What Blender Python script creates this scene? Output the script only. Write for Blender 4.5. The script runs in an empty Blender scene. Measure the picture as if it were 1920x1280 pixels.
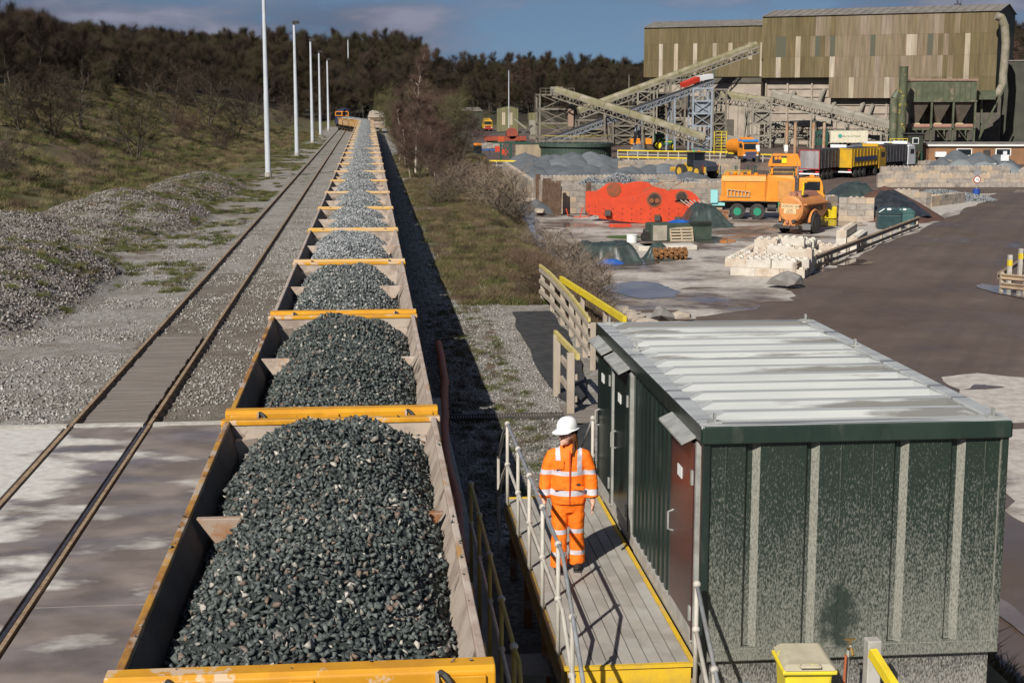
import bpy, bmesh, math, random
import numpy as np
from mathutils import Vector, Matrix, Euler, noise as mnoise
R = math.radians
random.seed(7); rng = np.random.default_rng(7)
S = bpy.context.scene
C = S.collection
# ------------------------------------------------------------------ camera, sky, sun, exposure
F = 2793.0; HC = 6.3
cam = bpy.data.cameras.new('camera'); cam.sensor_width = 36; cam.lens = 36*F/1920
cam.clip_start = .1; cam.clip_end = 4000
camo = bpy.data.objects.new('camera', cam); C.objects.link(camo)
camo.location = (0, 0, HC); camo.rotation_euler = (R(90-9.35), 0, R(-5.43))
S.camera = camo
MC = camo.rotation_euler.to_matrix()
SUN_EL = 36.0
SD = Vector((.52*math.cos(R(SUN_EL)), .854*math.cos(R(SUN_EL)), -math.sin(R(SUN_EL)))).normalized()
W = bpy.data.worlds.new('World'); S.world = W; W.use_nodes = True
nt = W.node_tree; N = nt.nodes; L = nt.links; N.clear()
def wn(t, **k):
    n = N.new(t)
    for a, b in k.items(): setattr(n, a, b)
    return n
out = wn('ShaderNodeOutputWorld'); bg = wn('ShaderNodeBackground'); L.new(bg.outputs[0], out.inputs[0])
sky = wn('ShaderNodeTexSky', sky_type='NISHITA', sun_disc=False, sun_elevation=R(SUN_EL), sun_rotation=R(211.3),
         altitude=300, air_density=1.0, dust_density=.3, ozone_density=3.0)
tc = wn('ShaderNodeTexCoord')
mp = wn('ShaderNodeVectorMath', operation='MULTIPLY_ADD'); L.new(tc.outputs['Generated'], mp.inputs[0])
mp.inputs[1].default_value = (1, 1, .84); mp.inputs[2].default_value = (0, 0, .16)
nrm = wn('ShaderNodeVectorMath', operation='NORMALIZE'); L.new(mp.outputs[0], nrm.inputs[0]); L.new(nrm.outputs[0], sky.inputs[0])
cm = wn('ShaderNodeVectorMath', operation='MULTIPLY'); L.new(tc.outputs['Generated'], cm.inputs[0]); cm.inputs[1].default_value = (1, 1, 3.4)
cn = wn('ShaderNodeTexNoise'); cn.inputs['Scale'].default_value = 6.5; cn.inputs['Detail'].default_value = 7; cn.inputs['Roughness'].default_value = .55
L.new(cm.outputs[0], cn.inputs['Vector'])
cr = wn('ShaderNodeMapRange'); cr.inputs[1].default_value = .46; cr.inputs[2].default_value = .63; L.new(cn.outputs[0], cr.inputs[0])
cc = wn('ShaderNodeTexNoise'); cc.inputs['Scale'].default_value = 13; cc.inputs['Detail'].default_value = 5; L.new(cm.outputs[0], cc.inputs['Vector'])
cl = wn('ShaderNodeMix', data_type='RGBA'); cl.inputs[6].default_value = (1.7, 1.9, 2.9, 1); cl.inputs[7].default_value = (4.4, 4.7, 6.1, 1)
cr2 = wn('ShaderNodeMapRange'); cr2.inputs[1].default_value = .4; cr2.inputs[2].default_value = .65; L.new(cc.outputs[0], cr2.inputs[0]); L.new(cr2.outputs[0], cl.inputs[0])
mx = wn('ShaderNodeMix', data_type='RGBA'); L.new(cr.outputs[0], mx.inputs[0]); L.new(sky.outputs[0], mx.inputs[6]); L.new(cl.outputs[2], mx.inputs[7])
L.new(mx.outputs[2], bg.inputs[0]); bg.inputs[1].default_value = .05
sl = bpy.data.lights.new('sun', 'SUN'); sl.energy = 5.0; sl.angle = R(.53); sl.color = (1, .95, .87)
so = bpy.data.objects.new('sun', sl); C.objects.link(so); so.rotation_euler = SD.to_track_quat('-Z', 'Y').to_euler(); so.location = (-40, -60, 60)
S.view_settings.view_transform = 'Standard'; S.view_settings.look = 'None'; S.view_settings.exposure = 0.2; S.view_settings.gamma = 1
S.render.engine = 'CYCLES'; S.cycles.max_bounces = 5; S.cycles.diffuse_bounces = 3; S.cycles.glossy_bounces = 3; S.cycles.transparent_max_bounces = 8
S.cycles.use_denoising = True; S.cycles.caustics_reflective = False; S.cycles.caustics_refractive = False
# ------------------------------------------------------------------ pixel <-> world
def ray(px, py): return MC @ Vector(((px-960)/F, -(py-640)/F, -1))
def gp(px, py, z=0.0):
    d = ray(px, py); t = (z-HC)/d.z; return Vector((d.x*t, d.y*t, z))
def gd(px, py, y):
    d = ray(px, py); t = y/d.y; return Vector((d.x*t, y, HC+d.z*t))
def proj(x, y, z):
    p = MC.transposed() @ Vector((x, y, z-HC))
    return (960+F*p.x/-p.z, 640-F*p.y/-p.z, -p.z)
ZY = -3.2                      # level of the works yard, the railway runs on a bank above it
# ------------------------------------------------------------------ materials
MATS = {}
def mat(name, c, c2=None, scale=4., rough=.75, metal=0., bump=0., bscale=None, lo=.42, hi=.6, c3=None, s3=1.5, l3=.55, h3=.65,
        stretch=(1, 1, 1), spec=.5, dust=0., rough3=None, dustc=(.42, .39, .34), detail=6):
    if name in MATS: return MATS[name]
    m = bpy.data.materials.new(name); m.use_nodes = True; MATS[name] = m
    n = m.node_tree.nodes; l = m.node_tree.links; b = n['Principled BSDF']
    b.inputs['Roughness'].default_value = rough; b.inputs['Metallic'].default_value = metal; b.inputs['Specular IOR Level'].default_value = spec
    col = None
    b.inputs['Base Color'].default_value = (*c, 1)
    tcn = n.new('ShaderNodeTexCoord'); oi = n.new('ShaderNodeObjectInfo')
    ml = n.new('ShaderNodeMath'); ml.operation = 'MULTIPLY'; ml.inputs[1].default_value = 57.3; l.new(oi.outputs['Random'], ml.inputs[0])
    va = n.new('ShaderNodeVectorMath'); va.operation = 'ADD'; l.new(tcn.outputs['Object'], va.inputs[0]); l.new(ml.outputs[0], va.inputs[1])
    vs = n.new('ShaderNodeVectorMath'); vs.operation = 'MULTIPLY'; l.new(va.outputs[0], vs.inputs[0]); vs.inputs[1].default_value = stretch
    def nz(sc, dt=detail):
        t = n.new('ShaderNodeTexNoise'); t.inputs['Scale'].default_value = sc; t.inputs['Detail'].default_value = dt; t.inputs['Roughness'].default_value = .6
        l.new(vs.outputs[0], t.inputs['Vector']); return t
    def rg(t, a, z):
        r = n.new('ShaderNodeMapRange'); r.inputs[1].default_value = a; r.inputs[2].default_value = z; l.new(t, r.inputs[0]); return r.outputs[0]
    def mixc(f, a, z):
        x = n.new('ShaderNodeMix'); x.data_type = 'RGBA'; l.new(f, x.inputs[0])
        for i, q in ((6, a), (7, z)):
            if isinstance(q, tuple): x.inputs[i].default_value = (*q, 1)
            else: l.new(q, x.inputs[i])
        return x.outputs[2]
    if c2:
        col = mixc(rg(nz(scale).outputs[0], lo, hi), c, c2)
    if c3:
        f3 = rg(nz(s3).outputs[0], l3, h3); col = mixc(f3, col if col else c, c3)
        if rough3 is not None:
            mr = n.new('ShaderNodeMix'); mr.inputs[2].default_value = rough; mr.inputs[3].default_value = rough3; l.new(f3, mr.inputs[0]); l.new(mr.outputs[0], b.inputs['Roughness'])
    if dust:
        g = n.new('ShaderNodeNewGeometry'); sx = n.new('ShaderNodeSeparateXYZ'); l.new(g.outputs['Normal'], sx.inputs[0])
        up = rg(sx.outputs[2], .2, .9); nd = rg(nz(3.).outputs[0], .25, .75)
        mm = n.new('ShaderNodeMath'); mm.operation = 'MULTIPLY'; l.new(up, mm.inputs[0]); l.new(nd, mm.inputs[1])
        m2 = n.new('ShaderNodeMath'); m2.operation = 'MULTIPLY'; l.new(mm.outputs[0], m2.inputs[0]); m2.inputs[1].default_value = dust
        col = mixc(m2.outputs[0], col if col else c, dustc)
    if col: l.new(col, b.inputs['Base Color'])
    if bump:
        bp = n.new('ShaderNodeBump'); bp.inputs['Strength'].default_value = bump; bp.inputs['Distance'].default_value = .02
        l.new(nz(bscale or scale*4).outputs[0], bp.inputs['Height']); l.new(bp.outputs[0], b.inputs['Normal'])
    return m
# ------------------------------------------------------------------ mesh building
class MB:
    def __init__(s): s.v = []; s.f = []; s.m = []; s.cur = 0
    def add(s, vs, fs):
        o = len(s.v); s.v.extend([tuple(p) for p in vs]); s.f.extend([tuple(i+o for i in f) for f in fs]); s.m.extend([s.cur]*len(fs)); return s
    def box(s, c, d, rz=0, rot=None):
        c = Vector(c); h = Vector(d)/2
        M3 = rot if rot else Matrix.Rotation(rz, 3, 'Z')
        vs = [c+M3@Vector((sx*h.x, sy*h.y, sz*h.z)) for sz in (-1, 1) for sy in (-1, 1) for sx in (-1, 1)]
        return s.add(vs, [(0, 2, 3, 1), (4, 5, 7, 6), (0, 1, 5, 4), (2, 6, 7, 3), (0, 4, 6, 2), (1, 3, 7, 5)])
    def bar(s, p, q, w, h=None, up=(0, 0, 1)):
        p = Vector(p); q = Vector(q); d = (q-p); ln = d.length; d.normalize(); h = h or w
        x = d.cross(Vector(up)); x = x.normalized() if x.length > 1e-4 else Vector((1, 0, 0)); y = x.cross(d)
        rot = Matrix((x, d, y)).transposed()
        return s.box((p+q)/2, (w, ln, h), rot=rot)
    def cyl(s, p, q, r, n=10, r2=None, cap=True):
        p = Vector(p); q = Vector(q); d = (q-p).normalized(); r2 = r if r2 is None else r2
        x = d.orthogonal().normalized(); y = d.cross(x); vs = []
        for c, rr in ((p, r), (q, r2)):
            for i in range(n):
                a = 2*math.pi*i/n; vs.append(c+x*math.cos(a)*rr+y*math.sin(a)*rr)
        fs = [(i, (i+1) % n, n+(i+1) % n, n+i) for i in range(n)]
        if cap: fs += [tuple(range(n-1, -1, -1)), tuple(range(n, 2*n))]
        return s.add(vs, fs)
    def tube(s, pts, r, n=6, cap=True):
        pts = [Vector(p) for p in pts]; vs = []; k = len(pts); rs = r if isinstance(r, (list, tuple)) else [r]*k
        px = None
        for i, p in enumerate(pts):
            d = (pts[min(i+1, k-1)]-pts[max(i-1, 0)]).normalized()
            x = d.orthogonal().normalized() if px is None else (px-d*px.dot(d)).normalized()
            px = x; y = d.cross(x)
            for j in range(n):
                a = 2*math.pi*j/n; vs.append(p+x*math.cos(a)*rs[i]+y*math.sin(a)*rs[i])
        fs = [(i*n+j, i*n+(j+1) % n, (i+1)*n+(j+1) % n, (i+1)*n+j) for i in range(k-1) for j in range(n)]
        if cap: fs += [tuple(range(n-1, -1, -1)), tuple(range((k-1)*n, k*n))]
        return s.add(vs, fs)
    def prism(s, pts, ext):
        pts = [Vector(p) for p in pts]; e = Vector(ext); n = len(pts)
        return s.add(pts+[p+e for p in pts], [tuple(range(n-1, -1, -1)), tuple(range(n, 2*n))]+[(i, (i+1) % n, n+(i+1) % n, n+i) for i in range(n)])
    def sphere(s, c, r, n=8, k=6, sc=(1, 1, 1)):
        c = Vector(c); vs = [c+Vector((0, 0, -r*sc[2]))]
        for i in range(1, k):
            t = math.pi*i/k-math.pi/2
            for j in range(n):
                a = 2*math.pi*j/n; vs.append(c+Vector((math.cos(t)*math.cos(a)*r*sc[0], math.cos(t)*math.sin(a)*r*sc[1], math.sin(t)*r*sc[2])))
        vs.append(c+Vector((0, 0, r*sc[2]))); e = len(vs)-1
        fs = [(0, 1+(j+1) % n, 1+j) for j in range(n)]
        for i in range(k-2):
            for j in range(n):
                a = 1+i*n; fs.append((a+j, a+(j+1) % n, a+n+(j+1) % n, a+n+j))
        a = 1+(k-2)*n; fs += [(a+j, a+(j+1) % n, e) for j in range(n)]
        return s.add(vs, fs)
    def mesh(s, name):
        me = bpy.data.meshes.new(name); me.from_pydata(s.v, [], s.f)
        if any(s.m): me.polygons.foreach_set('material_index', s.m)
        return me
    def build(s, name, m, parent=None, smooth=False, bevel=0):
        me = s.mesh(name)
        for q in (m if isinstance(m, (list, tuple)) else [m]): me.materials.append(q)
        if smooth: me.shade_smooth() if hasattr(me, 'shade_smooth') else None
        return obj(name, me, parent, bevel)
def obj(name, me, parent=None, bevel=0):
    o = bpy.data.objects.new(name, me); C.objects.link(o)
    if parent: o.parent = parent
    if bevel:
        b = o.modifiers.new('bevel', 'BEVEL'); b.width = bevel; b.segments = 2; b.limit_method = 'ANGLE'; b.angle_limit = R(40)
    return o
def tag(o, label, cat, group=None, kind=None):
    o['label'] = label; o['category'] = cat
    if group: o['group'] = group
    if kind: o['kind'] = kind
    return o
def struct(o, kind='structure'): o['kind'] = kind; return o
def thing(name, label, cat, loc=(0, 0, 0), rz=0, group=None):
    o = bpy.data.objects.new(name, None); C.objects.link(o); o.location = loc; o.rotation_euler = (0, 0, rz); o.empty_display_size = .2
    return tag(o, label, cat, group)
def dup(o, parent=None):
    c = o.copy(); C.objects.link(c); c.parent = parent
    for ch in [x for x in bpy.data.objects if x.parent == o] if o.children else []: dup(ch, c)
    return c
def npmesh(name, V, Fs, mats, attr=None, smooth=False, matidx=None):
    me = bpy.data.meshes.new(name); nv = len(V); k = Fs.shape[1]; nf = len(Fs)
    me.vertices.add(nv); me.vertices.foreach_set('co', np.asarray(V, np.float32).ravel())
    me.loops.add(nf*k); me.loops.foreach_set('vertex_index', np.asarray(Fs, np.int32).ravel())
    me.polygons.add(nf); me.polygons.foreach_set('loop_start', np.arange(0, nf*k, k, dtype=np.int32))
    if matidx is not None: me.polygons.foreach_set('material_index', np.asarray(matidx, np.int32))
    for m in mats: me.materials.append(m)
    for an, av in (attr or {}).items():
        a = me.attributes.new(an, 'FLOAT', 'POINT'); a.data.foreach_set('value', np.asarray(av, np.float32))
    me.update(calc_edges=True)
    if smooth: me.polygons.foreach_set('use_smooth', np.ones(nf, bool))
    return me
def fbm(x, y, s=1., o=4, z=0.):
    return mnoise.fractal(Vector((x*s, y*s, z)), 1., 2., o)
ORD = ('first second third fourth fifth sixth seventh eighth ninth tenth eleventh twelfth thirteenth fourteenth fifteenth sixteenth seventeenth eighteenth nineteenth twentieth '
       'twenty-first twenty-second twenty-third twenty-fourth twenty-fifth twenty-sixth twenty-seventh twenty-eighth twenty-ninth thirtieth thirty-first thirty-second').split()
# ------------------------------------------------------------------ stones (used for loads, heaps and loose ballast)
def hull_stone(seed, n=11):
    r = np.random.default_rng(seed); bm = bmesh.new()
    for p in r.normal(size=(n, 3)):
        p = p/np.linalg.norm(p)*r.uniform(.8, 1.25); bm.verts.new((p[0]*1.25, p[1]*.9, p[2]*.72))
    g = bmesh.ops.convex_hull(bm, input=bm.verts)
    bmesh.ops.delete(bm, geom=[x for x in g['geom_interior'] if isinstance(x, bmesh.types.BMVert)], context='VERTS')
    bmesh.ops.triangulate(bm, faces=bm.faces)
    bm.verts.ensure_lookup_table(); bm.verts.index_update()
    v = np.array([x.co for x in bm.verts]); f = np.array([[q.index for q in x.verts] for x in bm.faces]); bm.free(); return v, f
STONES = [hull_stone(i, 6+i % 3) for i in range(14)]; PEBBLES = [hull_stone(50+i, 6) for i in range(6)]
def rotmats(n, r):
    q = r.normal(size=(n, 4)); q /= np.linalg.norm(q, axis=1)[:, None]; w, x, y, z = q.T
    return np.stack([1-2*(y*y+z*z), 2*(x*y-z*w), 2*(x*z+y*w), 2*(x*y+z*w), 1-2*(x*x+z*z), 2*(y*z-x*w), 2*(x*z-y*w), 2*(y*z+x*w), 1-2*(x*x+y*y)], 1).reshape(-1, 3, 3)
def scatter(name, P, sc, mats, shapes=STONES, seed=1, base=None):
    r = np.random.default_rng(seed); n = len(P); M3 = rotmats(n, r); k = r.integers(0, len(shapes), n); rv = r.random(n)
    V = []; Fs = []; A = []; off = 0
    for s, (sv, sf) in enumerate(shapes):
        i = np.where(k == s)[0]
        if not len(i): continue
        vv = np.einsum('nij,vj->nvi', M3[i], sv)*sc[i][:, None, None]+P[i][:, None, :]
        ff = sf[None]+(np.arange(len(i))*len(sv))[:, None, None]+off
        V.append(vv.reshape(-1, 3)); Fs.append(ff.reshape(-1, 3)); A.append(np.repeat(rv[i], len(sv))); off += len(i)*len(sv)
    if base is not None: V.append(base[0]); Fs.append(base[1]+off); A.append(np.full(len(base[0]), .02))
    return npmesh(name, np.concatenate(V), np.concatenate(Fs), mats, {'rnd': np.concatenate(A)})
def stone_mat(name, stops, rough=.6, spec=.5):
    m = bpy.data.materials.new(name); m.use_nodes = True; n = m.node_tree.nodes; l = m.node_tree.links; b = n['Principled BSDF']
    a = n.new('ShaderNodeAttribute'); a.attribute_name = 'rnd'; cr = n.new('ShaderNodeValToRGB'); e = cr.color_ramp; e.interpolation = 'LINEAR'
    e.elements[0].position = stops[0][0]; e.elements[0].color = (*stops[0][1], 1); e.elements[1].position = stops[-1][0]; e.elements[1].color = (*stops[-1][1], 1)
    for p, c in stops[1:-1]: x = e.elements.new(p); x.color = (*c, 1)
    l.new(a.outputs['Fac'], cr.inputs[0])
    tcn = n.new('ShaderNodeTexCoord'); t = n.new('ShaderNodeTexNoise'); t.inputs['Scale'].default_value = 70; t.inputs['Detail'].default_value = 3; l.new(tcn.outputs['Object'], t.inputs['Vector'])
    r = n.new('ShaderNodeMapRange'); r.inputs[1].default_value = .3; r.inputs[2].default_value = .7; r.inputs[3].default_value = .6; r.inputs[4].default_value = 1.35; l.new(t.outputs[0], r.inputs[0])
    x = n.new('ShaderNodeVectorMath'); x.operation = 'SCALE'; l.new(cr.outputs[0], x.inputs[0]); l.new(r.outputs[0], x.inputs['Scale']); l.new(x.outputs[0], b.inputs['Base Color'])
    b.inputs['Roughness'].default_value = rough; b.inputs['Specular IOR Level'].default_value = spec
    return m
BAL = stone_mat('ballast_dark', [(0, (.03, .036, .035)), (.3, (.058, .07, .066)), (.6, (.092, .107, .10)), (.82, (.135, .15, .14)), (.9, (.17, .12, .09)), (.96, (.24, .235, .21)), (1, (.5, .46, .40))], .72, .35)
BAL2 = stone_mat('ballast_pale', [(0, (.12, .13, .132)), (.4, (.21, .225, .228)), (.7, (.30, .315, .32)), (.9, (.42, .43, .43)), (1, (.56, .53, .50))], .65, .4)  # paler stones for the wagons further along the train
GRV = stone_mat('gravel_pale', [(0, (.14, .13, .115)), (.4, (.24, .225, .205)), (.75, (.34, .325, .30)), (1, (.48, .46, .43))], .85, .3)
SPOIL = stone_mat('spoil_gravel', [(0, (.07, .06, .052)), (.4, (.14, .12, .105)), (.75, (.23, .20, .18)), (1, (.38, .35, .32))], .85, .3)
# ------------------------------------------------------------------ terrain
def sm(t): t = min(1., max(0., t)); return t*t*(3-2*t)
def crest(y):
    if y < 30: return 6.6
    return float(np.interp(y, [30, 60, 95, 130, 165, 230, 300, 420], [6.4, 6.0, 6.6, 8.6, 11.5, 13, 15, 17]))
def bankw(y): return float(np.interp(y, [0, 60, 165, 300], [3.6, 4.0, 4.6, 5]))
def foot(y): return float(np.interp(y, [0, 40, 74, 137, 254, 400, 700], [-17, -16.5, -17.5, -14, -10, -8, -2]))
SPOILS = ((-13.4, 50, 4.6, 15, 1.5), (-12.8, 79, 4.4, 15, 1.35), (-12.0, 104, 3.4, 15, 1.0), (-16.5, 64, 4.5, 14, 1.3))
def spoil(x, y):
    m_ = 0.
    for cx, cy, rx, ry, h in SPOILS:
        r2 = ((x-cx)/rx)**2+((y-cy)/ry)**2
        if r2 < 1: m_ = max(m_, h*(1-r2)**.8*(1+.30*fbm(x, y, .3, 3)))
    return m_
def hz(x, y):
    z = -.14
    t = foot(y)-x; zl = 0.
    if t > 0:
        zl = (.27*min(t, 26)+.15*max(0, t-26))*(sm(t/10)*.6+.4); zl = min(zl, 18.5)
    xr = max(0, min(1, (x-10)/16)); y0 = 335+120*sm(xr)
    zf = min(16.5, max(0, y-y0)*.105)*(1+.10*fbm(x, y, .011))
    z += (zl**3+zf**3)**(1/3) if zl+zf > 0 else 0
    if t > 0: z += fbm(x, y, .06)*min(1, t/8)*.7+fbm(x, y, .25, 3)*min(1, t/4)*.22
    if x < -8 and 30 < y < 125: z += spoil(x, y)
    c = crest(y); w = bankw(y)
    if x > c: z -= 3.06*sm((x-c)/w)*(1-sm((y-y0+20)/40))
    if x > 130: z += sm((x-130)/60)*12*sm((y-240)/80)
    return z+(fbm(x, y, .5, 3)*.03)
def axis(pts):
    o = []
    for a, b, d in pts:
        n = max(1, round((b-a)/d)); o += list(np.linspace(a, b, n, endpoint=False))
    return o+[pts[-1][1]]
gx = axis([(-900, -200, 60), (-200, -60, 6), (-60, -24, 1.6), (-24, 14, .45), (14, 60, 2.0), (60, 200, 8), (200, 1000, 60)])
gy = axis([(-30, 8, 4), (8, 64, .5), (64, 140, 1.1), (140, 300, 3.), (300, 620, 9), (620, 2400, 130)])
nx, ny = len(gx), len(gy)
TV = np.zeros((nx*ny, 3)); ag = np.zeros(nx*ny); ar = np.zeros(nx*ny); am = np.zeros(nx*ny); aw = np.zeros(nx*ny); a_shade = np.zeros(nx*ny); TX_ = -.2
for j, y in enumerate(gy):
    fo = foot(y); c = crest(y); w = bankw(y)
    for i, x in enumerate(gx):
        k = j*nx+i; TV[k] = (x, y, hz(x, y))
        g = 0.
        if x < fo+2: g = sm((fo+2-x)/3)
        if x < -8 and 30 < y < 125 and spoil(x, y) > .12: g = .22+.3*fbm(x, y, .4, 3)
        if x < -6.3: g = max(g, .26*sm((-7.5-x)/2)*sm((y-29)/4)+.22*sm((y-45)/25)+.25*sm((y-75)/40)*sm((-7-x)/3))
        if -6.3 <= x < -4 and y > 85: g = max(g, .35*sm((y-85)/30))
        if x > 2.2 and y > 40:
            g = max(g, .95*sm((y-(46+.8*fbm(x, y, .3)))/3.5)*sm((x-2.4)/2.0))
        if x > c-.6: g = max(g, 1.)
        if x > c+w: g = 0.
        if y > 320 and x < 18: g = 1.
        if y > 440: g = 1.
        if x > 150: g = 1.
        ag[k] = g; ar[k] = sm((x-(c+w-1.2))/1.2) if y < 440 and x < 150 else 0.
        aw[k] = max(sm((fo-19-x)/10), sm((y-330)/25) if x < 22 else sm((y-440)/20))
        a_shade[k] = sm((2.3-abs(x-TX_))/.9) if y < 262 else 0.; am[k] = sm((y-26)/3)*sm((60-y)/10)*sm((x+6.1)/.3)*sm((0-x)/.5)
ii = (np.arange(ny-1)[:, None]*nx+np.arange(nx-1)[None]).ravel()
TF = np.stack([ii, ii+1, ii+nx+1, ii+nx], 1)
def ground_mat():
    m = bpy.data.materials.new('ground'); m.use_nodes = True; n = m.node_tree.nodes; l = m.node_tree.links; b = n['Principled BSDF']
    tcn = n.new('ShaderNodeTexCoord')
    def nz(s, d=6, r=.6):
        t = n.new('ShaderNodeTexNoise'); t.inputs['Scale'].default_value = s; t.inputs['Detail'].default_value = d; t.inputs['Roughness'].default_value = r; l.new(tcn.outputs['Object'], t.inputs['Vector']); return t.outputs[0]
    def rg(t, a, z, o0=0, o1=1):
        r = n.new('ShaderNodeMapRange'); r.inputs[1].default_value = a; r.inputs[2].default_value = z; r.inputs[3].default_value = o0; r.inputs[4].default_value = o1; l.new(t, r.inputs[0]); return r.outputs[0]
    def mx(f, a, z):
        x = n.new('ShaderNodeMix'); x.data_type = 'RGBA'; l.new(f, x.inputs[0])
        for i, q in ((6, a), (7, z)):
            if isinstance(q, tuple): x.inputs[i].default_value = (*q, 1)
            else: l.new(q, x.inputs[i])
        return x.outputs[2]
    def mth(op, a, z):
        x = n.new('ShaderNodeMath'); x.operation = op
        for i, q in ((0, a), (1, z)):
            if isinstance(q, (int, float)): x.inputs[i].default_value = q
            else: l.new(q, x.inputs[i])
        return x.outputs[0]
    def at(nm): a = n.new('ShaderNodeAttribute'); a.attribute_name = nm; return a.outputs['Fac']
    vo = n.new('ShaderNodeTexVoronoi'); vo.inputs['Scale'].default_value = 17; l.new(tcn.outputs['Object'], vo.inputs['Vector'])
    sp = n.new('ShaderNodeSeparateXYZ'); l.new(vo.outputs['Color'], sp.inputs[0])
    grav = mx(sp.outputs[0], (.15, .138, .12), (.40, .38, .345)); grav = mx(rg(nz(.7), .45, .7), grav, (.17, .145, .115))
    grs = mx(rg(nz(1.3), .35, .65), (.062, .075, .018), (.15, .128, .055)); grs = mx(rg(nz(14), .4, .65), grs, (.088, .088, .03)); grs = mx(rg(nz(.16), .45, .62), grs, (.105, .075, .045))
    rd = mx(rg(nz(.16), .38, .62), (.088, .060, .046), (.135, .102, .084)); rd = mx(rg(nz(1.2), .4, .7), rd, (.105, .076, .060))
    mpv = n.new('ShaderNodeMapping'); mpv.inputs['Rotation'].default_value = (0, 0, R(28)); l.new(tcn.outputs['Object'], mpv.inputs['Vector']); wrp = n.new('ShaderNodeVectorMath'); wrp.operation = 'MULTIPLY'; wrp.inputs[1].default_value = (.9, .035, 1); l.new(mpv.outputs[0], wrp.inputs[0]); mpv = wrp
    tk = n.new('ShaderNodeTexNoise'); tk.inputs['Scale'].default_value = 1.0; tk.inputs['Detail'].default_value = 4; l.new(mpv.outputs[0], tk.inputs['Vector'])
    rd = mx(rg(tk.outputs[0], .45, .7, 0, .55), rd, (.075, .052, .042)); trk = rg(tk.outputs[0], .5, .62)
    mud = mx(rg(nz(3), .4, .6), (.13, .108, .085), (.19, .165, .135))
    gm = rg(mth('ADD', at('grass'), rg(nz(1.1, 8), .25, .75, -.42, .42)), .38, .62)
    mm = rg(mth('ADD', at('mud'), rg(nz(.9, 8), .25, .75, -.6, .6)), .45, .6)
    rm = rg(mth('ADD', at('road'), rg(nz(1.3, 6), .25, .75, -.3, .3)), .4, .6)
    col = mx(mm, grav, mud); col = mx(mth('MULTIPLY', at('train_shade'), .9), col, (.085, .077, .07)); col = mx(gm, col, grs); col = mx(rm, col, rd); wf = rg(mth('ADD', at('wood'), rg(nz(.3, 6), .25, .75, -.35, .35)), .4, .7); col = mx(wf, col, (.032, .027, .017)); l.new(col, b.inputs['Base Color'])  # shade beside the train is painted into the ground as a darker band
    wet = rg(nz(.13, 2.5), .44, .60); ro = mth('SUBTRACT', .9, mth('MULTIPLY', mth('MULTIPLY', rm, mth('MULTIPLY', wet, mth('ADD', .55, mth('MULTIPLY', trk, .45)))), .68)); l.new(ro, b.inputs['Roughness'])
    bp = n.new('ShaderNodeBump'); bp.inputs['Distance'].default_value = .035; l.new(mth('MULTIPLY', mth('SUBTRACT', 1.0, rm), .8), bp.inputs['Strength'])
    l.new(mth('ADD', vo.outputs['Distance'], nz(30)), bp.inputs['Height']); l.new(bp.outputs[0], b.inputs['Normal']); b.inputs['Specular IOR Level'].default_value = .35
    return m
GROUND = ground_mat()
tm = npmesh('ground', TV, TF, [GROUND], {'grass': ag, 'road': ar, 'mud': am, 'wood': aw, 'train_shade': a_shade}, True)
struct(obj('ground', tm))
# ------------------------------------------------------------------ rails, sleepers, crossing
RUST = mat('rail_rust', (.26, .175, .105), (.34, .25, .16), 9, .7, 0, .3, c3=(.16, .10, .065), s3=3)
STEELSHINE = mat('rail_shine', (.16, .15, .16), (.26, .23, .22), 3, .3, .8)
SLEEP = mat('sleeper', (.16, .14, .115), (.24, .21, .175), 5, .9, 0, .4)
TX, LX = -.53, -5.1
def rail_mesh(x, y0, y1, name, parent, m):
    b = MB(); pr = [(-.07, 0), (.07, 0), (.07, .02), (.015, .035), (.015, .11), (.036, .122), (.036, .155), (-.036, .155), (-.036, .122), (-.015, .11), (-.015, .035), (-.07, .02)]
    b.prism([(x+a, y0, z-.155) for a, z in pr], (0, y1-y0, 0)); return b.build(name, m, parent)
for nm, cx, lab in (('siding_track', LX, 1), ('train_track', TX, 0)):
    t = bpy.data.objects.new(nm, None); C.objects.link(t); struct(t)
    for s in (-.752, .752): rail_mesh(cx+s, -6, 420 if lab else 262, 'rail', t, RUST)
    sb = MB(); sb.box((0, 0, 0), (2.5, .26, .12)); sb.box((-.752, 0, .065), (.3, .17, .05)); sb.box((.752, 0, .065), (.3, .17, .05)); me = sb.mesh('sleeper'); me.materials.append(SLEEP)
    for i in range(165 if lab else 40):
        o = obj('sleeper', me, t); o.location = (cx, 29.4+i*.68, -.21)
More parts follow.
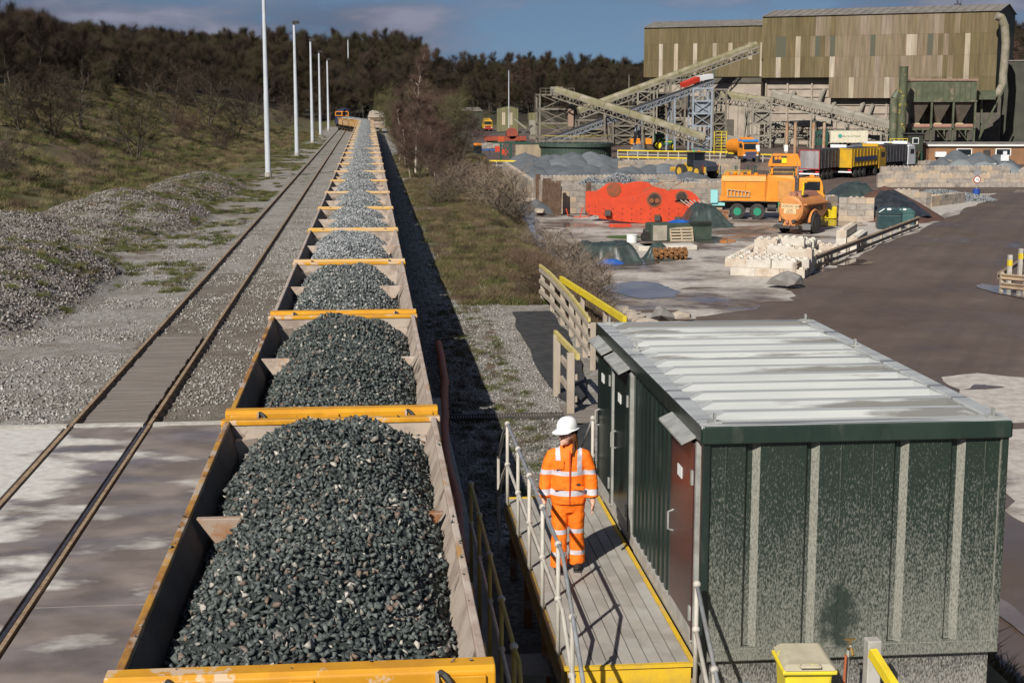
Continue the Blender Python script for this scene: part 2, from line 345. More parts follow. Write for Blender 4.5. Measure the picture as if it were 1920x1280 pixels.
# crossover onto the siding
t = bpy.data.objects.new('crossover_track', None); C.objects.link(t); struct(t)
def cross_x(y): return TX+(LX-TX)*sm((y-250)/48)
for s in (-.752, .752):
    MB().tube([(cross_x(y)+s, y, -.07) for y in range(248, 306, 3)], .06, 4).build('rail', RUST, t)
def crossing_mat():
    m = bpy.data.materials.new('crossing_concrete'); m.use_nodes = True; n = m.node_tree.nodes; l = m.node_tree.links; b = n['Principled BSDF']
    g = n.new('ShaderNodeNewGeometry'); sx = n.new('ShaderNodeSeparateXYZ'); l.new(g.outputs['Position'], sx.inputs[0])
    def nz(s, st=(1, 1, 1), d=6):
        v = n.new('ShaderNodeVectorMath'); v.operation = 'MULTIPLY'; v.inputs[1].default_value = st; l.new(g.outputs['Position'], v.inputs[0])
        t = n.new('ShaderNodeTexNoise'); t.inputs['Scale'].default_value = s; t.inputs['Detail'].default_value = d; l.new(v.outputs[0], t.inputs['Vector']); return t.outputs[0]
    def rg(t, a, z, o0=0, o1=1):
        r = n.new('ShaderNodeMapRange'); r.inputs[1].default_value = a; r.inputs[2].default_value = z; r.inputs[3].default_value = o0; r.inputs[4].default_value = o1; l.new(t, r.inputs[0]); return r.outputs[0]
    def mx(f, a, z):
        x = n.new('ShaderNodeMix'); x.data_type = 'RGBA'; l.new(f, x.inputs[0])
        for i, q in ((6, a), (7, z)):
            if isinstance(q, tuple): x.inputs[i].default_value = (*q, 1)
            else: l.new(q, x.inputs[i])
        return x.outputs[2]
    con = mx(rg(nz(6), .35, .65), (.44, .42, .385), (.56, .54, .50))
    mud = mx(rg(nz(1.3, (.8, 1.1, 1)), .38, .62), (.135, .108, .095), (.225, .185, .165))
    a = n.new('ShaderNodeMath'); a.operation = 'ADD'; l.new(rg(sx.outputs[0], -7.2, -3.6, -.42, .38), a.inputs[0]); l.new(rg(nz(.75, (.8, 1.3, 1), 7), .3, .7), a.inputs[1])
    f = rg(a.outputs[0], .36, .66); l.new(mx(f, con, mud), b.inputs['Base Color'])
    wet = n.new('ShaderNodeMath'); wet.operation = 'MULTIPLY'; l.new(f, wet.inputs[0]); l.new(rg(nz(.9, (.6, 1.3, 1)), .42, .6), wet.inputs[1])
    l.new(rg(wet.outputs[0], 0, 1, .85, .16), b.inputs['Roughness'])
    return m
XC = crossing_mat()
t = bpy.data.objects.new('level_crossing', None); C.objects.link(t); struct(t)
cols = [(-14, -9.55), (-9.5, -7.25), (-7.2, -5.93), (-5.76, -4.47), (-4.26, -1.95)]
for ci, (a, z) in enumerate(cols):
    ys = [-4, 3.5, 11, 18.3, 28.75] if ci != 3 else [-4, 7, 16, 28.75]
    for y0, y1 in zip(ys, ys[1:]):
        MB().box(((a+z)/2, (y0+y1)/2, -.13), (z-a, y1-y0-.012, .26)).build('concrete_panel', XC, t, bevel=.012)
for x0, x1 in ((-14, -5.9), (-5.76, -4.45), (-4.26, -1.95)):
    MB().box(((x0+x1)/2, 28.87, -.12), (x1-x0, .2, .29)).build('edge_beam', mat('edge_concrete', (.36, .34, .30), (.46, .44, .4), 6, .9), t)
for x in (-5.02+.0,): pass
MB().box((-4.40, 12.3, -.02), (.05, 33, .06)).build('flangeway_strip', mat('flange_steel', (.07, .06, .07), (.12, .1, .1), 3, .35, .6), t)
MB().box((-5.81, 12.3, -.06), (.03, 33, .06)).build('flangeway_strip', MATS['flange_steel'], t)
# plank deck between the siding rails past the crossing
TIMBER = mat('old_timber', (.15, .125, .105), (.215, .185, .16), 2, .9, 0, .3, stretch=(.4, 6, 1))
t = bpy.data.objects.new('track_boarding', None); C.objects.link(t); struct(t)
for i in range(42):
    MB().box((LX+random.uniform(-.02, .02), 29.2+i*.262, -.075+random.uniform(-.006, .006)), (1.2, .25, .05)).build('board', TIMBER, t)
# ------------------------------------------------------------------ wagons
YEL = mat('wagon_yellow', (.62, .30, .012), (.52, .235, .012), 2.2, .45, 0, .08, c3=(.56, .40, .25), s3=2.6, l3=.575, h3=.60)
YELRUST = mat('wagon_rim', (.50, .25, .03), (.20, .09, .035), 2.6, .6, 0, .2, lo=.4, hi=.62, c3=(.42, .33, .25), s3=3.3, l3=.5, h3=.6, stretch=(1, .5, 1))
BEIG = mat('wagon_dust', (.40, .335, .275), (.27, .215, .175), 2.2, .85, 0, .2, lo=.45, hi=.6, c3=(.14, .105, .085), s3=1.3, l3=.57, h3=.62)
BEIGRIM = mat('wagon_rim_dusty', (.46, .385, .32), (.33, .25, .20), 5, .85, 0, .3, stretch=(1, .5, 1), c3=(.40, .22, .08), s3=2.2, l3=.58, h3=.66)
INNER = mat('wagon_inner', (.05, .04, .04), (.085, .068, .062), 1.6, .7, 0, .2, c3=(.13, .105, .09), s3=2.2, l3=.58, h3=.7)  # shade on the left inner wall is put into this dark colour
RUSTO = mat('rust_orange', (.28, .11, .03), (.19, .10, .06), 4, .75, 0, .2, c3=(.33, .25, .19), s3=2, l3=.5, h3=.6)
BLACK = mat('black_steel', (.018, .017, .016), (.035, .03, .027), 5, .6)
DARKM = mat('dark_metal', (.045, .042, .04), (.08, .07, .062), 4, .6, .3)
LW, PITCH, WZ, HW = 8.56, 8.97, 2.30, 1.34
def make_wagon():
    t = thing('box_wagon', 'wagon', 'wagon')
    b = MB(); zb = 1.0; it = .11
    hw = HW
    # side walls: outer sheet, rim, inner sheet leaning in
    for s in (-1, 1):
        q = MB(); X_ = lambda d_: s*(hw-d_)
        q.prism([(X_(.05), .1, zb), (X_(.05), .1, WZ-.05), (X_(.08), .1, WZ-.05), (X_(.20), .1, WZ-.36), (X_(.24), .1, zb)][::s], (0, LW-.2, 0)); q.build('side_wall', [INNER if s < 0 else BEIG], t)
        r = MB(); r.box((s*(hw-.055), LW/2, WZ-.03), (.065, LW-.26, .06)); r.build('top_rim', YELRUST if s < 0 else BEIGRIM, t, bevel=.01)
        for k in range(6):
            y = .75+k*(LW-1.5)/5; MB().box((s*(hw-.02), y, (zb+WZ)/2-.06), (.07, .16, WZ-zb-.14)).build('side_post', YEL, t)
        for k in range(5):
            y = .75+(k+.5)*(LW-1.5)/5; MB().box((s*(hw-.045), y, 1.55), (.03, 1.15, .75)).build('side_panel', BEIG, t)
    for e in (0, 1):
        y = .06 if e == 0 else LW-.06; d = 1 if e == 0 else -1
        MB().box((0, y+d*.09, (zb+WZ)/2-.02), (2*hw-.12, .05, WZ-zb-.1)).build('end_wall', BEIG, t)
        bm_ = MB(); bm_.prism([(-hw-.03, y-d*.06, WZ-.26), (-hw-.03, y-d*.06, WZ-.035), (-hw-.03, y-d*.02, WZ), (-hw-.03, y+d*.13, WZ+.004), (-hw-.03, y+d*.13, WZ-.06), (-hw-.03, y+d*.06, WZ-.07), (-hw-.03, y+d*.06, WZ-.26)][::d], (2*hw+.06, 0, 0))
        eb = bm_.build('end_beam', YEL, t, bevel=.012)
        MB().box((0, y-d*.075, WZ-.15), (.17, .05, .2)).build('centre_plate', YEL, eb, bevel=.008)
        for s in (-1, 1):
            MB().box((s*(hw-.22), y-d*.07, WZ-.15), (.36, .04, .19)).build('corner_plate', YEL, eb, bevel=.008)
            w = MB(); w.prism([(s*.95-.012, y-d*.06, WZ-.02), (s*.95-.012, y-d*.15, WZ-.06), (s*.95-.012, y-d*.15, WZ-.3), (s*.95-.012, y-d*.06, WZ-.3)][::d], (.024, 0, 0)); w.build('web_plate', BEIGRIM, eb)
            k = MB(); k.tube([(s*.95+.02+.11*math.sin(a)*.8, y-d*(.06+.10*math.sin(a)), WZ-.16+.13*math.cos(a)) for a in np.linspace(0, math.pi, 9)], .026, 6); k.build('lifting_loop', BLACK, eb)
            for z0 in (1.0,): MB().box((s*(hw-.35), y+d*.02, 1.5), (.1, .1, 1.1)).build('end_post', YEL, t)
            g = MB(); gx0 = s*(hw-.16); g.prism([(gx0, y+d*.12, WZ-.32), (gx0-s*.28, y+d*.12, WZ-.32), (gx0-s*.28, y+d*.12, WZ-.85), (gx0-s*.0, y+d*.55, WZ-.85), (gx0, y+d*.55, WZ-.32)][::-1], (0, 0, .05)); 
            g = MB(); g.add([(gx0, y+d*.12, WZ-.22), (gx0-s*.26, y+d*.12, WZ-.22), (gx0, y+d*.32, WZ-.22), (gx0-s*.02, y+d*.12, WZ-1.0), (gx0-s*.34, y+d*.12, WZ-1.0), (gx0-s*.02, y+d*.42, WZ-1.0)], [(0, 1, 2), (3, 5, 4), (0, 3, 4, 1), (1, 4, 5, 2), (0, 2, 5, 3)]); g.build('corner_gusset', BEIG, t)
            bf = MB(); bf.cyl((s*.87, y-d*.06, 1.0), (s*.87, y-d*.16, 1.0), .09, 10); bf.cyl((s*.87, y-d*.16, 1.0), (s*.87, y-d*.19, 1.0), .2, 14); bf.build('buffer', BLACK, t)
    cb = MB(); cb.prism([(-hw+.12, LW/2-.05, WZ-.08), (-hw+.12, LW/2+.05, WZ-.08), (-hw+.24, LW/2+.05, WZ-.42), (-hw+.24, LW/2-.05, WZ-.42)], (.9, 0, 0)); 
    MB().prism([(-hw+.13, LW/2-.045, WZ-.07), (hw-.13, LW/2-.045, WZ-.07), (hw-.3, LW/2-.045, WZ-.34), (-hw+.3, LW/2-.045, WZ-.34)], (0, .09, 0)).build('cross_beam', RUSTO, t, bevel=.01)
    MB().box((0, LW/2, .98), (2*hw-.1, LW-.2, .1)).build('floor', INNER, t)
    u = MB()
    for s in (-1, 1): u.box((s*.6, LW/2, .8), (.14, LW-.3, .24))
    u.box((0, .25, .82), (2.2, .2, .3)); u.box((0, LW-.25, .82), (2.2, .2, .3)); u.build('underframe', BLACK, t)
    for y in (1.9, LW-1.9):
        a = MB(); a.cyl((-1, y, .46), (1, y, .46), .07, 8); ax = a.build('axle', DARKM, t)
        for s in (-1, 1):
            w = MB(); w.cyl((s*.69, y, .46), (s*.81, y, .46), .46, 20); w.cyl((s*.80, y, .46), (s*.9, y, .46), .1, 10); w.build('wheel', RUST, t)
            MB().box((s*.98, y, .55), (.12, .9, .3)).build('axle_box', DARKM, t)
    return t
w0 = make_wagon()
# loads
def load_mesh(name, seed, ph):
    r = np.random.default_rng(seed); step = .051
    xs = np.arange(-HW+.17, HW-.17, step); ys = np.arange(.22, LW-.22, step)
    X, Y = np.meshgrid(xs, ys); X = X.ravel()+r.uniform(-.03, .03, X.size); Y = Y.ravel()+r.uniform(-.03, .03, Y.size)
    def hgt(x, y):
        t = y/LW
        pk = .8*np.exp(-((t-.26-ph)/.19)**2)+1.0*np.exp(-((t-.72+ph)/.19)**2)+.18*np.exp(-((t-.5)/.1)**2)
        cx = .05+.05*np.sin(y*1.3+seed)
        u = np.abs(x-cx)/1.2
        prof = np.clip(1-u**2.6, -.2, 1)
        z = WZ-.40+(.28+.46*pk)*prof-.10*np.clip((-x-.75)/.4, 0, 1)
        return z+.03*np.sin(x*5.1+y*2.3)+.025*np.sin(x*2.7-y*4.1+seed)+.025*np.sin(x*9.1+y*7.3)
    Z = hgt(X, Y)+r.uniform(-.02, .024, X.size)
    # clear of end walls: slope down to the ends
    sc = r.uniform(.022, .041, X.size)*np.where(r.random(X.size) < .1, 1.35, 1)
    r2 = np.random.default_rng(seed+9); n2 = X.size//2; X2 = r2.uniform(-HW+.17, HW-.17, n2); Y2 = r2.uniform(.22, LW-.22, n2)
    Z2 = hgt(X2, Y2)-.035
    gx_ = np.linspace(-HW+.14, HW-.14, 30); gy_ = np.linspace(.17, LW-.17, 90); GX, GY = np.meshgrid(gx_, gy_); GZ = hgt(GX, GY)-.03
    P_ = np.concatenate([np.stack([X, Y, Z], 1), np.stack([X2, Y2, Z2], 1)]); S_ = np.concatenate([sc, r2.uniform(.025, .035, n2)])
    n3 = 20; sd = np.where(r2.random(n3) < .5, -1, 1); P3 = np.stack([sd*(HW-.055)+r2.uniform(-.03, .03, n3), r2.uniform(.2, LW-.2, n3), np.full(n3, WZ+.012)], 1); P4 = np.stack([r2.uniform(-1.2, 1.2, 12), np.where(r2.random(12) < .5, .12, LW-.12)+r2.uniform(-.04, .04, 12), np.full(12, WZ+.018)], 1)
    P_ = np.concatenate([P_, P3, P4]); S_ = np.concatenate([S_, r2.uniform(.012, .024, n3), r2.uniform(.012, .026, 12)])
    bi = (np.arange(89)[:, None]*30+np.arange(29)[None]).ravel(); bf = np.concatenate([np.stack([bi, bi+1, bi+31], 1), np.stack([bi, bi+31, bi+30], 1)])
    return scatter(name, P_, S_, [BAL], STONES, seed, (np.stack([GX.ravel(), GY.ravel(), GZ.ravel()], 1), bf))
LM = [load_mesh('load_a', 3, 0), load_mesh('load_b', 4, .03)]
def wagon_at(i, x, y, rz, label):
    global w0
    w = w0 if i == 0 else dup(w0)
    w.location = (x, y, 0); w.rotation_euler = (0, 0, rz); w['label'] = label; w['group'] = 'wagons of the stone train'
    if i >= 1:
        for ch in w.children:
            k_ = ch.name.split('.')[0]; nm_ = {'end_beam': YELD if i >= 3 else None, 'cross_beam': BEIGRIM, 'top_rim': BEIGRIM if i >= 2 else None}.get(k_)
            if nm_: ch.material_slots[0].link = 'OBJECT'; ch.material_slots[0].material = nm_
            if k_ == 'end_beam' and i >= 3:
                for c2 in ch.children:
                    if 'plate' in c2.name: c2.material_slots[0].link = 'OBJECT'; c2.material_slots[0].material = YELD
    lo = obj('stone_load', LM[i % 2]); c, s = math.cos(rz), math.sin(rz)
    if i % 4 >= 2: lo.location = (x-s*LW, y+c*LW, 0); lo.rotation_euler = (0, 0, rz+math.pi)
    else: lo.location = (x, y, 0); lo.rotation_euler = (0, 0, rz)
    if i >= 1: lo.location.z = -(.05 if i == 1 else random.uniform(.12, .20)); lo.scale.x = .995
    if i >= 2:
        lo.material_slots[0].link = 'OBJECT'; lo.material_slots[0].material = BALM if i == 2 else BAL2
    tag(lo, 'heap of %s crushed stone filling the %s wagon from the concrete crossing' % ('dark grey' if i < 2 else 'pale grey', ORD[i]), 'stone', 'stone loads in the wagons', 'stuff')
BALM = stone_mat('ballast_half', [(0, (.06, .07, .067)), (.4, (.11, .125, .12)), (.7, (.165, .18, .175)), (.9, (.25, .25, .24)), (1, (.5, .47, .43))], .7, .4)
NW = 27
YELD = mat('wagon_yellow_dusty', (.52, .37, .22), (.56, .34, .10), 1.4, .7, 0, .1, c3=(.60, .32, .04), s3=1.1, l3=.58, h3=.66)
Y0 = 10.05
for i in range(NW):
    wagon_at(i, TX, Y0+i*PITCH, 0, 'open yellow stone wagon, %s from the concrete level crossing' % ORD[i])
yy = Y0+NW*PITCH
for k in range(4):
    xa, xb = cross_x(yy), cross_x(yy+LW); rz = math.atan2(xa-xb, LW)
    wagon_at(NW+k, xa, yy, rz, 'open yellow stone wagon on the curve, %s from the concrete level crossing' % ORD[NW+k]); yy += PITCH
# locomotive
NAVY = mat('loco_blue', (.012, .016, .05), (.02, .025, .06), 3, .4)
ORNG = mat('loco_orange', (.75, .26, .015), None, 3, .4)
GLASS = mat('dark_glass', (.015, .02, .025), None, 1, .08)
t = thing('locomotive', 'dark blue freight locomotive with orange cab front past the last wagons', 'locomotive', (LX, yy+.4, 0))
b = MB(); b.prism([(-1.32, .5, 1.0), (1.32, .5, 1.0), (1.32, .5, 3.0), (1.05, .5, 3.6), (.5, .5, 3.9), (-.5, .5, 3.9), (-1.05, .5, 3.6), (-1.32, .5, 3.0)], (0, 20, 0)); b.build('body', NAVY, t)
b = MB(); b.prism([(-1.34, .1, 1.0), (1.34, .1, 1.0), (1.34, .2, 2.9), (1.06, .3, 3.5), (.5, .35, 3.75), (-.5, .35, 3.75), (-1.06, .3, 3.5), (-1.34, .2, 2.9)], (0, .4, 0)); b.build('cab_front', NAVY, t)
MB().box((0, .14, 2.62), (2.5, .1, .12)).build('cab_band', ORNG, t); MB().box((0, .22, 3.36), (2.2, .1, .14)).build('cab_band', ORNG, t)
for x_ in (-1.2, 0, 1.2): MB().box((x_, .16, 2.98), (.14, .1, .72)).build('window_pillar', ORNG, t)
for s in (-1, 1): MB().box((s*.6, .17, 2.95), (.95, .1, .6)).build('windscreen', GLASS, t)
MB().box((0, 10, .7), (2.3, 19, .5)).build('underframe', BLACK, t)
for y in (3, 5, 15, 17):
    for s in (-1, 1): MB().cyl((s*.7, y, .5), (s*.83, y, .5), .5, 16).build('wheel', DARKM, t)
# hopper wagon on the next road
CREAM = mat('hopper_cream', (.48, .42, .34), (.36, .30, .24), 1.2, .7)
t = thing('hopper_wagon', 'cream covered hopper wagon standing beside the end of the stone train', 'wagon', (1.35, 264, 0))
b = MB(); pr = [(-1.5, 1.1), (-1.5, 2.7), (-1.2, 3.5), (-.6, 3.75), (.6, 3.75), (1.2, 3.5), (1.5, 2.7), (1.5, 1.1), (1.1, .8), (-1.1, .8)]
b.prism([(x, .5, z) for x, z in pr][::-1], (0, 12, 0)); b.build('tank', CREAM, t)
b = MB(); b.prism([(x*1.02, .3, z) for x, z in pr[1:7]]+[(1.5, .3, 2.6), (-1.5, .3, 2.6)], (0, .25, 0)); b.build('end_hood', CREAM, t)
MB().box((0, .42, 2.3), (2.3, .1, .55)).build('end_opening', mat('hopper_brown', (.12, .08, .05), (.2, .14, .09), 2, .8), t)
MB().box((0, .44, 1.45), (2.7, .05, .05)).build('stripe', mat('stripe_red', (.5, .07, .03)), t)
MB().box((0, 6, .7), (1.8, 12.5, .3)).build('underframe', BLACK, t)
for y in (2, 10):
    for s in (-1, 1): MB().cyl((s*.7, y, .46), (s*.83, y, .46), .46, 14).build('wheel', DARKM, t)
b = MB()
for i, dx in enumerate((-.33, -.2, -.07, .06, .19, .32)): b.box((dx, .29, 3.2), (.09, .04, .16))
b.build('number_marks', BLACK, t)
t = thing('buffer_stop', 'rusty rail buffer stop in front of the cream hopper wagon', 'buffer stop', (2.6, 255, 0))
for s in (-.8, .8): MB().box((s, 0, .55), (.18, .2, 1.3)).build('post', RUST, t)
MB().box((0, -.1, 1.05), (2.1, .2, .28)).build('beam', RUST, t)
for s in (-.8, .8): MB().bar((s, 0, 1.0), (s, 2.2, -.05), .12).build('brace', RUST, t)
# ------------------------------------------------------------------ site cabin beside the line
CGRN = mat('cabin_green', (.016, .030, .023), (.024, .040, .031), 2, .33, 0, 0, c3=(.06, .068, .055), s3=5, l3=.55, h3=.8, stretch=(1, 1, .3))
def dusty(name, base, z0, z1, dustc, amt=1., rough=.5):
    m = bpy.data.materials.new(name); m.use_nodes = True; n = m.node_tree.nodes; l = m.node_tree.links; b = n['Principled BSDF']
    g = n.new('ShaderNodeNewGeometry'); sx = n.new('ShaderNodeSeparateXYZ'); l.new(g.outputs['Position'], sx.inputs[0])
    def nz(s, st=(1, 1, 1), d=5):
        v = n.new('ShaderNodeVectorMath'); v.operation = 'MULTIPLY'; v.inputs[1].default_value = st; l.new(g.outputs['Position'], v.inputs[0])
        t = n.new('ShaderNodeTexNoise'); t.inputs['Scale'].default_value = s; t.inputs['Detail'].default_value = d; t.inputs['Roughness'].default_value = .65; l.new(v.outputs[0], t.inputs['Vector']); return t.outputs[0]
    def rg(t, a, z, o0=0, o1=1):
        r = n.new('ShaderNodeMapRange'); r.inputs[1].default_value = a; r.inputs[2].default_value = z; r.inputs[3].default_value = o0; r.inputs[4].default_value = o1; l.new(t, r.inputs[0]); return r.outputs[0]
    def mth(op, a, z):
        x = n.new('ShaderNodeMath'); x.operation = op
        for i, q in ((0, a), (1, z)):
            if isinstance(q, (int, float)): x.inputs[i].default_value = q
            else: l.new(q, x.inputs[i])
        return x.outputs[0]
    gr = rg(sx.outputs[2], z0, z1, 0, 1)
    big = rg(nz(.9, (1, 1, .5)), .3, .7, -.14, .12)
    fine = nz(75, (1, 1, .4), 3)
    lvl = mth('ADD', gr, big)
    f = mth('MULTIPLY', rg(mth('ADD', fine, mth('MULTIPLY', lvl, .42)), .62, .95), amt)
    sn = n.new('ShaderNodeSeparateXYZ'); l.new(g.outputs['Normal'], sn.inputs[0])
    side = rg(sn.outputs[0], -.3, -.6, 0, 1.0)           # dust lodged on the leaning flanks of the ribs
    f = mth('MAXIMUM', f, mth('MULTIPLY', side, rg(fine, .3, .6, .35, 1)))
    # washed patch
    dx = mth('SUBTRACT', sx.outputs[0], 4.42); dz = mth('SUBTRACT', sx.outputs[2], 1.38)
    rr = mth('ADD', mth('MULTIPLY', mth('MULTIPLY', dx, dx), 22), mth('MULTIPLY', mth('MULTIPLY', dz, dz), 6))
    f = mth('MULTIPLY', f, rg(mth('ADD', rr, rg(nz(5), .3, .7, -.7, .7)), .25, .9, .12, 1))
    x = n.new('ShaderNodeMix'); x.data_type = 'RGBA'; l.new(f, x.inputs[0]); x.inputs[6].default_value = (*base, 1); x.inputs[7].default_value = (*dustc, 1); l.new(x.outputs[2], b.inputs['Base Color'])
    l.new(rg(f, 0, 1, rough, .95), b.inputs['Roughness'])
    return m
CFRONT = dusty('cabin_front_green', (.015, .026, .018), 3.15, .7, (.26, .255, .215), .8)
CSIDE = mat('cabin_side_green', (.011, .019, .016), (.017, .027, .023), 2, .3, 0, 0, c3=(.075, .075, .066), s3=4, l3=.6, h3=.85, stretch=(1, 1, .25))
ROOFM = mat('roof_galvanised', (.43, .44, .425), (.33, .34, .335), 1.3, .45, 0, .05, lo=.4, hi=.65, c3=(.17, .165, .155), s3=1.0, l3=.55, h3=.60, stretch=(.22, 4.5, 1), rough3=.25)
TRIM = mat('galv_trim', (.40, .40, .37), (.28, .28, .26), 4, .55, .2)
GREYP = mat('grey_paint', (.42, .40, .365), (.33, .31, .28), 5, .6)
REDD = mat('door_oxblood', (.06, .02, .017), (.042, .018, .016), 3, .28, 0, 0, c3=(.12, .10, .085), s3=6, l3=.62, h3=.85, stretch=(1, 1, .3))
WHITE = mat('white_plate', (.75, .75, .72))
X0, X1, YA, YB, Z0, Z1 = 3.07, 6.02, 13.35, 19.78, .95, 3.25
cab = thing('site_cabin', 'dark green steel site cabin with pale ribbed roof beside the walkway', 'cabin', (X0, YA, Z0))
def cp(p): return (p[0]-X0, p[1]-YA, p[2]-Z0)
class LB(MB):
    def bl(s, name, m, parent, smooth=False, bevel=0, off=(X0, YA, Z0)):
        s.v = [(a-off[0], b-off[1], c-off[2]) for a, b, c in s.v]; return s.build(name, m, parent, smooth, bevel)
LB().box(((X0+X1)/2, (YA+YB)/2, (Z0+Z1)/2), (X1-X0-.16, YB-YA-.16, Z1-Z0-.06)).bl('core_wall', CGRN, cab)
# front wall with pressed ribs
W_ = X1-X0; pr = [(0.0, 0)]
for u0, u1 in ((.125, .175), (.33, .375), (.63, .68), (.825, .875)):
    pr += [(u0, 0), (u0+.012, .055), (u1-.022, .055), (u1, 0)]
pr.append((1., 0))
b = LB(); z0, z1 = Z0+.13, Z1-.16
for (u0, d0), (u1, d1) in zip(pr, pr[1:]):
    xa, xb = X0+.05+u0*(W_-.1), X0+.05+u1*(W_-.1)
    b.add([(xa, YA+.02+d0, z0), (xb, YA+.02+d1, z0), (xb, YA+.02+d1, z1), (xa, YA+.02+d0, z1)], [(0, 1, 2, 3)])
fw = b.bl('front_wall', CFRONT, cab)
for u in (.06, .45, .56, .945): LB().box((X0+.05+u*(W_-.1), YA+.016, (z0+z1)/2), (.012, .01, z1-z0)).bl('seam', CFRONT, fw)
LB().box(((X0+X1)/2, YA+.03, Z0+.065), (W_, .07, .13)).bl('front_sill', CFRONT, cab, bevel=.01)
LB().box(((X0+X1)/2, YA-.01, Z1-.07), (W_+.04, .06, .17)).bl('front_fascia', CGRN, cab, bevel=.015)
for x in (X0+.03, X1-.03): LB().box((x, YA+.03, (Z0+Z1)/2), (.08, .075, Z1-Z0)).bl('corner_post', CFRONT if x > 4 else CSIDE, cab, bevel=.012)
LB().box((X0+.03, YB-.03, (Z0+Z1)/2), (.08, .08, Z1-Z0)).bl('corner_post', CSIDE, cab)
LB().box((X1-.03, YB-.03, (Z0+Z1)/2), (.08, .08, Z1-Z0)).bl('corner_post', CSIDE, cab)
# long walls with ribs
for xs, sg in ((X0, 1), (X1, -1)):
    b = LB(); n = 26; pr = []
    for i in range(n):
        u = i/n; pr += [(u, 0), (u+.42/n, 0), (u+.55/n, .045), (u+.87/n, .045)]
    pr.append((1, 0))
    for (u0, d0), (u1, d1) in zip(pr, pr[1:]):
        ya, yb = YA+.06+u0*(YB-YA-.12), YA+.06+u1*(YB-YA-.12); q = [(xs+sg*(.02+d0), ya, z0), (xs+sg*(.02+d1), yb, z0), (xs+sg*(.02+d1), yb, z1), (xs+sg*(.02+d0), ya, z1)]
        b.add(q if sg < 0 else q[::-1], [(0, 1, 2, 3)])
    b.bl('side_wall', CSIDE, cab)
    LB().box((xs+sg*.03, (YA+YB)/2, Z0+.065), (.07, YB-YA-.1, .13)).bl('side_sill', GREYP if sg > 0 else CSIDE, cab)
    LB().box((xs-sg*.005, (YA+YB)/2, Z1-.07), (.06, YB-YA+.02, .16)).bl('side_fascia', CSIDE, cab)
b = LB(); b.box(((X0+X1)/2, YB-.03, (Z0+Z1)/2), (W_-.1, .05, Z1-Z0-.1)); b.bl('back_wall', CSIDE, cab)
LB().box(((X0+X1)/2, (YA+YB)/2, .74), (W_-.12, YB-YA-.12, .40)).bl('plinth', dusty('plinth_dirty', (.03, .032, .03), 1.6, .4, (.36, .34, .30), .8), cab)
for y0, y1, m, nm in ((13.6, 14.62, REDD, 'oxblood red door'), (17.22, 18.25, CSIDE, None), (18.55, 19.58, CSIDE, None)):
    yc = (y0+y1)/2
    d = LB(); d.box((X0-.012, yc, 2.06), (.05, y1-y0, 1.96)); d = d.bl('door', m, cab, bevel=.008)
    if nm: d['label'] = nm+' nearest the stair end'
    LB().box((X0-.0, y0-.025, 2.06), (.045, .05, 2.0)).bl('door_jamb', TRIM, d); LB().box((X0-.0, y1+.025, 2.06), (.045, .05, 2.0)).bl('door_jamb', TRIM, d)
    LB().box((X0-.02, yc, 1.13), (.04, y1-y0-.02, .14)).bl('kick_plate', GREYP, d)
    h = LB(); h.prism([(X0+.0, y0-.05, 3.14), (X0-.17, y0-.05, 3.06), (X0-.17, y0-.05, 3.04), (X0, y0-.05, 3.12)], (0, y1-y0+.1, 0)); h.bl('rain_hood', TRIM, d)
    k = LB(); yh = y1-.12; k.tube([(X0-.035, yh, 1.92), (X0-.09, yh, 1.94), (X0-.09, yh, 2.12), (X0-.035, yh, 2.14)], .012, 6); k.bl('handle', TRIM, d)
    LB().box((X0-.04, yc+.1, 2.62), (.008, .2, .11)).bl('door_plate', WHITE, d)
    for z in (1.35, 2.7): LB().box((X0-.035, y0+.03, z), (.04, .05, .14)).bl('hinge', TRIM, d)
# roof
b = LB(); n = 13; pr = []
for i in range(n):
    u = (i+.12)/n; pr += [(u, 0), (u+.30/n, 0), (u+.37/n, .065), (u+.63/n, .065), (u+.70/n, 0)]
pr = [(0, 0)]+pr+[(1, 0)]
for (u0, d0), (u1, d1) in zip(pr, pr[1:]):
    ya, yb = YA+.14+u0*(YB-YA-.28), YA+.14+u1*(YB-YA-.28); xa, xb = X0+.13, X1-.13; ym = (ya+yb)/2
    zz = Z1-.005
    b.add([(xa, ya, zz+d0*.0), (xa+.16, ya, zz+d0), (xb-.16, ya, zz+d0), (xb, ya, zz), (xa, yb, zz), (xa+.16, yb, zz+d1), (xb-.16, yb, zz+d1), (xb, yb, zz)],
          [(0, 1, 5, 4), (1, 2, 6, 5), (2, 3, 7, 6)])
b.bl('roof', ROOFM, cab)
for p, d in ((((X0+X1)/2, YA+.06, Z1), (W_+.06, .18, .035)), (((X0+X1)/2, YB-.06, Z1), (W_+.06, .18, .035)), ((X0+.06, (YA+YB)/2, Z1+.002), (.17, YB-YA-.1, .035)), ((X1-.06, (YA+YB)/2, Z1+.002), (.17, YB-YA-.1, .035))):
    LB().box(p, d).bl('roof_edge', ROOFM, cab, bevel=.01)
for x in (X0+.12, X1-.12):
    for y in (YA+.1, (YA+YB)/2+1, YB-.1):
        l_ = LB(); l_.box((x, y, Z1+.03), (.13, .09, .02)); l_.box((x, y, Z1+.07), (.02, .06, .08)); l_.bl('lifting_lug', TRIM, cab)
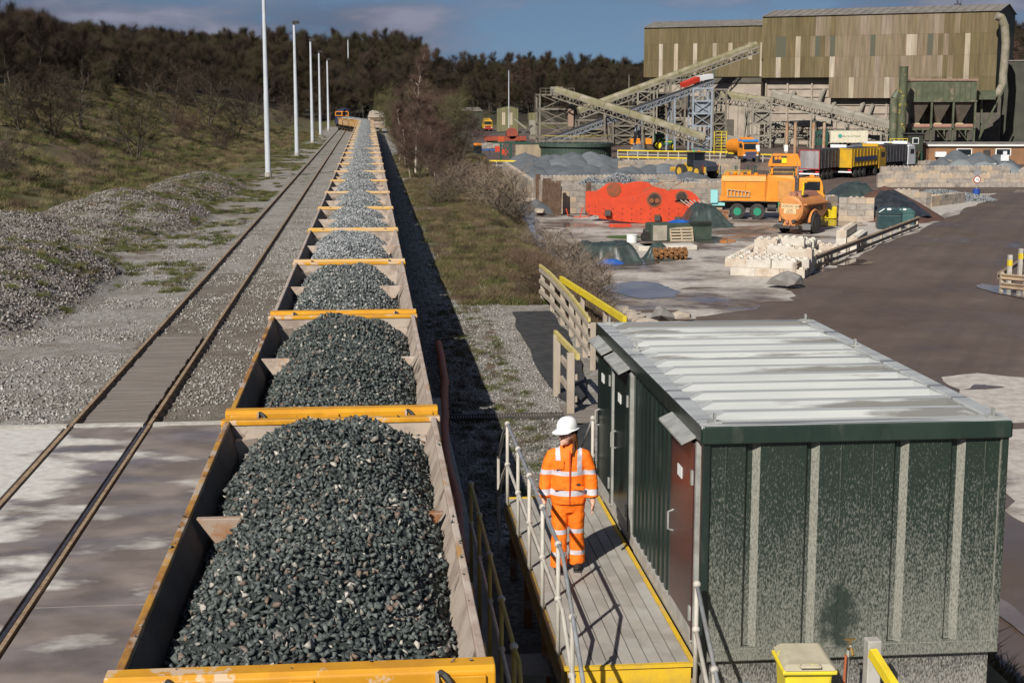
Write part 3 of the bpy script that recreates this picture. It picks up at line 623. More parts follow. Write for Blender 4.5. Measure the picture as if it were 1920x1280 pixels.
# ------------------------------------------------------------------ walkway
GALV = mat('galvanised', (.46, .475, .48), (.34, .35, .355), 8, .42, .5, 0, c3=(.42, .39, .34), s3=3, l3=.5, h3=.7)
POSTP = mat('rail_post_paint', (.50, .465, .41), (.40, .37, .32), 4, .6)
YPNT = mat('safety_yellow', (.66, .42, .02), (.55, .36, .04), 5, .55, 0, .1, c3=(.40, .33, .22), s3=4, l3=.6, h3=.72)
def deck_mat():
    m = mat('deck_plank', (.40, .37, .325), (.31, .285, .25), 2.2, .8, 0, 0, c3=(.44, .43, .40), s3=1.2, l3=.5, h3=.7); n = m.node_tree.nodes; l = m.node_tree.links
    tcn = n.new('ShaderNodeTexCoord'); w = n.new('ShaderNodeTexWave'); w.bands_direction = 'Y'; w.inputs['Scale'].default_value = 14; l.new(tcn.outputs['Object'], w.inputs['Vector'])
    bp = n.new('ShaderNodeBump'); bp.inputs['Strength'].default_value = .6; bp.inputs['Distance'].default_value = .01; l.new(w.outputs['Fac'], bp.inputs['Height']); l.new(bp.outputs[0], n['Principled BSDF'].inputs['Normal']); return m
DECK = deck_mat()
DZ, WX0, WX1, WY0, WY1 = .93, 1.80, 3.0, 13.42, 19.45
wk = thing('walkway', 'raised steel walkway with grey plank deck, yellow edges and tube handrails beside the cabin', 'walkway', (0, 0, 0))
n = 9; pw = (WX1-WX0)/n
for i in range(n):
    MB().box((WX0+(i+.5)*pw, (WY0+WY1)/2, DZ-.02), (pw-.012, WY1-WY0-.02, .04)).build('deck_plank', DECK, wk)
MB().box((WX1+.02, (WY0+WY1)/2, DZ-.008), (.045, WY1-WY0, .035)).build('edge_strip', YPNT, wk)
MB().box(((WX0+WX1)/2, WY0-.03, DZ-.008), (WX1-WX0+.06, .05, .035)).build('nosing', YPNT, wk)
MB().box(((WX0+WX1)/2, WY1+.03, DZ-.008), (WX1-WX0+.06, .05, .035)).build('nosing', YPNT, wk)
SIDEB = mat('walkway_beam', (.40, .25, .05), (.27, .18, .07), 3, .6, 0, 0, c3=(.30, .26, .2), s3=3)
for x in (WX0-.025, WX1-.12): MB().box((x, (WY0+WY1)/2, DZ-.15), (.05, WY1-WY0, .24)).build('side_beam', SIDEB, wk)
MB().box(((WX0+WX1)/2, WY0-.01, DZ-.15), (WX1-WX0, .05, .22)).build('end_beam', YPNT, wk)
for y in (13.6, 15.5, 17.4, 19.2):
    for x in (WX0+.05, WX1-.15): MB().box((x, y, .35), (.09, .09, .98)).build('leg', RUSTO, wk)
    MB().box(((WX0+WX1)/2, y, DZ-.1), (WX1-WX0-.1, .08, .12)).build('joist', SIDEB, wk)
def railing(parent, posts, zb, zt, cont0=None, cont1=None, r=.021, topm=None, midm=None, postm=None, base=-.2):
    topm = topm or GALV; midm = midm or POSTP; postm = postm or POSTP
    for (x, y) in posts:
        p = MB(); p.cyl((x, y, zb+base), (x, y, zt), r*1.05, 8); o = p.build('rail_post', postm, parent, smooth=True)
        for z in (zb+(zt-zb)*.5, zt): MB().sphere((x, y, z), r*1.85, 10, 8).build('rail_ball', midm, o, smooth=True)
    for z, m in ((zt, topm), (zb+(zt-zb)*.5, midm)):
        pts = [(x, y, z) for x, y in posts]
        if cont0: pts = [(a, b, c+z) for a, b, c in cont0]+pts
        if cont1: pts = pts+[(a, b, c+z) for a, b, c in cont1]
        MB().tube(pts, r, 8).build('hand_rail' if z == zt else 'mid_rail', m, parent, smooth=True)
xr = 1.76
railing(wk, [(xr, y) for y in (19.15, 17.72, 16.42, 15.1, 13.78)], DZ, DZ+1.1, cont0=[(xr-.02, 20.6, -.95), (xr-.02, 19.6, -.25)], cont1=[(xr, 13.45, 0), (xr, 12.2, -.62), (xr, 11.2, -1.15)])
for y, dz in ((12.75, -.37), (11.7, -.9)):
    p = MB(); p.cyl((xr, y, -.1), (xr, y, DZ+1.1+dz), .022, 8); o = p.build('rail_post', POSTP, wk)
    for z in (DZ+1.1+dz, DZ+.55+dz): MB().sphere((xr, y, z), .04, 10, 8).build('rail_ball', POSTP, o, smooth=True)
for y, dz in ((20.3, -.72),):
    p = MB(); p.cyl((xr-.02, y, -.1), (xr-.02, y, DZ+1.1+dz), .022, 8); o = p.build('rail_post', POSTP, wk)
railing(wk, [(2.98, 13.12)], DZ, DZ+.88, cont1=[(2.98, 12.2, -.62), (2.98, 11.2, -1.15)])
p = MB(); p.cyl((2.98, 12.35, -.1), (2.98, 12.35, 1.25), .022, 8); o = p.build('rail_post', POSTP, wk); MB().sphere((2.98, 12.35, 1.28), .04, 10, 8).build('rail_ball', POSTP, o, smooth=True)
railing(wk, [(2.97, 19.62)], DZ, DZ+1.05, cont0=[(2.97, 20.7, -.7)])
for i in range(5):
    MB().box((2.42, 13.2-i*.26, DZ-.19-i*.17), (1.15, .25, .04)).build('stair_tread', DECK, wk); MB().box((2.42, 13.08-i*.26, DZ-.185-i*.17), (1.15, .03, .05)).build('tread_nosing', YPNT, wk)
    MB().box((2.42, 19.7+i*.26, DZ-.19-i*.17), (1.15, .25, .04)).build('stair_tread', DECK, wk)
for x in (1.82, 3.0): MB().bar((x, 13.35, DZ-.2), (x, 11.9, -.1), .04, .2).build('stringer', SIDEB, wk)
# old yellow handrail beside the train
YOLD = mat('old_yellow_paint', (.42, .33, .06), (.33, .25, .09), 5, .6, 0, .1)
hr = thing('trackside_handrail', 'weathered yellow tube handrail between the train and the walkway', 'handrail')
railing(hr, [(1.19, y) for y in (17.9, 16.5, 15.0, 13.6, 12.35)], .55, 1.56, cont1=[(1.22, 12.2, -.08), (1.25, 12.1, -.6)], topm=YOLD, midm=POSTP, postm=YOLD, base=-.7)
CONC = mat('concrete', (.36, .345, .31), (.28, .265, .235), 3, .9, 0, .15)
o = MB().box((1.27, 22, -.06), (.26, 17, .3)).build('concrete_kerb', CONC, None, bevel=.02); tag(o, 'narrow pale concrete kerb in the shadow beside the train', 'kerb')
t = thing('cable_base', 'low concrete plinth block under the walkway handrails', 'plinth'); MB().box((1.6, 15.3, .02), (.4, .5, .35)).build('block', CONC, t, bevel=.02); MB().box((1.6, 15.3, .21), (.5, .6, .03)).build('cap', CONC, t, bevel=.005)
HOSE = mat('orange_hose', (.42, .10, .03), (.32, .085, .035), 4, .6)
pts = [gp(x, y, .0) for x, y in ((822, 645), (828, 690), (837, 718), (833, 770), (830, 800), (838, 840), (846, 900), (857, 960), (866, 1015), (880, 1080))]
pp = []
for a, b_ in zip(pts, pts[1:]):
    for k in range(10): pp.append(a.lerp(b_, k/10)+Vector((.03*math.sin(len(pp)*.21), 0, .03)))
o = MB().tube(pp, [.085+.008*(i % 2) for i in range(len(pp))], 8).build('corrugated_hose', HOSE, None, smooth=True); tag(o, 'orange corrugated hose lying along the ground beside the train', 'hose')
# drain, path, boards
t = thing('drain_channel', 'slotted steel drain grating set across the gravel behind the walkway', 'drain', gp(830, 784, -.10))
dl = (gp(1062, 786, -.1)-gp(830, 784, -.1)).x
MB().box((dl/2, -.16, 0), (dl, .03, .08)).build('frame', DARKM, t); MB().box((dl/2, .16, 0), (dl, .03, .08)).build('frame', DARKM, t)
b = MB()
for i in range(int(dl/.055)): b.box((.03+i*.055, 0, .0), (.02, .29, .06))
o = b.build('grating_bars', mat('grate_steel', (.14, .12, .10), (.22, .19, .16), 4, .7), t); o['kind'] = 'stuff'
TARM = mat('tarmac', (.022, .022, .023), (.04, .039, .038), 3, .85, 0, .4, bscale=60, c3=(.07, .066, .06), s3=2, l3=.62, h3=.8)
def sheet(name, pxs, z, m, world=False, jit=0., seg=6, th=.01):
    P = [Vector((x, y, z)) for x, y in pxs] if world else [gp(x, y, z) for x, y in pxs]
    Q = []
    for a, b in zip(P, P[1:]+P[:1]):
        for k in range(seg): 
            q = a.lerp(b, k/seg)
            if jit: q += Vector((fbm(q.x, q.y, .45)*jit, fbm(q.y, q.x, .45, 4, 3)*jit, 0))
            Q.append(q)
    o = MB().prism([q-Vector((0, 0, th)) for q in Q], (0, 0, th)).build(name, m); return struct(o)
sheet('path', [(958, 584), (1030, 582), (1062, 620), (1092, 680), (1100, 740), (1075, 760), (1045, 740), (1010, 690), (975, 620)], -.075, TARM, jit=.12, th=.06)
sheet('path', [(1075, 800), (1110, 790), (1112, 900), (1085, 900), (1078, 850)], -.07, TARM, jit=.1, th=.06)
t = bpy.data.objects.new('board_bridge', None); C.objects.link(t); struct(t)
for i in range(9):
    a = gp(1080, 790, -.02); MB().box((a.x+.75, a.y+.25+i*.17, -.06), (1.7, .155, .06)).build('board', TIMBER, t)
# fences by the path
FENC = mat('fence_timber', (.40, .34, .27), (.32, .265, .205), 3, .85, 0, .2, stretch=(1, 1, .3)); YEL2 = mat('yellow_rail', (.72, .55, .02), (.62, .46, .03), 4, .5); YELP = mat('pale_yellow_rail', (.56, .46, .16), (.48, .39, .14), 4, .6)
t = thing('timber_fence', 'weathered timber post and rail fence with yellow top rail along the black path', 'fence')
fp = [(5.36, 46.2), (5.42, 44.2), (5.40, 41.6), (5.38, 39.6), (5.34, 38.0), (5.28, 36.3), (5.22, 34.6)]
for i, (x, y) in enumerate(fp):
    MB().box((x, y, .42), (.13, .13, 1.16)).build('post', FENC, t, bevel=.012)
for z, m, nm in ((.25, FENC, 'rail'), (.58, FENC, 'rail'), (.92, FENC, 'rail'), (1.06, YELP, 'top_rail')):
    for a, b_ in zip(fp, fp[1:]): MB().bar((a[0]-.09, a[1], z), (b_[0]-.09, b_[1], z), .06, .11 if nm == 'rail' else .09).build(nm, m, t)
t = thing('yellow_barrier', 'bright yellow beam barrier on short posts behind the timber fence', 'barrier')
MB().bar((5.55, 43.2, 1.0), (6.05, 35.0, 1.0), .09, .16).build('beam', YEL2, t)
for k in (.03, .35, .7, .97): p_ = Vector((5.55, 43.2, 0)).lerp(Vector((6.05, 35, 0)), k); MB().box((p_.x+.06, p_.y, .3), (.1, .1, 1.3)).build('post', FENC, t)
t = thing('short_fence', 'short timber handrail of two posts with yellow top rail before the cabin', 'fence')
for y in (31.6, 29.35): MB().box((3.98, y, .52), (.15, .15, 1.35)).build('post', FENC, t, bevel=.012)
MB().bar((3.98, 31.9, 1.2), (4.08, 29.0, 1.17), .07, .12).build('top_rail', YELP, t)
for z in (.25, .7): MB().bar((4.08, 31.6, z), (4.08, 29.3, z), .06, .12).build('rail', FENC, t)
# landing in front of the cabin, bin, tap, post
sheet('landing', [(3.1, 9.5), (6.9, 9.5), (6.9, 13.33), (3.1, 13.33)], .4, CONC, world=True, th=.7)
BINY = mat('bin_yellow', (.74, .60, .03), (.66, .53, .04), 3, .5); BINL = mat('bin_lid', (.46, .41, .30), (.38, .34, .24), 4, .75, 0, 0, c3=(.62, .52, .10), s3=4, l3=.62, h3=.7)
t = thing('wheelie_bin', 'yellow wheelie bin with dusty lid standing against the cabin end', 'bin', (3.90, 12.72, .33), R(-4)); t.scale = (.87, .87, .87)
b = MB(); b.prism([(-.19, -.22, .06), (.19, -.22, .06), (.25, -.28, .96), (-.25, -.28, .96)], (0, .5, 0)); b.build('body', BINY, t, bevel=.03)
MB().box((0, -.02, .975), (.57, .62, .05)).build('rim', BINY, t, bevel=.015)
b = MB(); b.add([(-.28, -.35, 1.0), (.28, -.35, 1.0), (.28, .28, 1.03), (-.28, .28, 1.03), (-.23, -.27, 1.05), (.23, -.27, 1.05), (.2, .22, 1.10), (-.2, .22, 1.10)], [(4, 5, 6, 7), (0, 1, 5, 4), (1, 2, 6, 5), (2, 3, 7, 6), (3, 0, 4, 7), (3, 2, 1, 0)]); ld = b.build('lid', BINL, t, bevel=.02)
b = MB(); b.tube([(-.1, -.29, 1.045), (-.1, -.35, 1.05), (.1, -.35, 1.05), (.1, -.29, 1.045)], .018, 6); b.build('lid_grip', BINL, ld)
MB().cyl((-.22, .3, .99), (.22, .3, .99), .02, 8).build('handle_bar', BINY, t)
for s in (-1, 1): MB().cyl((s*.2, .24, .1), (s*.26, .24, .1), .1, 14).build('wheel', BLACK, t)
t = thing('gate_post', 'square timber post with sloping yellow rail in front of the cabin', 'post', (4.56, 12.75, .4))
MB().box((0, 0, .48), (.13, .13, .96)).build('post', GREYP, t, bevel=.01); MB().bar((-.03, -.08, .86), (.16, -1.3, .38), .07, .09).build('rail', YEL2, t)
BRASS = mat('brass', (.35, .22, .07), (.25, .16, .06), 5, .4, .7)
t = thing('water_tap', 'brass garden tap on a standpipe beside the timber post', 'tap', (4.38, 12.9, .2))
MB().tube([(0, 0, 0), (0, 0, 1.0), (0, -.06, 1.06)], .012, 6).build('standpipe', GREYP, t); b = MB(); b.tube([(0, 0, 1.02), (0, -.1, 1.05), (0, -.14, 1.0)], .017, 6); b.build('spout', BRASS, t); b = MB(); b.cyl((0, -.04, 1.05), (0, -.04, 1.12), .01, 6); b.bar((-.05, -.04, 1.12), (.05, -.04, 1.12), .015); b.build('lever', BRASS, t); MB().tube([(-.04, -.06, .98), (-.06, -.08, .6), (-.04, -.05, .2), (-.1, -.1, 0)], .012, 6).build('drain_hose', HOSE, t)
t = thing('hose_valve', 'blue plastic valve fitting on the ground at the cabin corner', 'valve', (3.42, 13.0, .4)); MB().cyl((0, 0, 0), (0, 0, .4), .03, 10).build('stem', mat('blue_plastic', (.05, .28, .55)), t); MB().cyl((-.06, 0, .38), (.06, 0, .38), .045, 10).build('body', MATS['blue_plastic'], t); MB().box((0, 0, .46), (.12, .03, .02)).build('lever', MATS['blue_plastic'], t)
# ------------------------------------------------------------------ person
def remesh(mb, vox, smooth_it=4):
    o = mb.build('tmp', BLACK); r = o.modifiers.new('r', 'REMESH'); r.mode = 'VOXEL'; r.voxel_size = vox
    if smooth_it: s = o.modifiers.new('s', 'SMOOTH'); s.iterations = smooth_it; s.factor = .5
    dg = bpy.context.evaluated_depsgraph_get(); me = bpy.data.meshes.new_from_object(o.evaluated_get(dg)); bpy.data.objects.remove(o)
    me.polygons.foreach_set('use_smooth', [True]*len(me.polygons)); me.materials.clear(); return me
def loft(b, rings, n=18):
    vs = []; fs = []
    for (c, rx, ry) in rings:
        for j in range(n): a = 2*math.pi*j/n; vs.append((c[0]+rx*math.cos(a), c[1]+ry*math.sin(a), c[2]))
    for i in range(len(rings)-1):
        for j in range(n): fs.append((i*n+j, i*n+(j+1) % n, (i+1)*n+(j+1) % n, (i+1)*n+j))
    fs += [tuple(range(n-1, -1, -1)), tuple(range((len(rings)-1)*n, len(rings)*n))]
    return b.add(vs, fs)
HIVIS = mat('hivis_orange', (.95, .19, .004), (.90, .165, .003), 5, .75, 0, .5, bscale=9); BAND = mat('reflective_band', (.50, .48, .52), (.58, .56, .60), 12, .4); SKIN = mat('skin', (.62, .36, .26), None, 1, .55); HAIR = mat('hair_brown', (.16, .065, .022), (.07, .03, .012), 30, .5, stretch=(1, 1, .15)); HELM = mat('helmet_white', (.80, .80, .79), None, 1, .25)
GLOVE = mat('glove_dark', (.03, .03, .035), None, 1, .8); SEAM = mat('seam_orange', (.45, .05, .004), None, 1, .8)
pe = thing('person', 'person in orange hi-vis suit and white helmet looking down at the train', 'person', (2.20, 16.35, DZ), R(-6))
b = MB()
loft(b, [((0, .0, .80), .205, .15), ((0, 0, .92), .20, .148), ((0, 0, 1.08), .188, .138), ((0, 0, 1.24), .195, .138), ((0, .005, 1.35), .185, .122), ((0, .01, 1.43), .125, .09), ((0, .012, 1.465), .078, .074), ((0, .012, 1.49), .082, .078)])
for s in (-1, 1):
    b.tube([(s*.11, .01, 1.375), (s*.178, .01, 1.345), (s*.228, .012, 1.23), (s*.255, .01, 1.10), (s*.27, -.015, .98), (s*.276, -.045, .865)], [.07, .08, .078, .073, .07, .066], 14)
me = remesh(b, .013, 5); me.materials.append(HIVIS); me.materials.append(BAND)
for v in me.vertices:                                   # folds in the cloth
    f = fbm(v.co.x*9, v.co.z*11, 1, 3, v.co.y*6); v.co += v.normal*f*.0085
for p in me.polygons:
    c = p.center; r_ = abs(abs(c.x)-(.12+.05*max(0, c.z-1.3))) < .026 and c.z > 1.18 and abs(c.x) < .175 and c.y < .02
    if abs(c.z-1.165) < .029 or abs(c.z-.935) < .029 or r_: p.material_index = 1
jk = obj('jacket', me, pe)
MB().box((.012, -.148, 1.12), (.016, .016, .62)).build('zip_flap', SEAM, jk)
for s, z, w, h in ((-1, 1.27, .10, .10), (-1, 1.0, .13, .045), (1, 1.0, .13, .045)): MB().box((s*.105, -.138, z), (w, .022, h)).build('pocket_flap', HIVIS, jk, bevel=.006)
MB().box((.11, -.150, 1.045), (.05, .008, .02)).build('badge', BLACK, jk)
b = MB()
loft(b, [((0, 0, .70), .14, .11), ((0, 0, .80), .17, .125), ((0, 0, .90), .17, .125)])
b.tube([(-.09, 0, .82), (-.098, -.03, .55), (-.105, -.05, .36), (-.108, -.05, .06)], [.105, .092, .086, .098], 14)
b.tube([(.088, 0, .82), (.095, .015, .55), (.10, .03, .36), (.105, .05, .07)], [.105, .092, .086, .098], 14)
me = remesh(b, .013, 4); me.materials.append(HIVIS); me.materials.append(BAND)
for v in me.vertices: v.co += v.normal*fbm(v.co.x*8, v.co.z*9, 1, 3, v.co.y*6)*.011
for p in me.polygons:
    if abs(p.center.z-.475) < .03 or abs(p.center.z-.215) < .03: p.material_index = 1
obj('trousers', me, pe)
b = MB(); hd = Matrix.Rotation(R(-48), 3, 'Z') @ Matrix.Rotation(R(6), 3, 'X')
def hp(x, y, z): return hd @ Vector((x, y, z))+Vector((-.02, -.045, 1.60))
b.sphere(hp(0, 0, .02), .098, 14, 10, (.86, 1.05, 1.12)); b.sphere(hp(0, -.035, -.06), .068, 12, 8, (.85, .9, .85)); b.sphere(hp(0, -.107, -.012), .017, 8, 6, (.8, 1.2, 1.5)); b.sphere(hp(0, -.096, -.062), .02, 8, 6, (1.3, .5, .5)); b.sphere(hp(0, -.088, -.095), .022, 8, 6)
for s in (-1, 1): b.sphere(hp(s*.083, .01, -.01), .022, 8, 6, (.4, 1, 1.4))
b.tube([(-.005, -.005, 1.56), (0, .005, 1.40)], [.055, .065], 12); loft(b, [((0, 0, .75), .13, .09), ((0, 0, 1.0), .14, .095), ((0, 0, 1.3), .15, .1), ((0, 0, 1.42), .09, .07)])
for s in (-1, 1):
    b.tube([(s*.13, 0, 1.36), (s*.18, .01, 1.33), (s*.255, .01, 1.10), (s*.276, -.045, .85), (s*.278, -.055, .80)], [.05, .05, .042, .033, .03], 10)
    b.sphere((s*.278, -.06, .775), .04, 10, 8, (.55, 1, 1.1))
    for k, (yy_, ln) in enumerate(((-.093, .075), (-.072, .085), (-.05, .08), (-.03, .062))): b.tube([(s*.278, yy_, .755), (s*.273, yy_-.006, .755-ln*.55), (s*.264, yy_-.004, .755-ln)], [.0105, .01, .008], 7)
    b.tube([(s*.272, -.09, .79), (s*.266, -.115, .765), (s*.262, -.12, .735)], [.012, .011, .009], 7)
    b.tube([(s*.09, 0, .8), (s*.1, (-.03 if s < 0 else .02), .4), (s*.106, (-.05 if s < 0 else .05), .08)], [.09, .07, .05], 10)
me = remesh(b, .0068, 2); me.materials.append(SKIN); me.materials.append(GLOVE)
obj('body', me, pe)
b = MB()
for s in (-1, 1): b.sphere(hp(s*.036, -.088, .012), .012, 8, 6, (1.2, .6, .8))
b.build('eyes', BLACK, pe)
b = MB(); b.sphere(hp(0, .04, .03), .100, 12, 9, (.98, .86, 1.05))
for k in range(70):
    a = R(-96+k*192/69)+math.pi/2; x0, y0 = math.cos(a)*.088, math.sin(a)*.095+.01; dr = random.uniform(.19, .26)
    if abs(math.degrees(a)-90) > 108: dr *= .8
    p0 = hp(x0, y0, .07); p1 = hp(x0*1.08, y0*1.05, -.06); p2 = Vector((p1.x*.95+random.uniform(-.02, .02)-.0, p1.y-.015 if y0 < 0 else p1.y*.8, 1.60-dr*.75)); p3 = Vector((p2.x*.9, p2.y-.03 if y0 < 0.02 else p2.y, 1.60-dr))
    b.tube([p0, p1, p2, p3], [.011, .012, .009, .003], 5)
b.build('hair', HAIR, pe, smooth=True)
b = MB(); rings = []
def hel(r, z, fy=0): return [hp(r*.92*math.cos(a), r*1.12*math.sin(a)+fy+.01, z+.02) for a in np.linspace(0, 2*math.pi, 20, endpoint=False)]
hv = []
for r_, z_ in ((.118, .045), (.118, .075), (.113, .11), (.098, .145), (.07, .172), (.035, .185), (.004, .189)): hv += hel(r_, z_)
b.add(hv, [(i*20+j, i*20+(j+1) % 20, (i+1)*20+(j+1) % 20, (i+1)*20+j) for i in range(6) for j in range(20)]); hm = b.build('helmet', HELM, pe, smooth=True)
b = MB(); br = []
for j in range(20):
    a = 2*math.pi*j/20; ex = .016+(.05*max(0, -math.sin(a))**1.5); br.append((a, ex))
b.add([hp((.116)*.92*math.cos(a), .116*1.12*math.sin(a)+.01, .07) for a, e in br]+[hp((.116+e)*.92*math.cos(a), (.116+e)*1.12*math.sin(a)+.01, .062-.012*(e > .03)) for a, e in br], [(j, (j+1) % 20, 20+(j+1) % 20, 20+j) for j in range(20)])
b.build('helmet_brim', HELM, hm, smooth=True)
b = MB(); b.tube([hp(0, -.12, .10), hp(0, -.06, .17), hp(0, 0, .195), hp(0, .06, .18), hp(0, .12, .1)], .012, 6); b.build('helmet_ridge', HELM, hm, smooth=True)
for s, y in ((-1, -.05), (1, .05)):
    b = MB(); b.sphere((s*.107, y-.05, .045), .062, 12, 8, (.8, 2.0, .75)); b.box((s*.107, y-.045, .012), (.09, .24, .024)); b.build('boot', BLACK, pe)
# ------------------------------------------------------------------ yard surfaces
def yard_mat(name, mudlo=.42, mudhi=.60):
    m = bpy.data.materials.new(name); m.use_nodes = True; n = m.node_tree.nodes; l = m.node_tree.links; b = n['Principled BSDF']
    g = n.new('ShaderNodeNewGeometry')
    def nz(s, d=7, off=0.):
        v = n.new('ShaderNodeVectorMath'); v.operation = 'ADD'; v.inputs[1].default_value = (off, off, 0); l.new(g.outputs['Position'], v.inputs[0])
        t = n.new('ShaderNodeTexNoise'); t.inputs['Scale'].default_value = s; t.inputs['Detail'].default_value = d; t.inputs['Roughness'].default_value = .62; l.new(v.outputs[0], t.inputs['Vector']); return t.outputs[0]
    def rg(t, a, z, o0=0, o1=1):
        r = n.new('ShaderNodeMapRange'); r.inputs[1].default_value = a; r.inputs[2].default_value = z; r.inputs[3].default_value = o0; r.inputs[4].default_value = o1; l.new(t, r.inputs[0]); return r.outputs[0]
    def mx(f, a, z):
        x = n.new('ShaderNodeMix'); x.data_type = 'RGBA'; l.new(f, x.inputs[0])
        for i, q in ((6, a), (7, z)):
            if isinstance(q, tuple): x.inputs[i].default_value = (*q, 1)
            else: l.new(q, x.inputs[i])
        return x.outputs[2]
    con = mx(rg(nz(2.5), .35, .65), (.34, .30, .26), (.50, .46, .41)); mud = mx(rg(nz(1.2, 5, 9), .4, .6), (.095, .068, .052), (.155, .118, .096))
    f = rg(nz(.21, 8, 3), mudlo, mudhi); l.new(mx(f, con, mud), b.inputs['Base Color'])
    w = n.new('ShaderNodeMath'); w.operation = 'MULTIPLY'; l.new(f, w.inputs[0]); l.new(rg(nz(.35, 5, 21), .42, .58), w.inputs[1]); l.new(rg(w.outputs[0], 0, 1, .85, .12), b.inputs['Roughness'])
    return m
YARD = yard_mat('yard_concrete'); PALE = yard_mat('pale_concrete', .6, .7)
sheet('yard_slab', [(1000, 404), (1012, 470), (1060, 530), (1130, 590), (1260, 606), (1420, 575), (1500, 535), (1500, 518), (1735, 430), (1870, 362), (1700, 368), (1500, 380), (1350, 396), (1050, 402)], ZY+.012, YARD, jit=1.0, seg=12)
sheet('yard_slab', [(1770, 706), (1830, 700), (1990, 712), (1990, 1010), (1900, 960), (1850, 800)], ZY+.012, PALE, jit=.35, seg=10)
sheet('yard_slab', [(1560, 392), (1700, 385), (1835, 372), (1850, 378), (1740, 410), (1690, 425), (1600, 430)], ZY+.018, PALE, jit=.6, seg=8)
WATER = mat('puddle_water', (.13, .105, .095), (.19, .16, .15), .5, .08, 0, 0); WATER2 = mat('muddy_water', (.09, .07, .06), None, 1, .06)
def blob(name, px, py, rx, ry, m, z, seed=0, kind='structure'):
    c = gp(px, py, z); e = gp(px+rx, py, z); f = gp(px, py-ry, z); ax = (e-c).length; ay = abs(f.y-c.y); pts = []
    for i in range(40):
        a = 2*math.pi*i/40; k = 1+.35*fbm(math.cos(a)*1.3+seed, math.sin(a)*1.3, 1, 3); pts.append((c.x+math.cos(a)*ax*k, c.y+math.sin(a)*ay*k, z-.006))
    o = MB().prism(pts, (0, 0, .006)).build(name, m); return struct(o, kind)
for i, (x, y, rx, ry, m) in enumerate(((1208, 544, 68, 14, WATER), (1330, 449, 45, 7, WATER2), (1180, 492, 55, 5, WATER2), (1580, 490, 55, 7, WATER2), (1885, 545, 30, 14, WATER), (1893, 1150, 22, 60, WATER), (1560, 418, 60, 7, WATER2))):
    blob('puddle', x, y, rx, ry, m, ZY+.03+.004*i, i*3.1)
# ditch stream
pts = [(868, 330), (885, 345), (960, 375), (985, 400), (1000, 430), (1012, 455), (1035, 500), (1060, 530), (1110, 570), (1175, 600), (1260, 640)]
P = [gp(x, y, ZY+.1) for x, y in pts]; b = MB()
lv = []; rv = []
for i, p in enumerate(P):
    d = (P[min(i+1, len(P)-1)]-P[max(i-1, 0)]).normalized(); nrm_ = Vector((-d.y, d.x, 0)); w_ = .55+.25*math.sin(i*2.3); lv.append(p+nrm_*w_); rv.append(p-nrm_*w_)
b.add(lv+rv, [(i, i+1, len(P)+i+1, len(P)+i) for i in range(len(P)-1)]); struct(b.build('ditch_water', mat('ditch_water', (.20, .20, .23), None, 1, .08)))
# broken kerb stones along the ditch
STONE = mat('pale_stone', (.42, .35, .27), (.30, .26, .215), 1.5, .9, 0, .5); BOUL = mat('grey_boulder', (.22, .205, .185), (.16, .15, .14), 2, .9, 0, .5)
def boulder(p, r, m, label, name='boulder', cat='stone', group=None, sc=(1, 1, .8), seed=0):
    v, f = hull_stone(200+seed, 22); q = MB(); q.add([(a*sc[0]*r, b_*sc[1]*r, c*sc[2]*r) for a, b_, c in v], [tuple(x) for x in f]); o = q.build(name, m, None, bevel=r*.05); o.location = p; o.rotation_euler = (0, 0, seed*1.3)
    return tag(o, label, cat, group)
for i in range(16):
    x, y = 1095+i*8, 548+i*3.9+random.uniform(-3, 3); boulder(gp(x, y, ZY+.12), random.uniform(.3, .55), STONE, 'flat pale stone in the ragged row along the ditch edge', 'edge_stone', 'stone', 'stones along the ditch edge', (1.3, .9, .45), i)
boulder(gp(1243, 588, ZY+.3), .55, BOUL, 'round grey boulder at the end of the ditch stones', seed=31); boulder(gp(1278, 593, ZY+.2), .4, STONE, 'small tan rock beside the round grey boulder', seed=33)
boulder(gp(1476, 524, ZY+.42), .78, BOUL, 'large angular grey boulder at the front end of the guard rail', seed=41, sc=(1, .9, .75))
for i, (x, y) in enumerate(((962, 384), (972, 383), (980, 366), (992, 377), (1013, 396))): boulder(gp(x, y, ZY+.3), .6, STONE, 'tan concrete lump lying by the stream under the block wall', 'rubble_lump', 'stone', 'lumps by the stream', (1.1, .9, .6), 60+i)
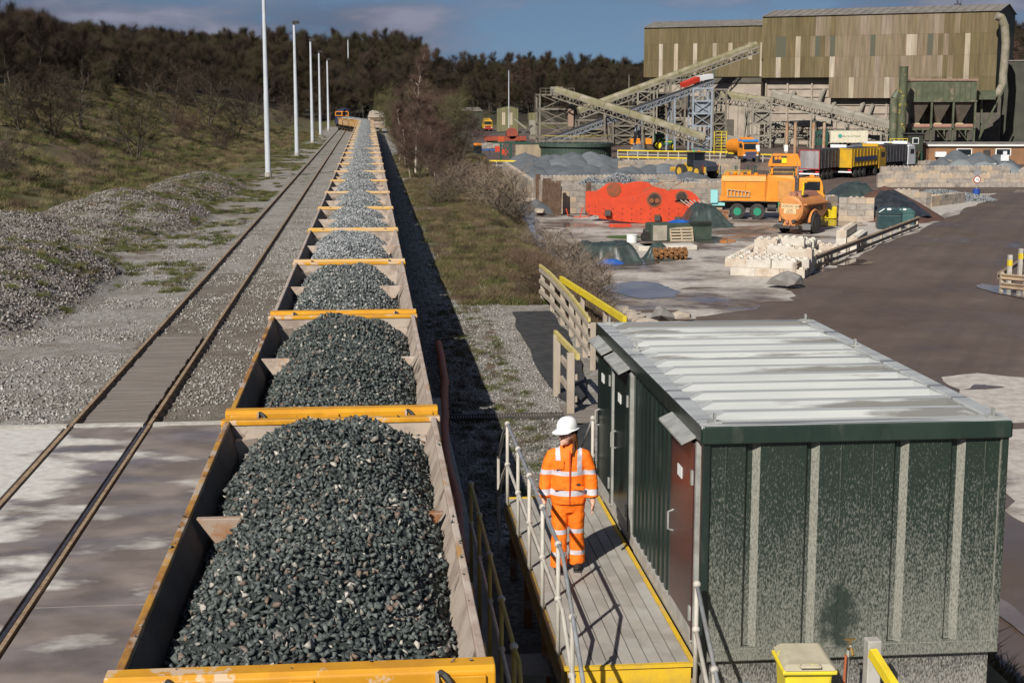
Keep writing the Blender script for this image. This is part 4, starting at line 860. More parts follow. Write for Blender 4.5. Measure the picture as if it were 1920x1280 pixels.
# ------------------------------------------------------------------ concrete blocks
BLK = [mat('block_a', (.40, .335, .265), (.30, .25, .20), 1.6, .92, 0, .25), mat('block_b', (.34, .30, .26), (.25, .22, .19), 2.0, .92, 0, .25, c3=(.17, .15, .13), s3=1.2), mat('block_c', (.47, .36, .25), (.38, .30, .22), 1.3, .92, 0, .25)]
BLKW = [mat('block_pale', (.56, .52, .45), (.46, .42, .36), 1.6, .92, 0, .2), mat('block_pale_stained', (.52, .46, .38), (.44, .36, .28), 2.4, .92, 0, .2, c3=(.33, .23, .15), s3=1.6, l3=.6, h3=.7)]
BLx, BWy, BHz = 1.32, .62, .46
def block_mesh(m, studs=True, ln=BLx):
    b = MB(); b.box((0, 0, BHz/2), (ln-.015, BWy-.012, BHz-.012))
    me = b.mesh('block'); me.materials.append(m); return me
def studded(m, ln=BLx):
    b = MB(); b.box((0, 0, BHz/2), (ln-.015, BWy-.012, BHz-.012)); k = 3 if ln > 1 else 2
    for i in range(k): 
        x = (i-(k-1)/2)*ln/k; q = [(x-.13, -.13, BHz-.006), (x+.13, -.13, BHz-.006), (x+.13, .13, BHz-.006), (x-.13, .13, BHz-.006)]; t_ = [(x-.09, -.09, BHz+.085), (x+.09, -.09, BHz+.085), (x+.09, .09, BHz+.085), (x-.09, .09, BHz+.085)]
        b.add(q+t_, [(4, 5, 6, 7), (0, 1, 5, 4), (1, 2, 6, 5), (2, 3, 7, 6), (3, 0, 4, 7)])
    me = b.mesh('block'); me.materials.append(m); return me
BM = [block_mesh(m) for m in BLK]; BMS = [studded(m) for m in BLK]; BMH = [block_mesh(m, ln=BLx/2) for m in BLK]; BMP = [studded(m) for m in BLKW]
def wall(label, p0, p1, courses, world=False, studs=True, z=ZY, pal=None, step=None):
    a = Vector((*p0, z)) if world else gp(*p0, z); b = Vector((*p1, z)) if world else gp(*p1, z)
    d = b-a; ln = d.length; n = max(1, round(ln/BLx)); rz = math.atan2(d.y, d.x); t = thing('block_wall', label, 'wall', a, rz, 'concrete block bay walls')
    for c in range(courses):
        off = (c % 2)*.5
        for i in range(n+(1 if off else 0)):
            top = c == courses-1
            if step and top and i > n*step: continue
            k = random.choice((0, 0, 1, 1, 2))
            half = off and (i == 0 or i == n)
            x = (i+.5-off)*BLx
            if half: x = BLx*.25 if i == 0 else n*BLx-BLx*.25
            o = obj('block', (BMH if half else BMS if top and studs else BM)[k], t); o.location = (x, random.uniform(-.012, .012), c*BHz+.01); o.rotation_euler = (0, 0, random.uniform(-.006, .006))
    return t
wall('long block wall running beside the muddy stream', (947, 334), (1004, 380), 4)
wall('short block wall joining the stream wall to the front bay wall', (1006, 381), (1049, 401), 5)
wall('front block wall of the gravel bay behind the orange plates', (1050, 401), (1352, 393), 5)
wall('middle block wall between the dark sand and the gravel', (1012, 356), (1362, 352), 3, step=.68)
wall('back block wall behind the wheel loader', (1160, 331), (1392, 327), 4)
wall('lower front block wall of the grey sand bay', (1644, 351), (1914, 351), 3)
wall('upper block wall of the grey sand bay, set back', (1650, 344), (1880, 343), 4)
wall('return block wall at the end of the grey sand bay', (1914, 351), (1960, 318), 4)
wall('low block wall at the side of the grey sand bay', (1722, 331), (1790, 330), 4)
wall('four course block pier beside the covered soil heap', (1572, 415), (1622, 416), 4)
wall('worn block wall between the tanker and the soil heap', (1545, 400), (1572, 398), 3)
wall('stepped block pier behind the green oil tanks', (1664, 396), (1716, 398), 4)
wall('narrow block pier at the corner of the chippings bay', (1716, 402), (1740, 404), 4)
wall('low two course block wall along the chippings bay', (1740, 388), (1806, 380), 2)
wall('low block wall closing the soil bay', (1622, 390), (1664, 392), 2)
# stored blocks beside the guard rail
O = gp(1369, 517, ZY); u = (gp(1492, 522, ZY)-O).normalized(); v = Vector((-u.y, u.x, 0)); ru = math.atan2(u.y, u.x)
def stored(a, c, k, along, label='pale stud-topped concrete block in the stack beside the guard rail', grp='blocks stacked beside the guard rail'):
    o = obj('concrete_block', random.choice(BMP)); p = O+u*a+v*c; o.location = (p.x, p.y, ZY+.02+k*BHz); o.rotation_euler = (0, 0, ru+(math.pi/2 if along else 0)+random.uniform(-.02, .02)); tag(o, label, 'block', grp)
for i in range(3): stored(.66+i*BLx, .31, 0, False)
stored(.35, .31, 1, False); stored(1.5, .31, 1, False); stored(2.85, .31, 1, False)
for j in range(20):
    for i in range(3):
        if j > 12 and random.random() < .25: continue
        a_ = .66+i*BLx+random.uniform(-.04, .04); stored(a_, 1.05+j*.78, 0, False)
        if not (j > 12 and random.random() < .5) and not (i == 2 and j > 3) and not (i == 0 and j in (4, 5)): stored(a_+.1, 1.05+j*.78+random.uniform(-.05, .05), 1, False)
        if (i, j) in ((0, 7), (0, 8), (1, 3), (1, 9), (2, 1)): stored(a_+.1, 1.05+j*.78, 2, False)
for j in range(7): stored(-.1, 1.3+j*1.4, 1, True)
for k in range(3):
    for j in range(4):
        for i in range(2 if k < 2 else 1): stored(4.4+i*.66-.4, 14.6+j*1.36, k, True, 'pale block in the tall pile near the green oil tanks', 'blocks piled near the oil tanks')
# guard rail
t = thing('guard_rail', 'long rusty steel guard rail on short posts along the brown road', 'guard rail')
A = gp(1492, 522, ZY); Bq = gp(1722, 428, ZY); dr = (Bq-A).normalized(); nn = Vector((dr.y, -dr.x, 0))
RAILB = mat('rail_tan', (.32, .23, .145), (.22, .16, .11), 2.5, .75)
b = MB(); pr = [(0, .0), (.09, .06), (.02, .13), (.02, .19), (.09, .26), (0, .32), (-.03, .32), (.05, .26), (-.01, .19), (-.01, .13), (.05, .06), (-.03, 0)]
b.prism([A+nn*x+Vector((0, 0, .55+z)) for x, z in pr], Bq-A); b.build('beam', RAILB, t)
b = MB(); b.prism([A+nn*x*.6+Vector((0, 0, .12+z*.6)) for x, z in pr], Bq-A); b.build('lower_beam', RAILB, t)
for k in range(12): p = A+dr*((Bq-A).length*k/11)-nn*.1; MB().box((p.x, p.y, ZY+.42), (.14, .14, .84), rz=math.atan2(dr.y, dr.x)).build('post', STONE, t)
t = thing('guard_rail', 'double steel guard rail with pale posts on the far side of the road bend', 'guard rail')
A = gp(1876, 548, ZY); Bq = gp(2010, 562, ZY)
for z in (.18, .62):
    b = MB(); d_ = (Bq-A).normalized(); nn = Vector((d_.y, -d_.x, 0)); b.prism([A+nn*x+Vector((0, 0, z+q)) for x, q in pr], Bq-A); b.build('beam', RAILB, t)
A2 = gp(1945, 500, ZY); b = MB(); d_ = (A2-A).normalized(); nn2 = Vector((d_.y, -d_.x, 0)); b.prism([A-nn2*.2+nn2*x+Vector((0, 0, .62+q)) for x, q in pr], A2-A); b.build('beam', RAILB, t)
for k in (.02, .35, .7): p = A.lerp(Bq, k); MB().box((p.x, p.y+.1, ZY+.5), (.16, .16, 1.0)).build('post', STONE, t)
for k in (.12, .4, .75): p = A.lerp(A2, k); MB().box((p.x+.15, p.y, ZY+.85), (.18, .18, 1.7)).build('post', POSTP, t); MB().box((p.x+.15, p.y, ZY+1.3), (.19, .19, .3)).build('band', YEL2, t)
# rusty sheet pile posts at the wall corner
for i, (x, y) in enumerate(((1009, 384), (1020, 392), (1026, 394), (1030, 395), (1038, 398), (1043, 400), (1047, 402), (1102, 402))):
    p = gp(x, y+2, ZY); t_ = MB(); h_ = 2.75-.1*(i % 3); t_.box((0, 0, h_/2), (.06, .3, h_)); t_.box((0, .16, h_/2), (.3, .05, h_)); t_.box((0, -.16, h_/2), (.3, .05, h_)); o = t_.build('steel_post', mat('post_rust', (.10, .06, .04), (.16, .10, .065), 3, .85)); o.location = p; o.rotation_euler = (R(random.uniform(-2, 2)), R(random.uniform(-3, 3)), .3)
    tag(o, 'rusty steel beam post propping the block wall corner' if i < 7 else 'single rusty steel post against the front bay wall', 'post', 'posts at the wall corner' if i < 7 else None)
# ------------------------------------------------------------------ heaps
def heap(name, label, c, rx, ry, h, m, group=None, stones=None, seed=0, kind=None, cat='heap', pw=1.2, n=26):
    vs = []; fs = []; cx, cy, cz = c; rings = 9
    def hh(r_, a): return h*(1-r_**pw)*(1+.12*fbm(math.cos(a)*r_*2+seed, math.sin(a)*r_*2, 1.2, 3))-.02
    vs.append((0, 0, h))
    for i in range(1, rings+1):
        r_ = i/rings
        for j in range(n):
            a = 2*math.pi*j/n; k = 1+.13*fbm(math.cos(a)+seed*1.7, math.sin(a), 1.5, 2); vs.append((math.cos(a)*r_*rx*k, math.sin(a)*r_*ry*k, max(-.05, hh(r_, a)) if r_ < 1 else -.05))
    fs = [(0, 1+j, 1+(j+1) % n) for j in range(n)]
    for i in range(rings-1):
        for j in range(n): q = 1+i*n; fs.append((q+j, q+n+j, q+n+(j+1) % n, q+(j+1) % n))
    if stones:
        sz, dens, sm_ = stones; r = np.random.default_rng(seed); N_ = int(rx*ry*3.2*dens); rr = np.sqrt(r.random(N_)); aa = r.random(N_)*2*math.pi
        P = np.stack([np.cos(aa)*rr*rx, np.sin(aa)*rr*ry, np.maximum(-.02, h*(1-rr**pw)+r.uniform(-.03, .06, N_))], 1); me = scatter(name, P, r.uniform(.6, 1.3, N_)*sz, [sm_], PEBBLES, seed)
        bm = bmesh.new(); bm.from_mesh(me); bm.free(); o = obj(name, me); o.location = c; tag(o, label, cat, group, 'stuff')
    else:
        o = MB().add(vs, fs).build(name, m, None, smooth=True); o.location = c; tag(o, label, cat, group, kind)
    return o
SAND = mat('dark_sand', (.105, .115, .125), (.085, .094, .103), .8, .95, 0, .1); SANDL = mat('pale_sand', (.20, .22, .225), (.17, .185, .19), .8, .95)
SOIL = mat('red_soil', (.105, .05, .033), (.075, .038, .027), 2, .95, 0, .5)
CHIP = stone_mat('chippings', [(0, (.16, .17, .18)), (.5, (.24, .255, .27)), (1, (.36, .37, .38))], .8, .3)
k = 0
for row, (py, x0, x1, nn_, h) in enumerate(((302, 975, 1150, 6, 1.9), (310, 965, 1240, 8, 1.6), (320, 985, 1270, 8, 1.5), (333, 1000, 1320, 8, 1.25))):
    for i in range(nn_):
        px = x0+(x1-x0)*(i+.5)/nn_+random.uniform(-8, 8); p = gp(px, py+10, ZY); s = p.y/170; k += 1
        heap('sand_heap', 'dark grey sand heap tipped among others behind the block walls', p, random.uniform(2.7, 3.5)*s, random.uniform(4.0, 5.0), h*random.uniform(.85, 1.1), SAND if random.random() < .75 else mat('mid_sand', (.14, .155, .165), (.12, .13, .14), .8, .95), 'dark sand heaps in the block bays', seed=k, pw=random.uniform(1.15, 1.7))
for px in (1345, 1370, 1395): pass
for i, (px, py, rx, ry, h) in enumerate(((1110, 371, 3.2, 3.5, 1.95), (1160, 372, 4.2, 4.5, 2.35), (1220, 371, 3.4, 3.5, 1.8), (1290, 366, 4.0, 3.0, 1.6), (1335, 366, 3.0, 3.0, 1.4))):
    heap('gravel_heap', 'pale grey gravel heap in the bay behind the orange plates', gp(px, py, ZY), rx, ry, h, None, 'gravel heaps in the front bay', (.085, 90, CHIP), 30+i, pw=1.25)
for i, (px, py, rx, ry, h, m) in enumerate(((1835, 333, 4.6, 4, 3.0, SAND), (1795, 329, 4.4, 4, 3.0, SAND), (1765, 332, 3.2, 3.5, 2.3, SAND), (1870, 330, 4.0, 4.5, 2.6, SAND))): heap('sand_heap', 'tall dark sand heap at the back of the sand bay before the brick hut', gp(px, py, ZY), rx, ry, h, m, 'dark heaps in the sand bay', seed=50+i, pw=1.35)
for i, (px, rx, h) in enumerate(((1765, 3.0, 1.9), (1800, 3.8, 2.5), (1845, 3.4, 2.3), (1885, 3.6, 2.2))): heap('sand_heap', 'pale grey sand heap at the front of the sand bay before the brick hut', gp(px, 341, ZY), rx, 3.0, h, SANDL, 'pale heaps in the sand bay', seed=60+i, pw=1.5)
for i, (px, py, rx, ry, h) in enumerate(((1700, 378, 3.2, 3, .9), (1760, 373, 5, 3, .85), (1810, 374, 2.6, 3.4, .55))): heap('chippings_heap', 'low grey chippings heap behind the low block wall', gp(px, py, ZY), rx, ry, h, None, 'chippings behind the low wall', (.09, 60, CHIP), 70+i)
heap('soil_heap', 'large red brown soil heap partly covered with black sheeting', gp(1655, 408, ZY), 4.6, 5.5, 2.5, SOIL, seed=80, pw=1.15)
heap('soil_heap', 'small red brown soil spill by the block pier', gp(1706, 410, ZY), 1.9, 1.6, .7, SOIL, seed=81)
heap('sand_heap', 'small grey sand pile against the stream wall corner', gp(1003, 398, ZY), 1.9, 2.4, 1.1, SAND, seed=82)
heap('earth_heap', 'brown earth heap by the blue barrel sign', gp(1465, 318, ZY), 3.6, 3.5, 1.7, mat('brown_earth', (.17, .115, .08), (.13, .09, .065), 1.5, .95), seed=83); heap('sand_heap', 'grey sand wedge behind the parked tippers', gp(1615, 312, ZY), 7, 4, 3.0, SAND, seed=84, pw=1.6); heap('sand_heap', 'pale grey sand wedge next to the brown earth heap', gp(1492, 318, ZY), 2.5, 4, 1.3, SANDL, seed=85)
# tarpaulins
TARP = mat('green_tarp', (.045, .062, .056), (.028, .038, .036), 1.2, .38, 0, .35, bscale=4)
BLUEP = mat('blue_tarp', (.02, .11, .42), (.015, .08, .32), 2, .4)
def tarp(name, label, cx, cy, z, rx, ry, h, m, seed, parent=None, pw=3.2, rz=0., flat=.8):
    G = 40; vs = []; lump = [(random.Random(seed*7+i).uniform(-.6, .6), random.Random(seed*9+i).uniform(-.6, .6), random.Random(seed*5+i).uniform(.5, 1.)) for i in range(5)]
    for j in range(G+1):
        for i in range(G+1):
            u, v = 2*i/G-1, 2*j/G-1; e = max(abs(u), abs(v))
            top = .62+.38*max(k*math.exp(-((u-a)**2+(v-b)**2)*pw) for a, b, k in lump) if pw < 2.5 else .86+.14*fbm(u+seed, v, 1.3, 2)
            edge = sm((1.0-e)/.42) if pw > 2.5 else sm((1.05-e)/.85)
            per = math.atan2(v, u); cr = abs(mnoise.noise(Vector((u*3.1+seed, v*3.1, seed))))-.2; cr2 = abs(mnoise.noise(Vector((u*7+seed, v*7, 3+seed))))-.2
            fold = .5*math.sin(per*11+seed+3*fbm(u*2, v*2, 1, 2, seed))*max(0, e-.45)*(1.1-e)
            zz = h*(edge*top+.22*fold+(.16*cr+.10*cr2)*edge)
            k = 1+.10*fbm(math.cos(per)*2+seed, math.sin(per)*2, 1.2, 3)
            vs.append((u*rx*k+.05*fold, v*ry*k, max(.015*(1+.5*math.sin(i*3+j*5)), zz)))
    fs = [(j*(G+1)+i, j*(G+1)+i+1, (j+1)*(G+1)+i+1, (j+1)*(G+1)+i) for j in range(G) for i in range(G)]
    o = MB().add(vs, fs).build(name, m, parent, smooth=True); o.location = (cx, cy, z); o.rotation_euler = (0, 0, rz)
    if label: tag(o, label, 'tarpaulin')
    return o
def at(px, py): p = gp(px, py, ZY); return p.x, p.y
x, y = at(1140, 492); tarp('tarpaulin_cover', 'dark green tarpaulin draped over a flat stack beside the bare bush', x, y+.8, ZY, 2.05, 1.5, 1.25, TARP, 1)
x, y = at(1143, 493); tarp('blue_sheet', 'bright blue plastic sheet crumpled below the green tarpaulin', x, y-.35, ZY, .95, .35, .3, BLUEP, 2, pw=2)
x, y = at(1340, 425); tarp('tarpaulin_cover', 'dark green tarpaulin heap between the orange plates and the truck', x-.6, y+1.0, ZY, 2.0, 2.0, 1.75, TARP, 3, pw=1.2)
x, y = at(1232, 488); tarp('tarpaulin_cover', 'small dark green tarpaulin bundled beside the rusty toothed roller', x+.1, y+.3, ZY, .95, .8, 1.05, TARP, 4, pw=1.8)
x, y = at(1600, 392); tarp('tarpaulin_cover', 'dark green sheet over the peak of the soil heap', x+.2, y+1, ZY+.6, 2.6, 3.0, 1.8, TARP, 6, pw=1.4)
SHEETB = mat('black_sheeting', (.02, .022, .024), (.04, .042, .045), 2, .3, 0, .5, bscale=3)
o = MB(); cH = gp(1655, 408, ZY)
qs = []
for i in range(9):
    for j in range(9):
        s_, r_ = i/8, .2+.68*j/8; a = R(-130+80*s_); zz = 2.5*(1-r_**1.15)+.1+.10*fbm(i*.9, j*.9, 1, 3); qs.append((cH.x+math.cos(a)*r_*4.6, cH.y+math.sin(a)*r_*5.5, ZY+zz))
o.add(qs, [(i*9+j, i*9+j+1, (i+1)*9+j+1, (i+1)*9+j) for i in range(8) for j in range(8)]); tag(o.build('black_sheeting', SHEETB, None, smooth=True), 'torn black plastic sheeting lying on the red soil heap', 'sheeting')
# green canvas generator with pallet
GCAN = mat('green_canvas', (.05, .072, .05), (.035, .052, .038), 1.5, .7, 0, .3); PALT = mat('pallet_wood', (.42, .34, .235), (.33, .26, .175), 3, .85, 0, .2, stretch=(1, 1, 4))
x, y = at(1275, 452); t = thing('covered_machine', 'boxy machine under green canvas with a pale end panel and pallet leaning on it', 'machine', (x, y+.6, ZY), R(8))
MB().box((0, 0, .6), (4.2, 1.5, 1.2)).build('canvas_body', GCAN, t, bevel=.08); MB().box((-1.55, -.77, .58), (.95, .06, 1.0)).build('end_panel', mat('panel_beige', (.38, .34, .27), (.30, .27, .21), 2, .8), t); MB().box((2.0, -.76, .6), (.1, .06, 1.1)).build('corner_rib', GCAN, t)
for i in range(12): MB().box((.5+i*.14, -.6, 1.23), (.05, .9, .05)).build('top_slat', DARKM, t)
tarp('blue_cover', None, .1, 0, 1.15, 1.0, .5, .25, BLUEP, 9, t, pw=2); b = MB(); b.cyl((-2.35, -.4, .3), (-2.35, -.15, .3), .35, 16); b.build('wheel', BLACK, t); b = MB(); b.cyl((-2.3, .3, .5), (-1.9, .3, .5), .3, 10); b.build('engine', DARKM, t)
t = thing('wooden_pallet', 'pale wooden pallet leaning against the green covered machine', 'pallet', (x+.05, y-.45, ZY), R(6)); t.rotation_euler = (R(-22), 0, R(6))
for i in range(3): MB().box((-.75+i*.75, 0, .5), (.1, .1, 1.0)).build('stringer', PALT, t)
for i in range(5): MB().box((0, -.06, .08+i*.21), (1.6, .03, .13)).build('slat', PALT, t)
# toothed roller
x, y = at(1258, 489); t = thing('toothed_roller', 'rusty toothed crusher roller lying on the wet concrete', 'roller', (x, y+.3, ZY), R(10)); RR = mat('roller_rust', (.26, .12, .04), (.17, .085, .035), 3, .8, 0, .3)
MB().cyl((-1.05, 0, .38), (1.05, 0, .38), .22, 12).build('shaft', RR, t)
for i in range(7):
    b = MB(); 
    for k_ in range(6): a = 2*math.pi*k_/6+i*.5; b.box((-.95+i*.31, math.cos(a)*.28, .38+math.sin(a)*.28), (.16, .2, .2), rot=Matrix.Rotation(a, 3, 'X'))
    b.cyl((-.95+i*.31-.06, 0, .38), (-.95+i*.31+.06, 0, .38), .29, 12); b.build('tooth_ring', RR, t)
x, y = at(1185, 455); t = thing('plastic_tub', 'white plastic tub standing on the yard near the tarpaulins', 'tub', (x, y, ZY)); b = MB(); b.cyl((0, 0, 0), (0, 0, .52), .33, 20, .36); b.build('body', WHITE, t, smooth=False); MB().cyl((0, 0, .5), (0, 0, .54), .38, 20).build('rim', WHITE, t)
for i, (px, py, w_, d_) in enumerate(((1255, 469, 3.4, 1.5), (1215, 470, 1.4, 1.8))):
    x, y = at(px, py); o = MB().box((0, 0, .16), (w_, d_, .3)).build('concrete_slab', BLKW[0], None, bevel=.03); o.location = (x, y+.5, ZY); o.rotation_euler = (0, 0, .05); tag(o, ('long' if i == 0 else 'short')+' pale concrete slab lying behind the small tarpaulin', 'slab')
# ------------------------------------------------------------------ orange crusher plates
OPL = mat('plate_orange', (.60, .055, .012), (.52, .048, .014), 1.6, .6, 0, .12, c3=(.26, .07, .03), s3=2.6, l3=.64, h3=.72)
def plate(label, pxs, Y, th, boss, rot=0., bolts=30, seed=0, lugs=()):
    P = [gd(1060+a*.2604, 280+c*.2604, Y) for a, c in pxs]; c0 = Vector((sum(p.x for p in P)/len(P), Y, ZY)); t = thing('crusher_plate', label, 'plate', c0, rot)
    b = MB(); b.prism([p-c0 for p in P][::-1], (0, th, 0)); pl = b.build('plate', OPL, t, bevel=.02); r = random.Random(seed)
    for (a, c, rr) in boss:
        q = gd(1060+a*.2604, 280+c*.2604, Y)-c0; b = MB(); b.cyl(q+Vector((0, -.03, 0)), q+Vector((0, .02, 0)), rr*1.16, 24); b.build('bearing_ring', mat('ring_rust', (.20, .075, .03), (.30, .07, .03), 3, .8), t)
        b = MB(); b.cyl(q+Vector((0, -.05, 0)), q+Vector((0, -.02, 0)), rr*.92, 20); b.build('bearing_hole', MATS['ring_rust'] if rr == .48 else mat('bearing_dark', (.03, .02, .016), (.07, .045, .03), 4, .8), t)
        for s in (-1, 1) if rr > .49 else (): MB().cyl(q+Vector((s*rr*.42, -.12, -rr*.15)), q+Vector((s*rr*.42, -.04, -rr*.15)), rr*.36, 12).build('shaft_end', MATS['ring_rust'], t)
    xs = [p.x-c0.x for p in P]; zs = [p.z-c0.z for p in P]; b = MB(); k_ = 0
    for i in range(10):
        x_ = min(xs)+(max(xs)-min(xs))*(i+.5)/10
        for z_ in (.35, .75, 1.15): b.cyl((x_, -.02, z_), (x_, .0, z_), .05, 6)
    o = b.build('bolt_heads', mat('bolt_dark', (.12, .03, .02)), t); o['kind'] = 'stuff'
    for (a, c) in lugs: q = gd(1060+a*.2604, 280+c*.2604, Y)-c0; MB().box((q.x, -.18, q.z), (.42, .36, .36)).build('lug', mat('lug_dark', (.05, .048, .046), (.09, .08, .07), 3, .7), t, bevel=.02); MB().box((q.x, -.16, q.z+.24), (.4, .3, .08)).build('lug_bracket', MATS['ring_rust'], t)
    return t
Yp = gp(1220, 420, ZY).y
plate('front orange red crusher side plate with two dark bearing holes and black lugs', [(245, 358), (245, 500), (430, 522), (610, 540), (905, 515), (912, 420), (862, 402), (800, 385), (765, 355), (735, 325), (700, 306), (655, 300), (605, 303), (560, 318), (500, 338), (420, 350), (330, 357)], Yp, .28, [(640, 362, .5)], R(-3), seed=1, lugs=((305, 460), (660, 495), (805, 505)))
plate('middle orange red crusher side plate standing behind the front one', [(148, 304), (148, 440), (170, 470), (400, 500), (620, 500), (620, 330), (540, 322), (490, 302), (450, 272), (420, 250), (385, 240), (335, 240), (300, 250), (262, 280), (225, 302)], Yp+2.4, .28, [(350, 290, .48)], R(-3), seed=2)
plate('rear orange red crusher side plate with curved end', [(430, 250), (430, 420), (960, 420), (970, 365), (940, 330), (900, 300), (840, 288), (740, 292), (640, 270), (600, 240), (545, 232), (500, 236)], Yp+5.0, .28, [(835, 345, .45)], R(-5), seed=3)
t = thing('angle_iron_tangle', 'rusty angle iron frame lying across the orange plates', 'frame', (0, 0, 0)); q = [gd(1060+a*.2604, 280+c*.2604, Yp+3) for a, c in ((560, 300), (690, 238), (840, 232), (740, 300))]
for a, c in ((0, 1), (1, 2), (2, 3), (1, 3)): MB().bar(q[a], q[c], .07).build('bar', RUSTO, t)
t = thing('mesh_basket', 'rusty mesh grating bent on the ground beside the orange plates', 'grating', (0, 0, 0)); q = [gd(1060+a*.2604, 280+c*.2604, Yp+3.5) for a, c in ((5, 425), (20, 480), (105, 490), (125, 415), (60, 485), (200, 475))]
for a, c in ((0, 1), (1, 2), (2, 3), (1, 4), (2, 5)): MB().bar(q[a], q[c], .07).build('bar', OPL, t)
t = thing('timber_ladder', 'grey slatted grid lying on the dark tarpaulin behind the plates', 'grid', (0, 0, 0))
for i in range(6): a = gd(1060+(830+i*32)*.2604, 280+365*.2604, Yp+1.9); c = gd(1060+(900+i*26)*.2604, 280+415*.2604, Yp+1.5); MB().bar(a, c, .12, .05).build('slat', mat('grid_grey', (.38, .35, .3)), t)
o = MB().box((0, 0, .1), (1.6, .5, .2)).build('orange_packer', OPL, None, bevel=.02); x, y = at(1160, 424); o.location = (x, y-.6, ZY); tag(o, 'small orange steel packer on the ground before the front plate', 'packer')
heap('grass_patch', 'bright green patch of grass on the yard behind the tarpaulin', gp(1170, 445, ZY), 1.7, 1.6, .12, mat('bright_grass', (.05, .10, .015), (.035, .07, .012), 9, .95, 0, .8), seed=90, kind='stuff', cat='grass')
# ------------------------------------------------------------------ vehicles
ORT = mat('truck_orange', (.72, .25, .012), (.66, .22, .014), 1.5, .5, 0, 0, c3=(.45, .20, .05), s3=2.5, l3=.66, h3=.76)
TYRE = mat('tyre', (.022, .021, .02), (.05, .045, .04), 4, .9); GRN = mat('hub_green', (.015, .22, .12)); SILV = mat('trailer_silver', (.36, .34, .34), (.22, .20, .20), 1.2, .55, .2, 0, stretch=(1, 1, .25)); DSIDE = mat('trailer_dark', (.05, .05, .055), (.085, .08, .08), 1.5, .6)
REDT = mat('trim_red', (.32, .03, .03)); YLOR = mat('lorry_yellow', (.58, .33, .01), (.46, .27, .02), 1.2, .5); WHT = mat('lorry_white', (.70, .71, .72)); LAMP = mat('lamp_orange', (.8, .25, .02)); NAVYB = mat('navy_band', (.05, .06, .12))
def wheel(parent, x, y, r, w, hub=None, rim=.55):
    s = 1 if y > 0 else -1
    o = MB().cyl((x, y-s*w/2, r), (x, y+s*w/2, r), r, 22).build('tyre', TYRE, parent, bevel=.03)
    MB().cyl((x, y+s*w*.42, r), (x, y+s*(w/2+.015), r), r*rim, 16).build('hub', hub or DARKM, o); return o
def text(name, body, size, m, loc, rot, parent):
    c = bpy.data.curves.new(name, 'FONT'); c.body = body; c.size = size; c.align_x = 'CENTER'; c.align_y = 'CENTER'; c.extrude = .004; c.resolution_u = 2
    o = bpy.data.objects.new('tmp', c); C.objects.link(o); dg = bpy.context.evaluated_depsgraph_get(); me = bpy.data.meshes.new_from_object(o.evaluated_get(dg)); bpy.data.objects.remove(o)
    me.materials.clear(); me.materials.append(m); q = obj(name, me, parent); q.location = loc; q.rotation_euler = rot; return q
def cabin(t, x0, x1, m, z0=.75, z1=3.1, w=2.45, bm=None, roof=0.35):
    b = MB(); b.prism([(x0, -w/2, z0), (x1, -w/2, z0), (x1, -w/2, z0+.95), (x1-.22, -w/2, z1-.25), (x1-.35, -w/2, z1), (x0, -w/2, z1)], (0, w, 0)); c = b.build('cab', m, t, bevel=.05)
    b = MB(); b.add([(x1+.012, -w/2+.14, z0+1.02), (x1+.012, w/2-.14, z0+1.02), (x1-.19, w/2-.2, z1-.34), (x1-.19, -w/2+.2, z1-.34)], [(0, 1, 2, 3)]); b.build('windscreen', GLASS, c)
    for s in (-1, 1): MB().box(((x0+x1)/2+.1, s*(w/2+.004), (z0+z1)/2+.45), ((x1-x0)*.5, .012, .62)).build('side_window', GLASS, c)
    MB().box((x1+.03, 0, z0+.45), (.06, w*.72, .5)).build('grille', bm or DARKM, c); MB().box((x1+.05, 0, z0-.05), (.14, w, .35)).build('bumper', bm or DARKM, c)
    for s in (-1, 1): MB().box((x1+.04, s*w*.4, z0+.2), (.05, .32, .18)).build('headlight', WHITE, c); MB().box((x1-.1, s*(w/2+.14), z1-.75), (.08, .18, .42)).build('mirror', BLACK, c)
    if roof: MB().prism([(x0+.1, -w*.4, z1+.002), (x1-.5, -w*.4, z1+.002), (x0+.1, -w*.4, z1+.55)], (0, w*.8, 0)).build('roof_fairing', m, c)
    return c
